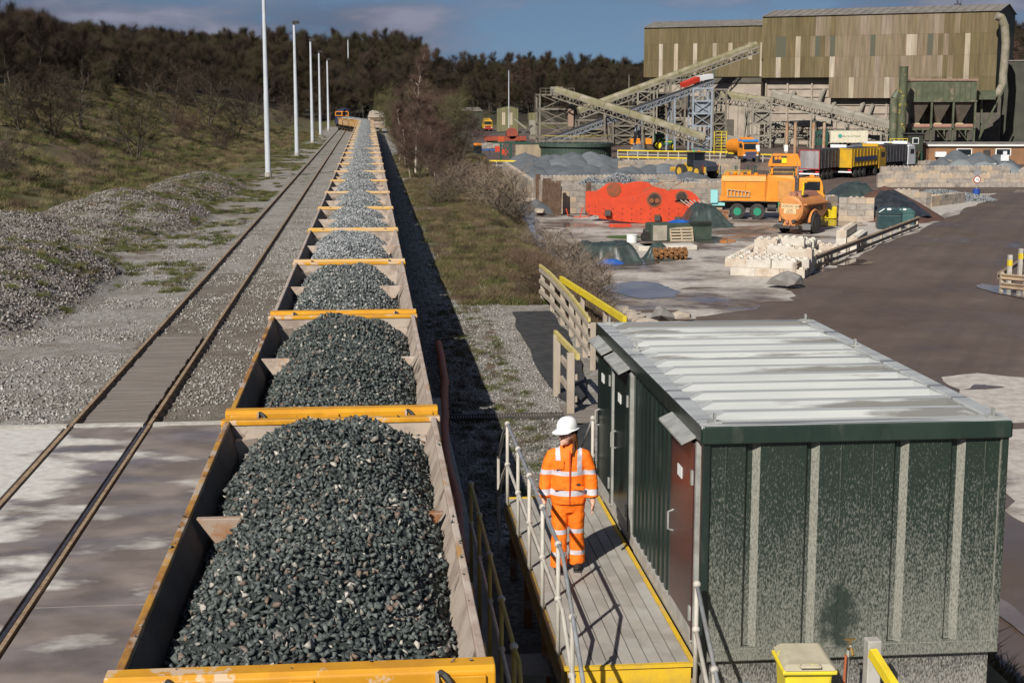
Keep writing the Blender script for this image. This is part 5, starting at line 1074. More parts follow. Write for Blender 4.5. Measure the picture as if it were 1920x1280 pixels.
def lorry(label, px, py, rz, rear, side, cabm, trim, length=8.6, cover=None, loc=None, band=None):
    p = loc or gp(px, py, ZY); t = thing('tipper_lorry', label, 'lorry', p, rz)
    b = MB(); L_ = length
    MB().box((L_/2, 0, 2.35), (L_, 2.46, 2.1)).build('tipper_body', side, t, bevel=.03)
    d = MB().box((-.03, 0, 2.35), (.06, 2.4, 2.02)).build('tailgate', rear, t)
    for y in (-1.18, 1.18): MB().box((-.05, y, 2.3), (.1, .09, 2.25)).build('rear_post', trim, d)
    MB().box((-.05, 0, 3.4), (.1, 2.46, .1)).build('rear_rail', trim, d); MB().box((-.05, 0, 1.28), (.1, 2.46, .1)).build('rear_rail', trim, d)
    for y in (-.6, 0, .6): MB().box((-.08, y, 2.4), (.04, .06, 1.9)).build('tailgate_rib', rear, d)
    for k in range(8):
        for s in (-1, 1): MB().box((.5+k*(L_-1)/7, s*1.25, 2.35), (.08, .06, 2.0)).build('side_rib', side, t)
    MB().box((L_/2, 0, 3.42), (L_-.1, 2.3, .08)).build('load_sheet', cover or DARKM, t)
    if band: MB().box((L_/2, -1.29, 2.2), (L_*.85, .012, .5)).build('side_band', band, t); MB().box((L_/2, 1.29, 2.2), (L_*.85, .012, .5)).build('side_band', band, t)
    MB().box((L_/2+.6, 0, .98), (L_+.6, .9, .3)).build('chassis', BLACK, t); MB().box((-.02, 0, .72), (.12, 2.4, .16)).build('rear_bumper', WHT, t)
    for s in (-1, 1): MB().box((-.06, s*.95, .95), (.06, .4, .16)).build('tail_lamp', mat('tail_red', (.5, .02, .02)), t)
    for x in (1.3, 2.6, 3.9):
        for s in (-1, 1): wheel(t, x, s*1.05, .52, .36)
    for x in (L_-.6, L_+2.2):
        for s in (-1, 1): wheel(t, x, s*1.05, .52, .34)
    cabin(t, L_+.35, L_+2.7, cabm, .8, 3.25); return t
lorry('silver tipper lorry with red trimmed tailgate, last of the parked row', 1517, 338, R(52), SILV, DSIDE, WHT, REDT)
lorry('yellow tipper lorry parked between the silver tippers', 1578, 334, R(50), YLOR, YLOR, YLOR, YLOR, 8.2, band=NAVYB)
lorry('silver tipper lorry with orange panel beside the control cabin', 1636, 325, R(47), SILV, DSIDE, WHT, REDT, 7.6)
CRM = mat('cream_body', (.66, .61, .47), (.58, .53, .41), 1, .5); DGRN = mat('dark_green', (.012, .06, .04))
t = lorry('cream tipper lorry with dark sheeted top below the conveyor', 0, 0, R(176), CRM, CRM, DGRN, CRM, 6.6, DGRN, gd(1622, 279, 262)-Vector((0, 0, 0)))
t.location.z = ZY; text('side_lettering', 'Midland Quarry Products', .34, mat('sign_green', (.10, .22, .12)), (3.0, 1.30, 2.45), (R(90), 0, R(180)), t)
b = MB(); b.cyl((4.9, 1.30, 2.5), (4.9, 1.315, 2.5), .34, 14); b.build('emblem', mat('emblem_teal', (.05, .30, .25)), t)
# front-on trucks
def front_truck(label, px, py, rz, cabm, tankm, bm, L_=5.0, tank=True):
    t = thing('rigid_truck', label, 'truck', gp(px, py, ZY), rz)
    if tank:
        b = MB(); b.cyl((-L_, 0, 2.1), (-.2, 0, 2.1), 1.12, 20); b.build('tank', tankm, t, smooth=False)
    else: MB().box((-L_/2-.1, 0, 2.3), (L_, 2.45, 2.2)).build('box_body', tankm, t)
    MB().box((-L_/2, 0, .95), (L_+.5, .9, .3)).build('chassis', BLACK, t)
    for x in (-L_+.9, -L_+2.2, 1.0):
        for s in (-1, 1): wheel(t, x, s*1.05, .52, .34)
    cabin(t, .0, 2.1, cabm, .8, 3.0, bm=bm); b = MB()
    for y in (-.7, .7): MB().box((1.2, y, 3.1), (.25, .4, .15)).build('beacon', LAMP, t)
    return t
SKYB = mat('cab_blue', (.03, .22, .55)); t = front_truck('orange tanker truck with blue cab roof facing the yard', 1397, 303, R(-82), ORT, ORT, NAVYB)
MB().box((1.0, 0, 3.06), (2.0, 2.4, .34)).build('cab_roof', SKYB, t, bevel=.05)
front_truck('yellow lorry facing out beside the olive shed', 912, 246, R(-82), YLOR, DSIDE, REDT, 6, False).location.z = ZY
# tractor and trailer
TGRN = mat('tractor_green', (.012, .12, .03)); TYEL = mat('tractor_yellow', (.80, .62, .01))
t = thing('tractor', 'green farm tractor with yellow wheels near the transfer tower', 'tractor', gp(1240, 282, ZY), R(-8))
b = MB(); b.prism([(.2, -.45, 1.0), (2.5, -.45, 1.0), (2.6, -.45, 1.5), (2.3, -.45, 1.75), (.2, -.45, 1.9)], (0, .9, 0)); b.build('bonnet', TGRN, t, bevel=.05)
MB().box((.6, -.46, 1.55), (2.4, .02, .12)).build('stripe', TYEL, t); MB().box((-.45, 0, 2.1), (1.3, 1.5, 1.3)).build('cab_glass', GLASS, t); MB().box((-.45, 0, 2.85), (1.5, 1.65, .2)).build('cab_roof', TGRN, t, bevel=.05)
for x in (-1.1, .2):
    for s in (-1, 1): MB().box((x, s*.74, 2.1), (.09, .09, 1.4)).build('cab_pillar', TGRN, t)
MB().box((.4, 0, .85), (3.8, .6, .5)).build('chassis', BLACK, t)
for s in (-1, 1): wheel(t, -.6, s*.95, .92, .5, TYEL, .6); wheel(t, 1.9, s*.9, .64, .42, TYEL, .6); MB().box((-.6, s*.95, 1.95), (1.3, .55, .08)).build('mudguard', TGRN, t)
t = thing('tipping_trailer', 'small orange farm trailer hitched behind the green tractor', 'trailer', gp(1201, 281, ZY), R(-4))
MB().box((0, 0, 1.5), (3.8, 1.9, 1.0)).build('body', ORT, t, bevel=.04); MB().box((0, -.97, 1.8), (3.9, .05, .12)).build('rail', ORT, t); MB().bar((1.9, 0, .7), (3.4, 0, .6), .15).build('drawbar', ORT, t)
for s in (-1, 1): wheel(t, -.5, s*.85, .5, .35); wheel(t, .6, s*.85, .5, .35)
# wheel loader seen from behind
LYEL = mat('loader_yellow', (.60, .36, .03), (.50, .30, .04), 2, .5); RW = mat('stripe_white', (.7, .7, .7))
t = thing('wheel_loader', 'yellow and black wheel loader working at the back of the sand bay', 'loader', gp(1306, 334, ZY), R(115))
b = MB(); b.prism([(-2.9, -.85, .9), (-.4, -.85, .9), (-.4, -.85, 2.1), (-2.5, -.85, 1.95), (-2.95, -.85, 1.5)], (0, 1.7, 0)); b.build('engine_hood', mat('loader_dark', (.03, .035, .05)), t, bevel=.06)
for s in (-1, 1): MB().box((-1.8, s*.9, 1.05), (2.2, .1, .7)).build('side_panel', LYEL, t, bevel=.03); MB().box((-2.6, s*1.12, 1.3), (.06, .1, .8)).build('warning_stripe', REDT, t)
MB().box((.2, 0, 2.15), (1.3, 1.45, 1.5)).build('cab_glass', GLASS, t); MB().box((.2, 0, 2.97), (1.55, 1.65, .16)).build('cab_roof', BLACK, t)
for x in (-.45, .85):
    for s in (-1, 1): MB().box((x, s*.72, 2.2), (.1, .1, 1.5)).build('cab_pillar', BLACK, t)
for y, m in ((-.4, LAMP), (.4, mat('beacon_green', (.05, .6, .1)))): MB().cyl((.1, y, 3.05), (.1, y, 3.25), .09, 8).build('beacon', m, t)
for x in (-1.7, 1.6):
    for s in (-1, 1): wheel(t, x, s*1.05, .8, .6, LYEL)
MB().box((1.2, 0, 1.1), (2.2, 1.2, .6)).build('front_frame', LYEL, t); MB().bar((1.4, .5, 1.6), (3.2, .5, .7), .18, .3).build('lift_arm', LYEL, t); MB().bar((1.4, -.5, 1.6), (3.2, -.5, .7), .18, .3).build('lift_arm', LYEL, t)
b = MB(); b.prism([(3.1, -1.4, .1), (4.2, -1.4, .1), (3.9, -1.4, .3), (3.3, -1.4, .5), (3.3, -1.4, 1.2), (3.1, -1.4, 1.0)], (0, 2.8, 0)); b.build('bucket', LYEL, t)
# orange drill truck
t = thing('drill_truck', 'orange six wheeled drilling truck with engine unit on its roof', 'truck', gp(1352, 409, ZY)+Vector((0, .4, 0)), R(-15))
t.scale = (1.10,)*3
SX = 1.0
MB().box((3.6, 0, .95), (8.4, 1.0, .35)).build('chassis', BLACK, t)
b = MB(); b.prism([(0, -1.25, 1.30), (3.2, -1.25, 1.30), (3.2, -1.25, 1.62), (.0, -1.25, 1.62)], (0, 2.5, 0)); b.build('skirt', ORT, t, bevel=.02)
b = MB(); b.prism([(.1, -1.2, 1.62), (3.2, -1.2, 1.62), (3.2, -1.2, 2.72), (.1, -1.2, 2.72)], (0, 2.4, 0)); b.prism([(.05, -1.26, 2.68), (3.2, -1.26, 2.68), (3.2, -1.1, 3.08), (.12, -1.1, 3.08)], (0, 2.3, 0)); rb = b.build('rear_body', ORT, t, bevel=.02)
for x in (.25, 1.75, 3.1): MB().box((x, -1.235, 2.2), (.06, .05, 1.1)).build('body_rib', ORT, rb)
b = MB(); b.prism([(3.22, -1.3, 1.28), (5.2, -1.3, 1.28), (5.2, -1.3, 2.9), (5.05, -1.2, 3.12), (3.35, -1.2, 3.12), (3.22, -1.3, 2.9)], (0, 2.6, 0)); eh = b.build('engine_house', ORT, t, bevel=.03)
MB().box((4.55, -1.315, 2.1), (.95, .03, 1.3)).build('louvre_panel', mat('louvre', (.58, .26, .06), (.5, .22, .05), 3, .6), eh); MB().box((3.75, -1.31, 2.1), (.6, .02, 1.3)).build('access_door', ORT, eh)
b = MB(); b.prism([(3.3, -.95, 3.75), (5.6, -.95, 3.75), (5.55, -.95, 4.15), (5.35, -.95, 4.6), (3.65, -.95, 4.6), (3.4, -.95, 4.15)], (0, 1.8, 0)); tu = b.build('top_unit', ORT, t, bevel=.03)
MB().box((4.1, -.965, 4.22), (1.0, .03, .5)).build('opening', BLACK, tu)
for x in (3.85, 4.12): MB().cyl((x, -1.0, 4.32), (x, -.9, 4.32), .12, 10).build('filter', LAMP, tu)
MB().box((4.42, -.99, 4.15), (.34, .05, .36)).build('engine_block', TYEL, tu)
for x, y in ((3.6, -.7), (5.3, -.7), (3.6, .7), (5.3, .7)): MB().box((x, y, 3.42), (.14, .14, .66)).build('support_leg', ORT, tu)
MB().box((4.4, 0, 3.3), (1.6, 1.2, .4)).build('gearbox', DARKM, tu)
for y in (-1.0, 1.0):
    for x0 in (.3, 3.4): MB().bar((x0, y, 3.35), (x0+1.8, y, 3.35), .04).build('top_rail', YLOR, t)
    for x in (.3, 1.2, 2.1, 3.5, 5.1): MB().bar((x, y, 3.05), (x, y, 3.36), .04).build('rail_post', YLOR, t)
for i in range(5): MB().cyl((.5+i*.5, -.3+.1*(i % 2), 3.08), (.5+i*.5, -.3, 3.25), .14, 8).build('roof_hatch', ORT, t)
b = MB(); b.bar((.5, -1.31, 2.12), (2.1, -1.31, 1.95), .05); b.bar((.5, -1.31, 1.62), (2.1, -1.31, 1.62), .05)
for i in range(7): b.bar((.55+i*.25, -1.31, 1.62), (.55+i*.25, -1.31, 2.1-.02*i), .06)
b.build('side_ladder', mat('ladder_wood', (.45, .34, .22)), t)
for x in (1.25, 2.65):
    for s in (-1, 1): wheel(t, x, s*1.08, .56, .36, GRN, .5)
for s in (-1, 1): wheel(t, 6.3, s*1.08, .56, .36, GRN, .5)
MB().box((4.55, -1.1, .95), (.95, .3, .7)).build('green_box', GRN, t, bevel=.02); MB().cyl((3.35, -1.1, .85), (3.95, -1.1, .85), .28, 12).build('air_tank', BLACK, t)
c = cabin(t, 5.5, 7.3, mat('cab_orange', (.72, .30, .02), (.66, .27, .02), 2, .45), .95, 2.95, 2.4, ORT, 0)
MB().box((6.0, -1.215, 2.35), (.34, .02, .55)).build('rear_quarter_window', GLASS, c); MB().box((6.4, 0, 3.03), (.3, 1.5, .14)).build('light_bar', LAMP, c); MB().cyl((5.4, -.9, 2.9), (5.35, -.9, 4.0), .06, 8).build('exhaust', RUST, t)
MB().box((-.4, -.9, 1.6), (.5, .7, .9)).build('rear_locker', mat('locker_cyan', (.25, .55, .55)), t); MB().box((-.1, -.4, 1.05), (.9, 1.4, .2)).build('rear_step', MATS['locker_cyan'], t)
t = thing('wooden_ladder', 'short rusty brown skip box beside the drill truck wheels', 'box', gp(1352, 424, ZY)); t.name = 'skip_box'; MB().box((0, .5, .55), (1.1, 1.0, 1.05)).build('body', RUSTO, t); MB().box((0, .5, 1.08), (1.2, 1.1, .08)).build('rim', RUSTO, t)
# bowser
BOW = mat('bowser_orange', (.58, .24, .07), (.50, .20, .06), 1.4, .5, 0, 0, c3=(.34, .15, .07), s3=2, l3=.62, h3=.74); BOWT = mat('bowser_top', (.36, .16, .10), (.30, .14, .09), 1.5, .6)
p = gp(1481, 440, ZY); t = thing('water_bowser', 'faded orange water bowser with lettering on its round end', 'bowser', p, R(50)); zt = 1.75; rt = .93
b = MB(); b.cyl((0, 0, zt), (4.2, 0, zt), rt, 28); b.build('tank', BOW, t, smooth=False); b = MB(); b.cyl((-.10, 0, zt), (0, 0, zt), rt*.86, 28, rt); b.build('tank_end', BOW, t)
MB().box((2.2, -.98, zt+.35), (4.0, .25, .1)).build('side_shelf', BOW, t); MB().box((2.2, -.9, zt-.0), (2.4, .1, .35)).build('side_panel', mat('panel_brown', (.16, .08, .04)), t)
b = MB(); b.prism([(.6, -.5, zt+rt-.14), (3.9, -.5, zt+rt-.14), (3.7, -.3, zt+rt+.2), (.9, -.3, zt+rt+.2)], (0, .9, 0)); b.build('top_dome', BOWT, t, bevel=.05); MB().cyl((.5, 0, zt+rt-.1), (.5, 0, zt+rt+.25), .22, 12).build('filler_neck', BOWT, t); MB().tube([(.8, -.5, zt+rt+.05), (.7, -.6, zt+rt+.6), (.6, -.62, zt+rt+.9)], .07, 6).build('hose_stub', TYEL, t)
MB().box((2.0, 0, .8), (4.4, .9, .3)).build('chassis', BOW, t)
for s in (-1, 1): wheel(t, 1.6, s*1.1, .74, .42, DARKM, .6); b = MB(); b.tube([(1.6+.9*math.cos(a), s*1.1, .74+.92*math.sin(a)) for a in np.linspace(.1, math.pi-.1, 9)], .09, 6); b.build('mudguard', BOW, t); MB().box((.55, s*1.0, .55), (.12, .6, .4)).build('mud_flap', mat('flap_grey', (.14, .14, .14)), t)
for k, (y_, z_) in enumerate(((-.35, .95), (.1, .9), (.45, .95), (-.1, .7))): MB().cyl((-.35, y_, z_), (.1, y_, z_), .13-.015*k, 8).build('pipe_fitting', BOWT if k % 2 else DARKM, t)
MB().box((.0, .2, .55), (.5, 1.9, .2)).build('rear_bar', DARKM, t)
for z_, w_, h_ in ((zt+.22, 1.36, .32), (zt-.12, .92, .34)): MB().box((-.108, 0, z_), (.01, w_, h_)).build('sign_patch', mat('patch_cream', (.66, .47, .25)), t)
INK = mat('ink_black', (.02, .018, .016)); 
for s_, z_, sz in (('CUCKOO GAP', zt+.22, .25), ('01530', zt-.05, .16), ('832 512', zt-.2, .16)): text('lettering', s_, sz, INK, (-.118, 0, z_), (R(90), 0, R(-90)), t)
# small yard things
for i, (px, py) in enumerate(((1545, 411), (1560, 412))):
    x, y = at(px, py); t = thing('plastic_barrier', 'bright yellow plastic barrier block behind the orange bowser', 'barrier', (x, y+.4, ZY), .1, 'yellow barrier blocks'); MB().box((0, 0, .5), (.85, .55, .9)).build('body', YEL2 if i else mat('barrier_yellow', (.62, .52, .02)), t, bevel=.06)
    for s in (-.25, .25): MB().box((s, 0, .97), (.22, .4, .1)).build('lug', YEL2, t); MB().box((s, -.29, .45), (.16, .04, .7)).build('groove_rib', YEL2, t)
TANKG = mat('tank_green', (.02, .045, .05), (.028, .055, .058), 2, .35); TANKT = mat('tank_teal', (.05, .12, .11), (.04, .10, .095), 2, .4)
for px, py, m, lab, sc in ((1674, 431, TANKG, 'large dark green oil tank with domed lid beside the guard rail', 1.), (1703, 423, TANKT, 'smaller teal oil tank behind the dark green one', .8)):
    x, y = at(px, py); t = thing('oil_tank', lab, 'tank', (x, y+.9, ZY), R(-12)); t.scale = (sc,)*3
    MB().box((0, 0, .55), (1.75, 1.3, 1.1)).build('body', m, t, bevel=.12); b = MB(); b.prism([(-.92, -.7, 1.05), (.92, -.7, 1.05), (.85, -.7, 1.28), (.45, -.7, 1.55), (-.45, -.7, 1.55), (-.85, -.7, 1.28)], (0, 1.4, 0)); b.build('lid', m, t, bevel=.08); MB().box((-.1, -.66, 1.47), (.28, .1, .14)).build('label', WHITE, t); MB().cyl((0, .2, 1.5), (0, .2, 1.62), .18, 12).build('cap', m, t)
x, y = at(1830, 371); t = thing('road_sign', 'round red rimmed speed sign standing in a blue barrel', 'sign', (x, y, ZY)); b = MB(); b.cyl((0, 0, 0), (0, 0, .85), .33, 18); b.build('barrel', mat('barrel_blue', (.012, .06, .28)), t); MB().cyl((0, 0, .3), (0, 0, 2.7), .04, 8).build('pole', GALV, t)
b = MB(); b.cyl((0, -.06, 1.72), (0, -.04, 1.72), .36, 24); d = b.build('sign_disc', REDT, t); MB().cyl((0, -.075, 1.72), (0, -.06, 1.72), .27, 24).build('sign_face', WHITE, d); text('numerals', '15', .32, INK, (0, -.085, 1.72), (R(90), 0, 0), t); b = MB(); b.cyl((0, .0, 2.35), (0, .02, 2.35), .33, 20); b.build('sign_back', GALV, t)
def board(label, px, py, zc_y, w_, h_, zc_, m, lines=()):
    p = gd(px, py, zc_y); t = thing('notice_board', label, 'sign', (p.x, p.y, ZY)); zc0 = p.z-ZY; MB().box((0, 0, zc0), (w_, .05, h_)).build('panel', m, t); MB().cyl((0, .06, 0), (0, .06, zc0), .05, 8).build('post', GALV, t)
    for (dx, dz, lw, lh) in lines: MB().box((dx*w_, -.03, zc0+dz*h_), (lw*w_, .012, lh*h_)).build('print_line', INK, t)
    return t
board('white notice board with black print and arrow at the sand bay', 1860, 315, 166, .9, 1.05, 0, WHITE, ((0, .36, .7, .05), (-.12, .24, .5, .05), (-.18, .12, .35, .05), (-.2, 0, .25, .05), (.05, -.3, .4, .08)))
t = board('white camera housing on a mast above a dark screen at the sand bay', 1884, 296, 168, .95, .7, 0, WHT); 
q = gd(1884, 309, 167.8); MB().box((0, -.2, q.z-ZY), (.75, .1, .7)).build('screen', BLACK, t); q = gd(1884, 287, 167.8); MB().box((0, -.0, q.z-ZY), (.45, .08, .4)).build('top_box', WHT, t)
for px in (1374, 1391, 1472): pass
for i, (px, py, lab) in enumerate(((1473, 285, 'white tablet sign on a blue barrel beside the brown earth heap'), (1420, 288, 'white tablet sign next to the blue cabbed truck'))):
    p = gp(px, 304, ZY); t = thing('tablet_sign', lab, 'sign', p); MB().box((0, 0, 2.0), (.55, .05, .95)).build('panel', WHITE, t); MB().cyl((0, .05, 0), (0, .05, 2), .04, 6).build('post', GALV, t); MB().cyl((0, 0, 0), (0, 0, .9), .35, 14).build('barrel', mat('barrel_bright_blue', (.02, .16, .42)) if i == 0 else DARKM, t)
# green stakes behind the drill truck
for i, (px, py) in enumerate(((1350, 331), (1378, 329), (1381, 330), (1402, 328), (1414, 329), (1417, 330), (1487, 334))):
    o = MB().cyl((0, 0, 0), (0, 0, 2.0), .06, 8).build('stake', DGRN); p = gp(px, 345, ZY); o.location = p; tag(o, 'slim dark green stake standing behind the drill truck', 'stake', 'green stakes behind the drill truck'); o.name = 'marker_stake'
# ------------------------------------------------------------------ plant buildings
def clad_mat(name, stops, gl=.6):
    m = bpy.data.materials.new(name); m.use_nodes = True; n = m.node_tree.nodes; l = m.node_tree.links; b = n['Principled BSDF']; b.inputs['Roughness'].default_value = gl
    oi = n.new('ShaderNodeObjectInfo'); cr = n.new('ShaderNodeValToRGB'); e = cr.color_ramp
    e.elements[0].color = (*stops[0], 1); e.elements[1].color = (*stops[-1], 1)
    for i, c in enumerate(stops[1:-1]): x = e.elements.new((i+1)/(len(stops)-1)); x.color = (*c, 1)
    l.new(oi.outputs['Random'], cr.inputs[0])
    g = n.new('ShaderNodeNewGeometry'); v = n.new('ShaderNodeVectorMath'); v.operation = 'MULTIPLY'; v.inputs[1].default_value = (2.2, 2.2, .16); l.new(g.outputs['Position'], v.inputs[0])
    t = n.new('ShaderNodeTexNoise'); t.inputs['Scale'].default_value = 1.3; t.inputs['Detail'].default_value = 6; l.new(v.outputs[0], t.inputs['Vector'])
    r = n.new('ShaderNodeMapRange'); r.inputs[1].default_value = .3; r.inputs[2].default_value = .72; r.inputs[3].default_value = .7; r.inputs[4].default_value = 1.25; l.new(t.outputs[0], r.inputs[0])
    x = n.new('ShaderNodeVectorMath'); x.operation = 'SCALE'; l.new(cr.outputs[0], x.inputs[0]); l.new(r.outputs[0], x.inputs['Scale']); l.new(x.outputs[0], b.inputs['Base Color']); return m
CO = clad_mat('clad_olive', [(.115, .085, .034), (.14, .102, .045), (.125, .098, .040), (.165, .125, .062)]); CP = clad_mat('clad_pink', [(.165, .122, .065), (.22, .165, .11), (.19, .15, .085), (.26, .20, .15)])
CDK = mat('clad_dark', (.035, .036, .025), (.05, .05, .034), .5, .7); SKYL = clad_mat('clad_skylight', [(.42, .35, .25), (.34, .29, .21), (.46, .40, .32)]); ROOFG = mat('asbestos_roof', (.15, .135, .12), (.21, .19, .165), .6, .9); SHD = mat('clad_dark_panel', (.09, .09, .06))
BUNK = mat('bunker_beige', (.36, .305, .245), (.30, .25, .20), .5, .9, 0, 0, c3=(.22, .18, .145), s3=.35, l3=.52, h3=.7); STL = mat('plant_steel', (.20, .175, .135), (.14, .12, .095), 1.2, .85); STLD = mat('plant_steel_dark', (.07, .062, .05), (.10, .088, .07), 1, .85); OLV = mat('conveyor_olive', (.17, .15, .075), (.22, .20, .12), .7, .7, 0, 0, c3=(.30, .265, .20), s3=.5, l3=.5, h3=.65); DGY = mat('dust_grey', (.27, .245, .20), (.21, .19, .155), .6, .9); GALV2 = mat('pale_blue_steel', (.36, .40, .44), (.29, .32, .35), 2, .5, .3); DUCT = mat('duct_green', (.10, .115, .07), (.075, .085, .05), .8, .6, 0, 0, c3=(.20, .165, .11), s3=.5, l3=.55, h3=.7)
def frame3(A, B):
    u = (B-A); ln = u.length; u.normalize(); return u, Vector((-u.y, u.x, 0)), ln, math.atan2(u.y, u.x)
def sheet_mesh(w, h, m):
    b = MB(); n = 4; p = w/n; pts = []
    for i in range(n): pts += [(i*p, 0), (i*p+p*.35, 0), (i*p+p*.5, -.05), (i*p+p*.85, -.05)]
    pts.append((w, 0))
    for (x0, y0), (x1, y1) in zip(pts, pts[1:]): b.add([(x0, y0, 0), (x1, y1, 0), (x1, y1, h), (x0, y0, h)], [(0, 1, 2, 3)])
    me = b.mesh('sheet'); me.materials.append(m); return me
def clad_building(name, label, A, B, z0, z1, tiers, depth, ncol, lowcut, special, pink=(2, 2), ridge=1.6, gable=CDK):
    u, w, ln, rz = frame3(A, B); t = thing(name, label, 'building', (A.x, A.y, ZY), rz)
    cw = ln/ncol; hs = []
    zt = [z1-(z1-z0)*k/tiers for k in range(tiers+1)]
    for f0, f1 in ((0, .313), (.3131, 1)) if pink[0] < 1 else ((0, 1),):
        zc0 = 9.95 if f1 < .5 else z0
        MB().prism([(.02+f0*ln, .3, zc0-ZY), (.02+f0*ln, depth, zc0-ZY), (.02+f0*ln, depth, z1-ZY-.1), (.02+f0*ln, depth/2, z1-ZY+ridge-.15), (.02+f0*ln, .3, z1-ZY-.1)], (ln*(f1-f0)-.04, 0, 0)).build('frame_core', gable, t)
    cache = {}
    for k in range(tiers):
        for i in range(ncol):
            f = (i+.5)/ncol
            if lowcut(f, (zt[k]+zt[k+1])/2): continue
            m = CP if pink[0] < f+random.uniform(-.08, .08) < pink[1] else CO
            for (a, z, kk, mm) in special:
                if i in a and kk <= k < z: m = mm
            key = (m.name, k); 
            if key not in cache: cache[key] = sheet_mesh(cw, zt[k]-zt[k+1]-.02, m)
            o = obj('cladding_sheet', cache[key], t); o.location = (i*cw, random.uniform(-.015, .015), zt[k+1]-ZY)
    b = MB(); b.add([(-.4, -.35, z1-ZY-.1), (ln+.3, -.35, z1-ZY-.1), (ln+.3, depth/2, z1-ZY+ridge), (-.4, depth/2, z1-ZY+ridge), (-.4, depth+.35, z1-ZY-.1), (ln+.3, depth+.35, z1-ZY-.1)], [(0, 1, 2, 3), (3, 2, 5, 4)]); rf = b.build('roof', ROOFG, t)
    for i in range(26): MB().bar((i*ln/26+.3, -.34, z1-ZY-.06), (i*ln/26+.3, depth/2, z1-ZY+ridge+.04), .12, .06).build('roof_rib', ROOFG, rf)
    return t, u, w, ln
A1 = Vector((78.4, 297, 0)); B1 = Vector((116.2, 271.5, 0))
main, u1, w1, ln1 = clad_building('main_plant_house', 'tall olive and brown ribbed metal plant building with sloping conveyors before it', A1, B1, 5.9, 21.9, 4, 16, 46,
    lambda f, z: f < .315 and z < 9.5, [((3, 4), 2, 1, SHD), ((3,), 3, 2, SKYL), ((7,), 3, 1, SKYL), ((14,), 2, 1, SHD), ((14,), 3, 2, SKYL), ((29, 30), 2, 1, SKYL), ((33,), 2, 1, SHD), ((40,), 4, 1, SKYL), ((18,), 4, 3, SKYL), ((25,), 4, 3, SKYL), ((22,), 2, 1, SHD), ((11,), 2, 1, SHD)], (.28, .78))
zb = -ZY
lw_ = MB().box((ln1*.36, 2.2, (10-ZY)/2), (ln1*.7, .6, 10-ZY)).build('lower_wall', BUNK, main)
for z in (3.0, 4.6, 6.2, 7.8, 9.4, 11.0): MB().box((ln1*.36, 1.8, z), (ln1*.68, .28, .22)).build('wall_rib', BUNK, main)
for x in (.5, 5, 10, 15, 20, 25, 30): MB().box((x, 1.75, 6.5), (.35, .45, 13)).build('wall_post', BUNK, main)
for x, z in ((6.5, 10.5), (12.6, 11), (14.9, 8.8), (20.5, 8.4), (22.3, 7.9), (8.5, 5), (11.2, 3.6)): MB().bar((x, 1.5, z), (x-.7, .4, z-2.6), .8, .35).build('chute', DGY, main)
MB().box((ln1*.85, 4, (6-ZY)/2), (ln1*.32, .6, 6-ZY)).build('dark_bay_wall', STLD, main)
A2 = Vector((62.6, 341, 0)); B2 = Vector((87.2, 325, 0))
sec, u2, w2, ln2 = clad_building('rear_plant_house', 'olive ribbed metal building with pale vertical skylights behind the long conveyor', A2, B2, 10.5, 21.6, 3, 14, 32,
    lambda f, z: False, [((4,), 3, 1, SKYL), ((8,), 3, 1, SKYL), ((13,), 3, 1, SKYL), ((18,), 2, 1, SKYL), ((18,), 3, 2, SHD), ((22,), 2, 1, SKYL), ((27,), 2, 1, SKYL), ((30,), 3, 1, SKYL)])
MB().box((ln2*.55, 2.5, (10.5-ZY)/2), (ln2*.9, .5, 10.5-ZY)).build('lower_wall', BUNK, sec); MB().box((ln2*.3, 1.0, 8), (ln2*.5, 2.5, 3)).build('dark_gallery', STLD, sec)
b = MB(); q0 = gd(1337, 142, 300); q1 = gd(1420, 142, 300)
t = thing('link_building', 'dusty beige sheet clad lower building between the two tall plant buildings', 'building', (q0.x, 303, ZY), R(-30)); MB().box((5.5, 2, 6.2), (11, 6, 12.4)).build('wall', BUNK, t); MB().box((5.5, -1.2, 12.6), (11.3, .3, 1.0)).build('fascia', STLD, t)
for x in range(6): MB().box((x*2+.4, -1.05, 5), (.15, .15, 10)).build('wall_post', DGY, t)
MB().box((4, -1.1, 3), (3.2, .3, 3.6)).build('doorway', STLD, t)
o = t; q0 = gd(1885, 150, 272); t = thing('side_house', 'dark olive clad annexe beyond the big duct', 'building', (q0.x+1, 280, ZY), R(-33)); MB().box((6, 5, 8), (12, 10, 16)).build('wall', CDK, t); MB().box((6, 5, 16.1), (12.4, 10.4, .25)).build('roof', ROOFG, t)
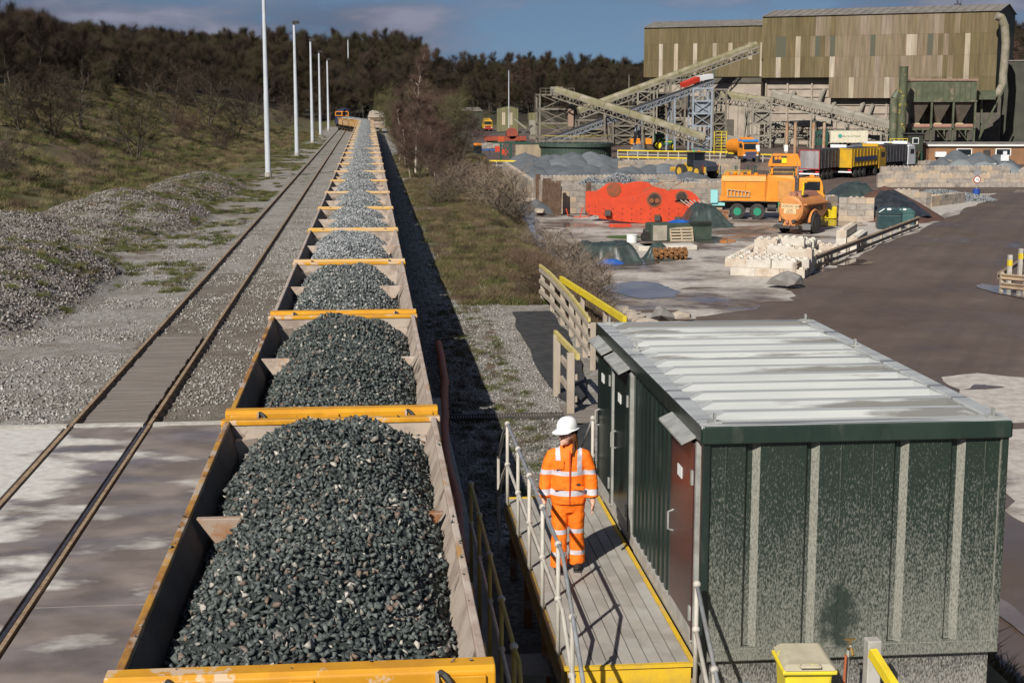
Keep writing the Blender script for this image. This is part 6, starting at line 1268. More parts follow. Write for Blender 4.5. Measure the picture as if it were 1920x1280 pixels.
# conveyors
def conveyor(label, P0, P1, w, h, cover, truss, legs=(), n=14, hood=True, name='conveyor'):
    P0, P1 = Vector(P0), Vector(P1); d = P1-P0; ln = d.length; dn = d.normalized(); sx = Vector((dn.y, -dn.x, 0)).normalized(); up = sx.cross(dn); t = thing(name, label, 'conveyor', P0)
    if hood:
        pr = [(-w/2, 0), (-w/2, h*.45), (-w*.3, h*.72), (0, h*.8), (w*.3, h*.72), (w/2, h*.45), (w/2, 0)]
        m_ = max(2, int(ln/4))
        for k in range(m_): MB().prism([dn*(ln*k/m_+.02)+sx*a+up*c for a, c in pr], dn*(ln/m_-.06)).build('hood_panel', cover, t)
    else: MB().prism([sx*a+up*c for a, c in ((-w/2, 0), (-w/2, .18), (w/2, .18), (w/2, 0))], d).build('belt', DARKM, t)
    for s in (-1, 1):
        for c in (-.06, -h*.75): MB().bar(sx*s*w/2+up*c, sx*s*w/2+up*c+d, .17, .2).build('chord', truss, t)
        b = MB()
        for k in range(n):
            a, e = ln*k/n, ln*(k+1)/n; b.bar(sx*s*w/2+up*-.06+dn*a, sx*s*w/2+up*(-h*.75)+dn*(a+e)/2, .1); b.bar(sx*s*w/2+up*(-h*.75)+dn*(a+e)/2, sx*s*w/2+up*-.06+dn*e, .1)
        b.build('lattice', truss, t)
    for k in legs:
        p = d*k; 
        for s in (-1, 1): MB().bar(p+sx*s*w*.5-up*h*.7, Vector((p.x+sx.x*s*w*.9, p.y+sx.y*s*w*.9, ZY-P0.z)), .28).build('leg', truss, t)
        b = MB(); z_ = ZY-P0.z; b.bar(p+sx*w*.5-up*h*.7, Vector((p.x-sx.x*w*.9, p.y-sx.y*w*.9, z_)), .12); b.bar(p-sx*w*.5-up*h*.7, Vector((p.x+sx.x*w*.9, p.y+sx.y*w*.9, z_)), .12); b.build('leg_brace', truss, t)
    return t
conveyor('long olive hooded conveyor climbing to the side of the main plant building', gd(1085, 212, 292), gd(1420, 88, 296), 1.7, 1.45, OLV, DGY, (.2, .42, .68), 34)
c2 = conveyor('slim pale blue steel conveyor rising to the transfer tower', gd(1018, 264, 246), gd(1334, 151, 262), 1.3, 1.1, GALV2, GALV2, (.55, .75), 34, False)
conveyor('olive hooded conveyor sloping down from the screening tower', gd(1040, 172, 254), gd(1322, 262, 246), 1.6, 1.25, OLV, STL, (.35, .6), 24)
conveyor('dusty grey hooded conveyor descending across the front of the main building', gd(1447, 180, 276), gd(1682, 243, 262), 1.8, 1.6, DGY, DGY, (.35, .62, .9), 24)
conveyor('short olive conveyor gallery linking the tower and the sheeted building', gd(1352, 182, 284), gd(1452, 197, 278), 1.7, 1.6, OLV, DGY, (.5,), 9)
conveyor('low dusty conveyor running into the base of the main building', gd(1362, 264, 258), gd(1412, 273, 258), 1.4, 1.3, DGY, DGY, (), 5)
conveyor('dusty lower conveyor gallery under the main building', gd(1440, 240, 282), gd(1560, 236, 276), 1.8, 1.5, DGY, STL, (.3, .7), 9)
t = thing('belt_drive', 'red and white conveyor drive unit on top of the pale blue conveyor', 'machine', (0, 0, 0)); p = gd(1280, 160, 259.5); q = gd(1308, 148, 261.0); MB().bar(p, q, 1.4, .8).build('red_cover', mat('drive_red', (.50, .035, .015)), t); p2 = gd(1333, 143, 262.2); MB().bar(q, p2, 1.4, .8).build('grey_cover', WHT, t)
# transfer tower and frames
def tower(label, px0, px1, pyt, Y, pd, m, floors, panels=(), name='steel_tower', stairs=False):
    a = gd(px0, pyt, Y); b_ = gd(px1, pyt, Y); w_ = b_.x-a.x; top = a.z; t = thing(name, label, 'tower', (a.x, Y, ZY)); H_ = top-ZY
    for x in (0, w_):
        for y in (0, pd): MB().box((x, y, H_/2), (.32, .32, H_)).build('column', m, t)
    zs = [H_*k/floors for k in range(1, floors+1)]
    for z in zs:
        fl = MB(); fl.box((w_/2, 0, z), (w_+.3, .3, .3)); fl.build('beam', m, t); MB().box((w_/2, pd, z), (w_+.3, .3, .3)).build('beam', m, t); MB().box((0, pd/2, z), (.3, pd, .28)).build('beam', m, t); MB().box((w_, pd/2, z), (.3, pd, .28)).build('beam', m, t)
    zp = [0]+zs
    for z0, z1 in zip(zp, zp[1:]): b = MB(); b.bar((0, -.05, z0), (w_, -.05, z1), .13); b.bar((w_, -.07, z0), (0, -.07, z1), .13); b.build('cross_brace', m, t)
    for (i, mm) in panels:
        MB().box((w_/2, .4, (zp[i]+zp[i+1])/2), (w_-.3, .1, (zp[i+1]-zp[i])*.85)).build('panel', mm, t)
        for k in range(1, 5): MB().box((w_*k/5, .32, (zp[i]+zp[i+1])/2), (.1, .1, (zp[i+1]-zp[i])*.85)).build('panel_rib', mm, t)
    return t, w_, H_
tower('pale grey steel transfer tower with panelled bin in the middle', 1300, 1335, 166, 258, 3.4, GALV2, 5, ((3, GALV2), (2, STLD)))
tw, w_, H_ = tower('weathered open screening tower at the foot of the olive conveyors', 1012, 1076, 178, 256, 5, STL, 4, ((0, STLD),), 'screening_tower')
for k in range(7): MB().bar((k*w_/6, -.5, H_), (k*w_/6, -.5, H_+1.1), .07).build('guard_post', STL, tw)
for z in (.55, 1.1): MB().bar((0, -.5, H_+z), (w_, -.5, H_+z), .06).build('guard_rail', STL, tw)
MB().bar((-.5, .5, H_*.75), (w_*.9, .5, H_*.3), 1.2, .7).build('screen_deck', STLD, tw); MB().box((w_*.9, -.3, H_*.6), (.9, .9, 3)).build('duct_column', mat('duct_pink', (.30, .2, .15)), tw); MB().box((w_*.5, .6, H_+.7), (2, 1.6, 1.3)).build('head_box', DGY, tw)
tower('dusty stair tower with control hut beside the main building wall', 1412, 1446, 186, 272, 3, DGY, 4, ((2, DGY),), 'stair_tower'); tower('brown steel support tower under the long conveyor', 1222, 1262, 178, 296, 4, STL, 5, ((4, STLD),), 'support_tower'); tower('dark steel frame tower behind the transfer tower', 1258, 1285, 150, 284, 4, STL, 5, ((1, STLD),), 'frame_tower')
for i, (px, Y, top) in enumerate(((1476, 246, 228), (1492, 247, 228), (1526, 246, 228), (1546, 247, 228))):
    p = gd(px, top, Y); t = thing('rusty_column', 'rusty round steel column standing before the main building', 'column', (p.x, Y, ZY), 0, 'rusty columns by the lorries'); h_ = p.z-ZY; MB().cyl((0, 0, 0), (0, 0, h_), .26, 12).build('shaft', mat('column_rust', (.34, .19, .10), (.40, .30, .22), .7, .85), t); MB().box((0, 0, h_), (.7, .7, .1)).build('cap_plate', STL, t); 
    if i % 2: q = gd((1476, 1526)[i//2], 300, Y); MB().bar((0, 0, h_-1), (q.x-p.x, 0, 1), .12).build('brace', STLD, t)
tower('dark cluttered bin tower under the middle of the long conveyor', 1150, 1192, 200, 290, 5, STL, 4, ((0, STLD), (1, STLD), (2, STLD)), 'bin_tower'); tower('dusty crusher tower beside the dark bin tower', 1196, 1226, 172, 292, 5, DGY, 5, ((0, STLD), (2, DGY), (1, STLD)), 'crusher_tower'); tower('low dark conveyor drive frame behind the settling tank', 1085, 1140, 226, 280, 4, STL, 3, ((0, STLD), (1, STLD)), 'drive_frame')
tower('dark framework tower between the pale tower and the sheeted building', 1338, 1362, 168, 280, 4, STL, 5, ((0, STLD), (1, STLD), (2, STLD)), 'framework_tower'); tower('dark hopper tower behind the pale blue conveyor head', 1228, 1256, 150, 300, 5, STL, 5, ((0, STLD), (1, STLD), (2, STLD), (3, STLD)), 'hopper_tower')
# stairs and grey pipework clutter at the base of the main wall
for i, (px, py, Y, w_, h_) in enumerate(((1480, 258, 280, 7, 1.6), (1535, 262, 278, 8, 1.4), (1585, 262, 272, 5, 1.6), (1630, 262, 268, 4.5, 1.8), (1450, 268, 274, 4, 1.3))):
    p = gd(px, py, Y); t = thing('pipe_rack', 'dusty %s pipe rack along the foot of the main building' % ('first', 'second', 'third', 'fourth', 'fifth')[i], 'pipe rack', (p.x, Y, ZY), R(-25)); z_ = p.z-ZY
    for k in range(3): MB().cyl((-w_/2, k*.5, z_+.3*k), (w_/2, k*.5, z_+.3*k), .22, 8).build('pipe', DGY, t)
    for x in (-w_/2, 0, w_/2): MB().box((x, .4, z_/2+.5), (.2, .9, z_+1)).build('frame', DGY, t)
    for k in range(6): MB().box((-w_/2+k*w_/5, .5, z_+1.4), (.08, .08, 1.1)).build('rail_post', DGY, t)
    MB().bar((-w_/2, .5, z_+1.95), (w_/2, .5, z_+1.95), .08).build('hand_rail', DGY, t)
# dust collector
a = gd(1708, 152, 262); b_ = gd(1831, 152, 262); wd = b_.x-a.x; zt_ = a.z; zb_ = gd(1708, 188, 262).z; zh = gd(1708, 232, 262).z
t = thing('dust_collector', 'olive ribbed dust collector box with three hoppers on a steel frame', 'dust collector', (a.x, 262, ZY))
MB().box((wd/2, 2, (zt_+zb_)/2-ZY), (wd, 4, zt_-zb_)).build('filter_box', DUCT, t); MB().box((wd/2, 2, zt_-ZY+.2), (wd+.4, 4.4, .35)).build('top_deck', mat('deck_pink', (.30, .19, .15), (.24, .16, .12), 1, .9), t); MB().box((wd/2, -.05, zb_-ZY-.15), (wd+.5, .3, .35)).build('base_beam', DUCT, t)
for k in range(13): MB().box((k*wd/12, -.06, (zt_+zb_)/2-ZY), (.12, .14, zt_-zb_)).build('box_rib', DUCT, t)
for k in range(3):
    x0, x1 = wd*k/3+.3, wd*(k+1)/3-.3; xm = (x0+x1)/2; zz0, zz1 = zb_-ZY-.3, zh-ZY
    b = MB(); b.add([(x0, .2, zz0), (x1, .2, zz0), (x1, 3.8, zz0), (x0, 3.8, zz0), (xm-.25, 1.8, zz1), (xm+.25, 1.8, zz1), (xm+.25, 2.2, zz1), (xm-.25, 2.2, zz1)], [(0, 4, 5, 1), (1, 5, 6, 2), (2, 6, 7, 3), (3, 7, 4, 0), (4, 7, 6, 5)]); b.build('hopper', mat('hopper_brown_dust', (.13, .105, .08), (.10, .08, .06), .8, .85), t); MB().cyl((xm-.9, 1.6, zz1-.2), (xm+.5, 1.6, zz1-.2), .28, 10).build('valve', mat('valve_cream', (.46, .40, .22)), t)
for k in range(4):
    for y in (0, 4): MB().box((wd*k/3, y, (zb_-ZY)/2), (.3, .3, zb_-ZY)).build('leg', DUCT, t)
MB().box((wd/2, 0, zh-ZY-1.0), (wd, .3, .3)).build('tie_beam', DUCT, t); MB().cyl((0, 1, zh-ZY-.5), (wd, 1, zh-ZY-.5), .42, 10).build('screw_conveyor', mat('screw_pink', (.33, .18, .14), (.28, .16, .12), 1, .8), t)
for k in range(3): MB().bar((wd*k/3, -.1, zh-ZY), (wd*(k+1)/3, -.1, .3), .12).build('brace', DUCT, t)
MB().box((wd/2, 5, 4), (wd+4, .5, 8)).build('back_screen', STLD, t)
STK = mat('stack_green', (.085, .095, .05), (.065, .072, .04), .6, .7, 0, 0, c3=(.42, .34, .03), s3=1.1, l3=.60, h3=.66)
p = gd(1695, 125, 257); t = thing('exhaust_stack', 'tall dark green steel stack with flaking yellow paint', 'stack', (p.x, 257, ZY)); h_ = p.z-ZY; MB().cyl((0, 0, 0), (0, 0, h_), .74, 20).build('flue', STK, t, smooth=False)
for z in (h_*.3, h_*.62, h_-.1): MB().cyl((0, 0, z), (0, 0, z+.12), .8, 20).build('flange', STK, t)
p = gd(1679, 184, 258); t = thing('bypass_duct', 'shorter green duct with angled top beside the tall stack', 'duct', (p.x, 258.5, ZY)); h_ = p.z-ZY; MB().cyl((0, 0, 0), (0, 0, h_), .72, 18).build('flue', DUCT, t); MB().cyl((0, 0, h_-.1), (.7, 0, h_+1.3), .72, 18, .5).build('elbow', DUCT, t)
for z in (h_*.35, h_*.7): MB().cyl((0, 0, z), (0, 0, z+.12), .78, 18).build('flange', DUCT, t)
t = thing('roof_duct', 'big curved duct dropping down the end of the main building', 'duct', (0, 0, 0)); q = [gd(x, y, 268) for x, y in ((1868, 30), (1878, 34), (1884, 50), (1886, 80), (1884, 110), (1881, 140), (1880, 160), (1872, 175), (1858, 180))]
for a_, b_ in zip(q, q[1:]): MB().cyl(a_, b_+(b_-a_)*.12, .74, 14).build('duct_section', mat('duct_dusty', (.19, .17, .115), (.27, .235, .18), .7, .75), t)
p = gd(1846, 178, 266); MB().box((p.x, 266, p.z), (3.2, 2.5, 1.7)).build('plenum_box', DUCT, t); MB().box((p.x, 267, (p.z+ZY)/2), (.3, .3, p.z-ZY)).build('strut', DUCT, t); MB().bar((p.x-1, 266, -2), (p.x+4, 266, p.z+2), .25).build('strut', DUCT, t)
# control cabin on stilts
a = gd(1703, 252, 205); b_ = gd(1730, 284, 205); t = thing('weighbridge_cabin', 'dark green control cabin on stilts beside yellow railings', 'cabin', (a.x, 205, ZY)); w_ = b_.x-a.x; za, zb2 = a.z-ZY, b_.z-ZY
CABD = mat('control_green', (.03, .035, .022)); MB().box((w_/2, 1, (za+zb2)/2), (w_, 2, za-zb2)).build('body', CABD, t); MB().box((w_/2, 1, za+.08), (w_+.4, 2.4, .16)).build('roof', DARKM, t); wn_ = MB().box((w_*.5, -.01, zb2+(za-zb2)*.62), (.9, .05, .85)).build('window_frame', WHITE, t); MB().box((w_*.5, -.05, zb2+(za-zb2)*.62), (.7, .05, .65)).build('pane', GLASS, wn_); MB().box((w_+.02, 1, (za+zb2)/2), (.06, .9, (za-zb2)*.9)).build('door', BEIG, t)
for x in (.1, w_-.1):
    for y in (.1, 1.9): MB().box((x, y, zb2/2), (.18, .18, zb2)).build('leg', DGRN, t)
b = MB(); b.bar((.1, 0, 0), (w_-.1, 0, zb2), .1); b.bar((w_-.1, -.02, 0), (.1, -.02, zb2), .1); b.build('cross_brace', DGRN, t)
a = gd(1668, 276, 203); t = thing('inspection_platform', 'dark sampling platform with bright yellow railings and striped posts', 'platform', (a.x, 203, ZY)); z_ = a.z-ZY; w_ = 2.5; MB().box((w_/2, .9, z_), (w_, 1.8, .3)).build('deck', DARKM, t); MB().box((w_/2, .9, z_-.8), (w_*.9, 1.6, 1.0)).build('under_box', DGRN, t)
for x in (0, w_):
    MB().box((x, 0, z_/2), (.2, .2, z_)).build('post', BLACK, t)
    for k in range(3): MB().box((x, -.005, .4+k*.8), (.21, .21, .38)).build('yellow_band', YEL2, t)
for k in range(5): MB().box((k*w_/4, -.02, z_+.65), (.06, .06, 1.1)).build('rail_post', YEL2, t)
for z in (.6, 1.15): MB().bar((0, -.02, z_+z), (w_, -.02, z_+z), .07).build('rail', YEL2, t)
# brick hut
BRK = mat('hut_brick', (.27, .14, .07), (.22, .115, .06), .8, .9); a = gd(1742, 272, 206); t = thing('brick_hut', 'long low brick hut with flat felt roof behind the sand bay', 'building', (a.x, 206, ZY), R(-6)); h_ = a.z-ZY
MB().box((10, 3, h_/2), (20, 6, h_)).build('wall', BRK, t); MB().box((10, 3, h_+.12), (20.6, 6.6, .3)).build('roof', ROOFG, t); MB().box((10, -.32, h_-.05), (20.5, .06, .22)).build('fascia', WHITE, t)
for x in (5, 10.5): w2_ = MB().box((x, -.03, h_-1.0), (2.2, .1, 1.0)).build('window', WHITE, t); MB().box((x, -.09, h_-1.0), (1.9, .05, .8)).build('pane', GLASS, w2_)
MB().box((8.2, -.03, 1.0), (1.0, .1, 2.0)).build('door', DARKM, t); MB().box((1.6, -.3, h_-1.3), (1.5, .5, .7)).build('heat_pump', WHITE, t)
# thickener tank, wall, shed, red machine
c = gp(1090, 302, ZY)+Vector((0, 6, 0)); t = thing('thickener_tank', 'round dark green ribbed settling tank behind the sand heaps', 'tank', c); TGR = mat('thick_green', (.045, .07, .052), (.035, .055, .042), .8, .6); MB().cyl((0, 0, 0), (0, 0, 2.0), 5.3, 48).build('shell', TGR, t); MB().cyl((0, 0, 2.0), (0, 0, 2.5), 5.65, 48).build('rim', TGR, t)
for k in range(40): an = math.pi+math.pi*k/39; MB().box((math.cos(an)*5.33, math.sin(an)*5.33, 1.0), (.1, .1, 2.0), rz=an).build('shell_rib', TGR, t)
for k in range(15): an = math.pi+math.pi*k/14; MB().box((math.cos(an)*5.2, math.sin(an)*5.2, 3.05), (.06, .06, 1.1)).build('rail_post', STL, t)
b = MB(); b.tube([(math.cos(an)*5.2, math.sin(an)*5.2, 3.6) for an in np.linspace(math.pi, 2*math.pi, 20)], .05, 5); b.build('hand_rail', mat('rail_dull_yellow', (.42, .35, .06)), t); MB().box((0, 0, 2.8), (11, 1.0, .3)).build('walkway_bridge', STL, t)
a = gp(970, 301, ZY); t = thing('retaining_wall', 'stained buff retaining wall joined to the green settling tank', 'wall', a+Vector((0, 4, 0))); MB().box((2.3, 0, 1.15), (4.6, .5, 2.3)).build('wall_face', mat('wall_buff', (.36, .29, .19), (.26, .21, .15), .5, .9, 0, 0, c3=(.10, .085, .065), s3=.6, l3=.55, h3=.62, stretch=(1, 1, .3)), t); MB().box((2.3, 0, 2.38), (4.8, .7, .16)).build('coping', TGR, t)
a = gp(932, 250, ZY); SHO = clad_mat('shed_olive', [(.15, .14, .065), (.17, .155, .075)]); t = thing('olive_shed', 'tall olive ribbed shed with two pale panels by the wood', 'shed', a, R(-6)); MB().prism([(0, 0, 0), (5.4, 0, 0), (5.4, 0, 6.3), (2.9, 0, 7.0), (0, 0, 6.3)], (0, 9, 0)).build('wall', SHO, t); MB().add([(-.2, -.2, 6.33), (2.9, -.2, 7.05), (5.6, -.2, 6.33), (-.2, 9.2, 6.33), (2.9, 9.2, 7.05), (5.6, 9.2, 6.33)], [(0, 1, 4, 3), (1, 2, 5, 4)]).build('roof', ROOFG, t)
for k in range(12): MB().box((k*5.4/11, -.04, 3.1), (.1, .1, 6.2)).build('wall_rib', SHO, t)
for x in (1.7, 3.6): MB().box((x, -.09, 3.7), (.85, .06, 3.2)).build('pale_panel', SKYL, t)
MB().box((5.45, 4.5, 3.1), (.06, 8.6, 6.1)).build('end_cladding', CDK, t)
a = gp(868, 246, ZY); t = thing('dark_shed', 'low dark shed with grey roof at the edge of the wood', 'shed', a+Vector((0, 15, 0))); MB().box((3, 3, 2.6), (6.6, 6, 5.2)).build('wall', CDK, t); MB().prism([(-.6, -.4, 5.2), (6.6, -.4, 5.2), (5.6, -.4, 6.3), (.4, -.4, 6.3)], (0, 7, 0)).build('roof', ROOFG, t)
REDM = mat('machine_red', (.30, .055, .025), (.22, .05, .03), .9, .75); a = gp(908, 269, ZY); t = thing('mobile_screener', 'rust red mobile screening machine with round hood and black belt', 'machine', a); MB().box((4.2, 0, 1.0), (8.4, 1.8, .9)).build('chassis', REDM, t); MB().bar((.3, 0, 2.0), (4.6, 0, 2.3), 1.6, .3).build('belt', DARKM, t); b = MB(); b.cyl((5.6, -.9, 2.0), (5.6, .9, 2.0), 1.15, 20); b.build('drum_hood', REDM, t)
for x in (1, 3, 5, 7): MB().box((x, -.92, 1.0), (.15, .08, 1.2)).build('frame_post', REDM, t)
MB().box((3.4, -.95, .9), (1.3, .1, 1.1)).build('engine_door', mat('machine_orange_red', (.42, .07, .02)), t); MB().bar((6.8, 0, 1.2), (9.8, 0, 3.6), 1.3, .4).build('feed_belt', STLD, t); MB().box((7.4, .2, .35), (2, 1.4, .7)).build('track', BLACK, t); MB().box((1.6, .2, .35), (2, 1.4, .7)).build('track', BLACK, t)
a = gp(993, 262, ZY); t = thing('feed_hopper', 'olive and pale grey feed hopper standing before the screening tower', 'hopper', a+Vector((0, 2, 0))); MB().box((1, 1, 5.0), (2.0, 2.0, 1.6)).build('bin', SHO, t); b = MB(); b.prism([(.1, 0, 4.2), (1.9, 0, 4.2), (1.6, 0, 1.0), (.4, 0, 1.0)], (0, 1.8, 0)); b.build('throat', DGY, t); MB().box((1, 1, .5), (1.6, 1.6, 1.0)).build('base', STL, t); MB().bar((-.3, 0, 2.2), (-3.2, 0, 4.4), .9, .4).build('side_chute', DGY, t)
# yellow pipe rails across the yard
def yrail(label, p0, p1, h_, n, y=None, name='pipe_barrier', m=None, z=ZY):
    a, b_ = gp(*p0, z), gp(*p1, z); t = thing(name, label, 'barrier', a); d = b_-a; MB().bar((0, 0, h_), d+Vector((0, 0, h_)), .16, .18).build('rail', m or YEL2, t); MB().bar((0, 0, h_*.5), d+Vector((0, 0, h_*.5)), .09).build('mid_rail', m or POSTP, t)
    for k in range(n): q = d*(k/(n-1)); MB().box((q.x, q.y, h_/2), (.14, .14, h_)).build('post', POSTP, t)
yrail('yellow pipe barrier running across the yard before the green tractor', (1158, 296), (1370, 300), 1.15, 12); yrail('yellow and timber barrier near the blue cabbed truck', (1366, 301), (1480, 306), 1.1, 8); yrail('yellow topped barrier at the head of the stream wall', (911, 318), (972, 319), 1.15, 4); yrail('low yellow barrier between the tank and the loader', (1160, 306), (1290, 309), .9, 8)
t = thing('yellow_ladder', 'yellow caged ladder and hoop stand beside the transfer tower', 'ladder', gp(1352, 290, ZY)); 
for x in (0, .7, -1.0): MB().box((x*1.2, 0, 1.9), (.1, .1, 3.8)).build('stile', YEL2, t)
for k in range(8): MB().box((0, 0, .4+k*.48), (1.9, .08, .08)).build('rung', YEL2, t)
t = thing('portal_frame', 'dark green steel portal frame by the retaining wall', 'frame', gp(939, 303, ZY)); 
for x in (0, 1.5): MB().box((x, 0, 1.35), (.28, .28, 2.7)).build('column', DGRN, t)
MB().box((1.5, 0, 2.75), (5.5, .3, .25)).build('top_beam', DGRN, t); b = MB(); b.bar((0, 0, .3), (1.5, 0, 2.6), .12); b.bar((1.5, -.02, .3), (0, -.02, 2.6), .12); b.build('cross_brace', DGRN, t)
# small machines and clutter left of the sand bays
t = thing('mini_loader', 'small orange and dark telehandler parked beyond the bank', 'loader', gp(893, 304, ZY), R(20)); MB().box((0, 0, .9), (2.2, 1.3, .7)).build('body', DARKM, t, bevel=.05); MB().box((.2, 0, 1.8), (.9, 1.0, 1.2)).build('cab', GLASS, t); MB().box((.2, 0, 2.5), (.8, .9, .45)).build('beacon_box', LAMP, t); MB().bar((-.5, .3, 1.2), (-3, .3, .3), .25).build('boom', DARKM, t)
for x in (-.7, .8):
    for s in (-1, 1): wheel(t, x, s*.75, .5, .35, LAMP)
t = thing('cultivator', 'red and blue farm implement parked in front of the red screener', 'machine', gp(920, 291, ZY)); MB().bar((-2, 0, .9), (2.4, 0, .8), .2).build('frame', mat('implement_blue', (.02, .10, .35)), t); MB().box((1.2, -.2, 1.0), (1.0, .6, .9)).build('gearbox', mat('implement_red', (.5, .05, .02)), t); MB().cyl((2.2, -.4, .5), (2.2, .4, .5), .55, 14).build('rotor', MATS['implement_red'], t); MB().box((-.2, 0, .45), (.2, .2, .9)).build('stand', DARKM, t)
for i, (px, py, l_) in enumerate(((905, 279, 3.0), (925, 278, 3.4), (1195, 287, 2.2))): o = MB().box((0, 0, .5), (l_, 1.0, 1.0)).build('concrete_block', BLK[1], None, bevel=.04); o.location = gp(px, py, ZY); tag(o, ('long grey concrete block beside the red screener', 'second grey concrete block beside the red screener', 'dark concrete block before the orange trailer')[i], 'block')
heap('sand_heap', 'small dark heap between the tractor and the transfer tower', gp(1312, 288, ZY), 1.9, 2, 1.9, SAND, seed=95); heap('sand_heap', 'small dark heap before the orange farm trailer', gp(1197, 288, ZY), 1.8, 1.8, 1.7, SAND, seed=96)
t = thing('van', 'white van parked behind the dark sand wedge', 'van', gp(1655, 290, ZY)+Vector((0, 2, 0))); MB().box((0, 0, 1.2), (4.6, 1.9, 1.7)).build('body', WHT, t, bevel=.15); MB().box((1.2, -.96, 1.6), (1.4, .03, .55)).build('side_window', GLASS, t)
for x in (-1.5, 1.5): MB().cyl((x, -.97, .35), (x, .97, .35), .35, 14).build('wheel', TYRE, t)
# lighting columns and far pylon
POLE = mat('pole_grey', (.50, .53, .57), (.44, .47, .50), 1, .5)
for i, (px, py, top) in enumerate(((503, 329, -40), (557, 291, 36), (586, 267, 70), (601, 253, 93), (616, 244, 108), (655, 226, 115))):
    p = gp(px, py, 0); h_ = 15.0 if i == 0 else (gd(px, top, p.y).z); xo = 0
    t = thing('lighting_column', 'tall pale grey lighting column, %s along the siding from the stone heaps' % ORD[i], 'lamp post', (p.x, p.y, hz(p.x, p.y)-.1), 0, 'lighting columns beside the siding'); MB().cyl((0, 0, 0), (0, 0, h_*.45), .24, 12, .2).build('lower_shaft', POLE, t); MB().cyl((0, 0, h_*.45), (0, 0, h_), .19, 12, .13).build('upper_shaft', POLE, t); MB().cyl((0, 0, 0), (0, 0, .5), .28, 12).build('base', CONC, t); b = MB(); b.box((.2, -.1, h_-.1), (.75, .35, .3)); b.build('floodlight', BLACK, t)
p = gp(954, 250, ZY); t = thing('light_mast', 'slim grey light mast standing behind the olive shed', 'lamp post', p); h_ = gd(954, 132, p.y).z-ZY; MB().cyl((0, 0, 0), (0, 0, h_), .16, 8, .1).build('shaft', POLE, t); MB().box((0, 0, h_), (.9, .3, .15)).build('lamp_head', DARKM, t)
p = gp(1178, 262, ZY); t = thing('light_mast', 'slim grey light mast behind the blue conveyor', 'lamp post', p); h_ = gd(1178, 141, p.y).z-ZY; MB().cyl((0, 0, 0), (0, 0, h_), .14, 8, .1).build('shaft', STL, t); MB().box((0, 0, h_), (.7, .3, .15)).build('lamp_head', DARKM, t)
p = gd(1795, 30, 420); q = gd(1795, 0, 420); t = thing('pylon', 'top of a dark lattice pylon above the main building roof', 'pylon', (p.x, 420, 0))
for s in (-1, 1):
    for r_ in (-1, 1): MB().bar((s*2, r_*2, 0), (s*.6, r_*.6, q.z-1), .25).build('leg', DARKM, t)
b = MB()
for k in range(8): z_ = q.z*k/8; wv = 2-1.4*k/8; b.bar((-wv, -wv, z_), (wv, -wv, z_+q.z/8), .12); b.bar((wv, -wv, z_), (-wv, -wv, z_+q.z/8), .12)
b.build('lattice', DARKM, t); MB().cyl((0, 0, q.z-1), (0, 0, q.z+2), .12, 6).build('spike', DARKM, t)
# ------------------------------------------------------------------ loose stones on the ground
def ground_stones(name, label, pts, sz, m, seed):
    P = np.array([(x, y, hz(x, y)+.01) for x, y in pts]); r = np.random.default_rng(seed); me = scatter(name, P, r.uniform(.55, 1.35, len(P))*sz, [m], PEBBLES, seed); o = obj(name, me); tag(o, label, 'gravel', None, 'stuff'); return o
r = random.Random(5)
pts = []
for cx, cy, rx, ry, h in SPOILS:
    n = int(rx*ry*3.1*(95 if cy < 60 else 60))
    for _ in range(n):
        a, q = r.random()*2*math.pi, math.sqrt(r.random())*1.03; pts.append((cx+math.cos(a)*q*rx, cy+math.sin(a)*q*ry))
ground_stones('spoil_stones', 'brown grey heaps of old ballast along the foot of the bank', pts, .058, SPOIL, 11)
pts = []
while len(pts) < 15000:
    x, y = r.uniform(-13, -1.9), 29+r.random()**1.5*50
    if -6.0 < x < -4.2 and y < 41: continue
    if fbm(x, y, .35, 4) > -.08+(.25 if x > -4.4 else 0)*r.random(): pts.append((x, y))
ground_stones('loose_ballast', 'pale loose ballast scattered beside the siding rails', pts, .042, GRV, 12)
pts = [(r.uniform(1.0, 4.0), r.uniform(20, 47)) for _ in range(9000)]
ground_stones('path_gravel', 'pale gravel strip between the train and the black path', pts, .028, GRV, 13)
pts = [(r.uniform(-4.1, .9) if r.random() < .5 else r.uniform(.9, 2.4), r.uniform(29, 110)) for _ in range(9000)]
ground_stones('trackbed_stones', 'grey ballast stones around the train track', pts, .04, GRV, 14)
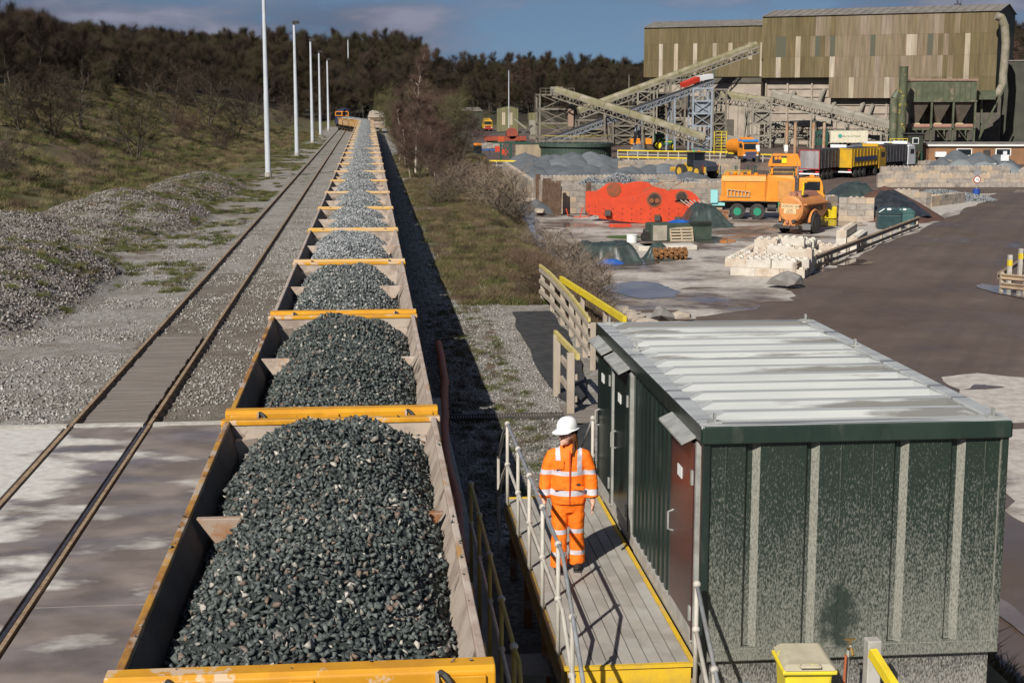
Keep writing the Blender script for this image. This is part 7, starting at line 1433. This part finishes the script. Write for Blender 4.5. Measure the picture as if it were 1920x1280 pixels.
# ------------------------------------------------------------------ bare trees and scrub
def tree_mesh(seed, h, trunk_r, spread, nb, twigs, tl, tw, clear=.3, multi=1, upright=.6, droop=0.):
    r = random.Random(seed); b = MB(); TV_, TF_ = [], []; ends = []
    def limb(p, d, ln, rad, lev):
        pts = [p]; q = p.copy(); dd = d.copy(); k = 4 if lev < 2 else 3
        for i in range(k):
            dd = (dd+Vector((r.uniform(-.22, .22), r.uniform(-.22, .22), r.uniform(-.05, .16)))*.6).normalized(); q = q+dd*ln/k; pts.append(q.copy())
        b.tube(pts, [rad*(1-.75*i/k) for i in range(k+1)], 5 if lev == 0 else 3, cap=False)
        if lev >= 2: ends.append((pts, dd)); return
        n_ = nb if lev == 0 else max(3, nb//2)
        for i in range(n_):
            f = (clear+(1-clear)*(i+r.random())/n_) if lev == 0 else .25+.75*(i+r.random())/n_
            x = min(k-.001, f*k); j = int(x); bp = pts[j].lerp(pts[j+1], x-j); a = r.random()*2*math.pi; sidew = Vector((math.cos(a), math.sin(a), r.uniform(-.1, .7)*upright*2))
            nd = (dd*.35*upright+sidew.normalized()).normalized(); ll = (h*spread*(1.15-.6*f) if lev == 0 else ln*.55)*r.uniform(.7, 1.2); limb(bp, nd, ll, max(.012, rad*(.42 if lev == 0 else .4)), lev+1)
        ends.append((pts[-2:], dd))
    for m_ in range(multi):
        a = 2*math.pi*m_/multi+r.random(); lean = Vector((math.cos(a)*.35*(multi > 1), math.sin(a)*.35*(multi > 1), 1)).normalized()
        limb(Vector((math.cos(a)*.12*(multi > 1), math.sin(a)*.12*(multi > 1), -.3)), lean, h*r.uniform(.85, 1.0), trunk_r, 0)
    per = max(1, twigs//len(ends))
    for pts, dd in ends:
        for _ in range(per):
            i = r.randrange(len(pts)-1); p = pts[i].lerp(pts[i+1], r.random()); v = Vector((r.gauss(0, 1), r.gauss(0, 1), r.gauss(.35-droop, .8))).normalized(); v = (v+dd*.7).normalized(); l_ = tl*r.uniform(.4, 1.3); s_ = v.orthogonal().normalized()*tw
            o = len(TV_); TV_.extend([p-s_, p+s_, p+v*l_]); TF_.append((o, o+1, o+2))
            p2 = p+v*l_*.45; v2 = (v+Vector((r.gauss(0, .6), r.gauss(0, .6), r.gauss(0, .6)))).normalized(); o = len(TV_); TV_.extend([p2-s_*.8, p2+s_*.8, p2+v2*l_*.7]); TF_.append((o, o+1, o+2))
    return b, MB().add(TV_, TF_)
def veg_mat(name, stops, rough=.9):
    m = bpy.data.materials.new(name); m.use_nodes = True; n = m.node_tree.nodes; l = m.node_tree.links; b = n['Principled BSDF']; b.inputs['Roughness'].default_value = rough; b.inputs['Specular IOR Level'].default_value = .2
    oi = n.new('ShaderNodeObjectInfo'); cr = n.new('ShaderNodeValToRGB'); e = cr.color_ramp; e.elements[0].color = (*stops[0], 1); e.elements[1].color = (*stops[-1], 1)
    for i, c in enumerate(stops[1:-1]): x = e.elements.new((i+1)/(len(stops)-1)); x.color = (*c, 1)
    l.new(oi.outputs['Random'], cr.inputs[0]); l.new(cr.outputs[0], b.inputs['Base Color']); return m
BARK = mat('bark', (.055, .043, .034), (.085, .068, .052), 3, .95); BIRCH = mat('birch_bark', (.48, .42, .35), (.30, .24, .19), 2.5, .85, 0, 0, c3=(.08, .06, .05), s3=4, l3=.57, h3=.63, stretch=(1, 1, .6))
TWIG = veg_mat('twigs_wood', [(.034, .024, .018), (.046, .032, .022), (.040, .036, .016), (.052, .034, .026), (.044, .042, .018)]); TWB = veg_mat('twigs_brown', [(.085, .052, .040), (.10, .062, .046)]); TWG = veg_mat('twigs_olive', [(.10, .088, .04), (.085, .08, .034)]); TWP = veg_mat('twigs_pale', [(.20, .15, .115), (.24, .185, .135)]); IVY = veg_mat('ivy_dark', [(.012, .018, .008), (.02, .026, .01)])  # wood twigs: cloud shade over the hills is put into their dark colour
def joined(seed, m2, **k):
    b, tw_ = tree_mesh(seed, **k); n = len(b.f); b.cur = 1; b.add(tw_.v, tw_.f); me = b.mesh('tree'); me.materials.append(BARK); me.materials.append(m2); return me
VC = bpy.data.collections.new('wood_kinds')
for i, (k, m2) in enumerate(((dict(h=8, trunk_r=.13, spread=.34, nb=11, twigs=1900, tl=1.5, tw=.013, droop=-.9, upright=.9), TWIG), (dict(h=9.5, trunk_r=.15, spread=.28, nb=12, twigs=2000, tl=1.5, tw=.012, droop=-.9, upright=.9), TWIG), (dict(h=7, trunk_r=.12, spread=.40, nb=10, twigs=1900, tl=1.5, tw=.013, droop=-.9, upright=.9), TWIG), (dict(h=10, trunk_r=.14, spread=.22, nb=14, twigs=1900, tl=1.4, tw=.012, clear=.4, droop=-.9, upright=.9), TWIG), (dict(h=5, trunk_r=.08, spread=.5, nb=9, twigs=1800, tl=.9, tw=.02, clear=.08, multi=3), TWIG), (dict(h=4.5, trunk_r=.1, spread=.34, nb=9, twigs=2200, tl=.6, tw=.04, clear=.1), IVY))):
    o = bpy.data.objects.new('kind_%d' % i, joined(100+i, m2, **k)); VC.objects.link(o)
def instancer(name, coll, P, rot, scl, idx, label, cat, mats=()):
    me = bpy.data.meshes.new(name); me.from_pydata([tuple(p) for p in P], [], [])
    for an, ty, av in (('rotz', 'FLOAT', rot), ('scl', 'FLOAT', scl), ('idx', 'INT', idx)): a = me.attributes.new(an, ty, 'POINT'); a.data.foreach_set('value', av)
    o = obj(name, me); tag(o, label, cat, None, 'stuff'); g = bpy.data.node_groups.new(name, 'GeometryNodeTree'); g.interface.new_socket('Geometry', in_out='INPUT', socket_type='NodeSocketGeometry'); g.interface.new_socket('Geometry', in_out='OUTPUT', socket_type='NodeSocketGeometry')
    n = g.nodes; l = g.links; gi = n.new('NodeGroupInput'); go = n.new('NodeGroupOutput'); ip = n.new('GeometryNodeInstanceOnPoints'); ci = n.new('GeometryNodeCollectionInfo'); ci.inputs[0].default_value = coll; ci.inputs['Separate Children'].default_value = True; ci.inputs['Reset Children'].default_value = True
    def na(nm, ty): x = n.new('GeometryNodeInputNamedAttribute'); x.data_type = ty; x.inputs['Name'].default_value = nm; return x.outputs['Attribute']
    cx = n.new('ShaderNodeCombineXYZ'); l.new(na('rotz', 'FLOAT'), cx.inputs[2]); l.new(gi.outputs[0], ip.inputs['Points']); l.new(ci.outputs[0], ip.inputs['Instance']); ip.inputs['Pick Instance'].default_value = True; l.new(na('idx', 'INT'), ip.inputs['Instance Index']); l.new(cx.outputs[0], ip.inputs['Rotation']); l.new(na('scl', 'FLOAT'), ip.inputs['Scale']); l.new(ip.outputs[0], go.inputs[0])
    md = o.modifiers.new('scatter', 'NODES'); md.node_group = g; return o
P, ro, sc, ix = [], [], [], []
r = random.Random(21); tries = 0
while len(P) < 5200 and tries < 200000:
    tries += 1; y = 75+r.random()**.8*520; x = (r.uniform(-150, 2050)-691)*y/F*1.02; px = 691+x*F/y
    t = foot(y)-x; ok = False
    if x < foot(y)-15: ok = r.random() < sm((t-13)/24)*(.9 if y > 130 else .6)
    if y > 340+120*sm((x-10)/16): ok = True
    if x > 126 and y > 300: ok = True
    if not ok or px < -160 or px > 2080: continue
    P.append((x, y, hz(x, y)-.1)); ro.append(r.random()*6.28); s_ = r.uniform(.65, 1.15)*(.62+.38*sm((t-16)/30) if x < foot(y) and y < 300 else 1.); sc.append(s_); k = r.random(); ix.append(0 if k < .22 else 1 if k < .44 else 2 if k < .6 else 3 if k < .8 else 4 if k < .95 else 5)
instancer('woodland', VC, P, ro, sc, ix, 'dark leafless woodland covering the hills behind the railway', 'woodland')
# grass and dead stalks
GC = bpy.data.collections.new('grass_kinds'); GM = [veg_mat('grass_dead', [(.17, .135, .07), (.12, .10, .045), (.20, .16, .09)]), veg_mat('grass_green', [(.06, .075, .02), (.085, .09, .028), (.05, .058, .018)]), veg_mat('bramble', [(.13, .085, .06), (.10, .07, .045)])]
for i in range(6):
    rr = random.Random(i); b = MB(); hgt_ = (.32, .45, .26, .35, .6, .75)[i]
    for k in range(70 if i < 4 else 46):
        a = rr.random()*6.28; p = Vector((rr.gauss(0, .22), rr.gauss(0, .22), -.03)); v = Vector((math.cos(a)*rr.uniform(.1, .7), math.sin(a)*rr.uniform(.1, .7), 1)).normalized(); l_ = hgt_*rr.uniform(.5, 1.2); s_ = v.orthogonal().normalized()*(.011 if i < 4 else .007); m_ = p+v*l_*.6; e_ = m_+(v+Vector((math.cos(a)*.5, math.sin(a)*.5, -.2)))*l_*.4; b.add([p-s_, p+s_, m_+s_*.7, m_-s_*.7, e_], [(0, 1, 2, 3), (3, 2, 4)])
    me = b.mesh('tuft'); me.materials.append(GM[(0, 0, 1, 1, 2, 2)[i]]); GC.objects.link(bpy.data.objects.new('tuft_%d' % i, me))
P, ro, sc, ix = [], [], [], []; r = random.Random(33)
def addg(n, gen, kinds, s0, s1):
    for _ in range(n):
        q = gen()
        if q is None: continue
        P.append((q[0], q[1], hz(*q))); ro.append(r.random()*6.28); sc.append(r.uniform(s0, s1)); ix.append(r.choice(kinds))
def g_left():
    y = 30+r.random()**.75*230; x = foot(y)+2-r.random()**.8*(22+.05*y)
    return (x, y) if fbm(x, y, .15, 3) > -.45*r.random()-.1 and spoil(x, y) < .25+.3*r.random() and 691+x*F/y > -40 else None
def g_strip():
    y = 45+r.random()*200; x = r.uniform(-12, -6.3); return (x, y) if fbm(x, y, .22, 3) > .05 else None
def g_right():
    y = 46+r.random()**1.3*120; x = 2.6+r.random()*(crest(y)+bankw(y)-2.9); return (x, y) if fbm(x, y, .25, 3) > -.35 else None
def g_bank(): y = 20+r.random()*40; x = crest(y)-.4+r.random()*(bankw(y)-.2); return (x, y)
addg(26000, g_left, (0, 0, 1, 2, 2, 3, 4), .6, 1.4); addg(9000, g_strip, (2, 3, 3, 2, 0), .28, .6); addg(9500, g_right, (0, 0, 1, 2, 3, 3, 4, 4), .4, .85); addg(3000, g_bank, (0, 1, 2, 4, 5), .6, 1.2)
addg(500, lambda: (r.uniform(1.6, 3.4), r.uniform(22, 46)), (3, 4, 2), .2, .4); addg(250, lambda: (lambda a: (SPOILS[a][0]+r.uniform(-4, 4), SPOILS[a][1]+r.uniform(-12, 12)))(r.randrange(3)), (2, 3, 4), .4, .7)
instancer('rough_grass', GC, P, ro, sc, ix, 'rough green and straw coloured grass on the banks beside the railway', 'grass')
# individual trees and shrubs
TK = {}
def kind(key, bark, tw_, **k):
    b, t_ = tree_mesh(hash(key) % 1000 if isinstance(key, int) else sum(map(ord, key)), **k); mb = b.mesh('trunk'); mb.materials.append(bark); mt = t_.mesh('crown'); mt.materials.append(tw_); TK[key] = (mb, mt, k['h'])
kind('birch', BIRCH, TWB, h=12, trunk_r=.13, spread=.09, nb=24, twigs=4200, tl=.7, tw=.008, clear=.3, upright=1.3)
kind('slim', BIRCH, TWB, h=8, trunk_r=.07, spread=.22, nb=14, twigs=2600, tl=.8, tw=.009, clear=.25, upright=.9)
kind('round', BARK, TWB, h=7.5, trunk_r=.09, spread=.40, nb=12, twigs=4200, tl=.9, tw=.010, clear=.15, multi=3)
kind('willow', BARK, TWG, h=8, trunk_r=.1, spread=.42, nb=13, twigs=4600, tl=.9, tw=.011, clear=.12, multi=3)
kind('shrub', BARK, TWIG, h=4.2, trunk_r=.08, spread=.5, nb=9, twigs=2000, tl=.7, tw=.008, clear=.1, multi=3)
kind('scrub', BARK, TWB, h=2.6, trunk_r=.035, spread=.5, nb=9, twigs=1500, tl=.6, tw=.006, clear=.05, multi=4)
kind('pale', BARK, TWP, h=1.9, trunk_r=.022, spread=.5, nb=9, twigs=1500, tl=.45, tw=.0045, clear=.05, multi=5, upright=.9)
kind('poplar', BARK, TWB, h=15, trunk_r=.2, spread=.12, nb=26, twigs=2600, tl=1.2, tw=.03, clear=.2, upright=1.)
def plant(name, label, key, x, y, h=None, cat='tree', group=None, rz=None, sx=1.):
    mb, mt, h0 = TK[key]; t = thing(name, label, cat, (x, y, hz(x, y)-.05), r.random()*6.28 if rz is None else rz, group); s_ = (h or h0)/h0; t.scale = (s_*sx, s_*sx, s_); obj('trunk', mb, t); obj('crown', mt, t); return t
def ptree(px, py, z=-.1): q = gp(px, py, z); return q.x, q.y
x, y = ptree(779, 335, -.5); plant('birch_tree', 'tallest white stemmed birch rising above the trackside thicket', 'birch', x, y, 11.8)
for i, (px, py, h_) in enumerate(((762, 322, 6.5), (795, 345, 5.2), (818, 352, 5.2), (748, 312, 6.0), (800, 330, 7.2), (770, 345, 4.8), (835, 350, 5.0))):
    x, y = ptree(px, py, -.6); plant('birch_sapling', 'slim pale stemmed young birch in the thicket beside the train', 'slim', x, y, h_, group='young birches in the trackside thicket')
for i, (px, py, h_, k, lab) in enumerate(((785, 352, 4.3, 'round', 'reddish brown rounded bush tree at the front of the trackside thicket'), (815, 360, 4.2, 'round', 'reddish brown bush tree leaning over the stream bank'), (756, 300, 6.5, 'willow', 'olive twigged willow at the far end of the trackside thicket'), (748, 283, 7.0, 'willow', 'olive twigged willow nearest the cream hopper wagon'), (850, 330, 6.8, 'willow', 'olive twigged willow standing before the dark shed'), (825, 315, 7.0, 'round', 'brown bush tree behind the young birches'), (790, 300, 8, 'round', 'broad brown bush tree at the middle of the thicket'), (775, 290, 7.5, 'willow', 'olive willow behind the tallest birch'), (855, 345, 5, 'round', 'brown bush tree at the stream end of the thicket'))):
    x, y = ptree(px, py, -.8); plant('thicket_tree', lab, k, x, y, h_)
sh = ((255, 300, 5.2, 'shrub', 'dark spreading bare bush alone on the grassy bank'), (95, 262, 5.0, 'shrub', 'wide bare bush high on the grassy bank'), (150, 245, 5.0, 'shrub', 'second wide bare bush on the upper bank'), (40, 250, 4.5, 'shrub', 'bare bush at the edge of the upper wood'), (350, 268, 3.4, 'scrub', 'small brown thorn bush below the wood'), (390, 240, 6.5, 'shrub', 'bare tree at the lower edge of the wood'), (440, 262, 5.5, 'shrub', 'bare tree behind the first lighting column'), (470, 240, 7, 'shrub', 'taller bare tree between the lighting columns'), (530, 240, 4.2, 'scrub', 'low brown bush by the second lighting column'), (545, 232, 5.5, 'shrub', 'bare bush at the far foot of the bank'), (320, 235, 6.5, 'shrub', 'bare tree above the lone dark bush'), (415, 285, 2.8, 'scrub', 'low thorn scrub at the foot of the bank'), (10, 330, 2.6, 'pale', 'pale twiggy sapling on the grass bank'), (160, 320, 2.2, 'scrub', 'small dark thorn scrub in the rough grass'))
for px, py, h_, k, lab in sh:
    # walk along the ray until it meets the bank
    d = ray(px, py); tt = 20.
    while tt < 500 and HC+d.z*tt > hz(d.x*tt, d.y*tt): tt += .5
    plant('bare_bush', lab, k, d.x*tt, d.y*tt, h_, 'bush')
for i, (px, py, h_, k, lab, z) in enumerate(((935, 430, 2.8, 'pale', 'pinkish twiggy bush on the bank by the stream', -1.4), (960, 445, 2.4, 'pale', 'second pinkish twiggy bush lower on the stream bank', -2.2), (1050, 535, 2.2, 'pale', 'bare pale bush behind the timber fence', -1.6), (1090, 545, 2.3, 'pale', 'bare pale bush in front of the green tarpaulin', -2.8), (1020, 500, 2.0, 'pale', 'thin pale bush at the far end of the timber fence', -1.4), (1000, 560, 1.2, 'scrub', 'bramble patch against the timber fence', -.2), (830, 385, 1.8, 'pale', 'pale dead scrub under the birches', -.2), (880, 380, 2.2, 'pale', 'pale dead scrub on the crest of the bank', -.6), (915, 380, 2.4, 'scrub', 'brown scrub sloping down to the stream', -1.5), (845, 360, 2.4, 'scrub', 'brown scrub at the foot of the thicket', -.4), (1100, 600, 1.6, 'pale', 'bare twigs rising behind the yellow beam', -1.0))):
    x, y = ptree(px, py, z); plant('scrub_bush', lab, k, x, y, h_, 'bush', sx=1.25)
for i, px in enumerate((950, 962, 978, 990, 1004, 1016, 1062)): y = 470+6*i; x = (px-691)*y/F; plant('poplar_tree', 'slim upright bare poplar standing above the far wood', 'poplar', x, y, (9.5, 12, 14, 12.5, 13.5, 10, 9)[i], group='poplars above the far wood')
for i, (px, h_) in enumerate(((1893, 20), (1908, 22), (1921, 21), (1902, 18))): y = 330; x = (px-691)*y/F; plant('bare_tree', 'tall bare tree on the hill beyond the plant duct', 'poplar', x, y, h_, group='trees beyond the plant duct', sx=1.8)
# fallen pale log by the stream
q = [gp(x_, y_, -1.6) for x_, y_ in ((868, 328), (882, 338), (890, 350), (898, 357))]; o = MB().tube(q, [.13, .14, .12, .1], 7).build('fallen_branch', BIRCH); tag(o, 'pale fallen branch lying on the bank below the birches', 'branch')
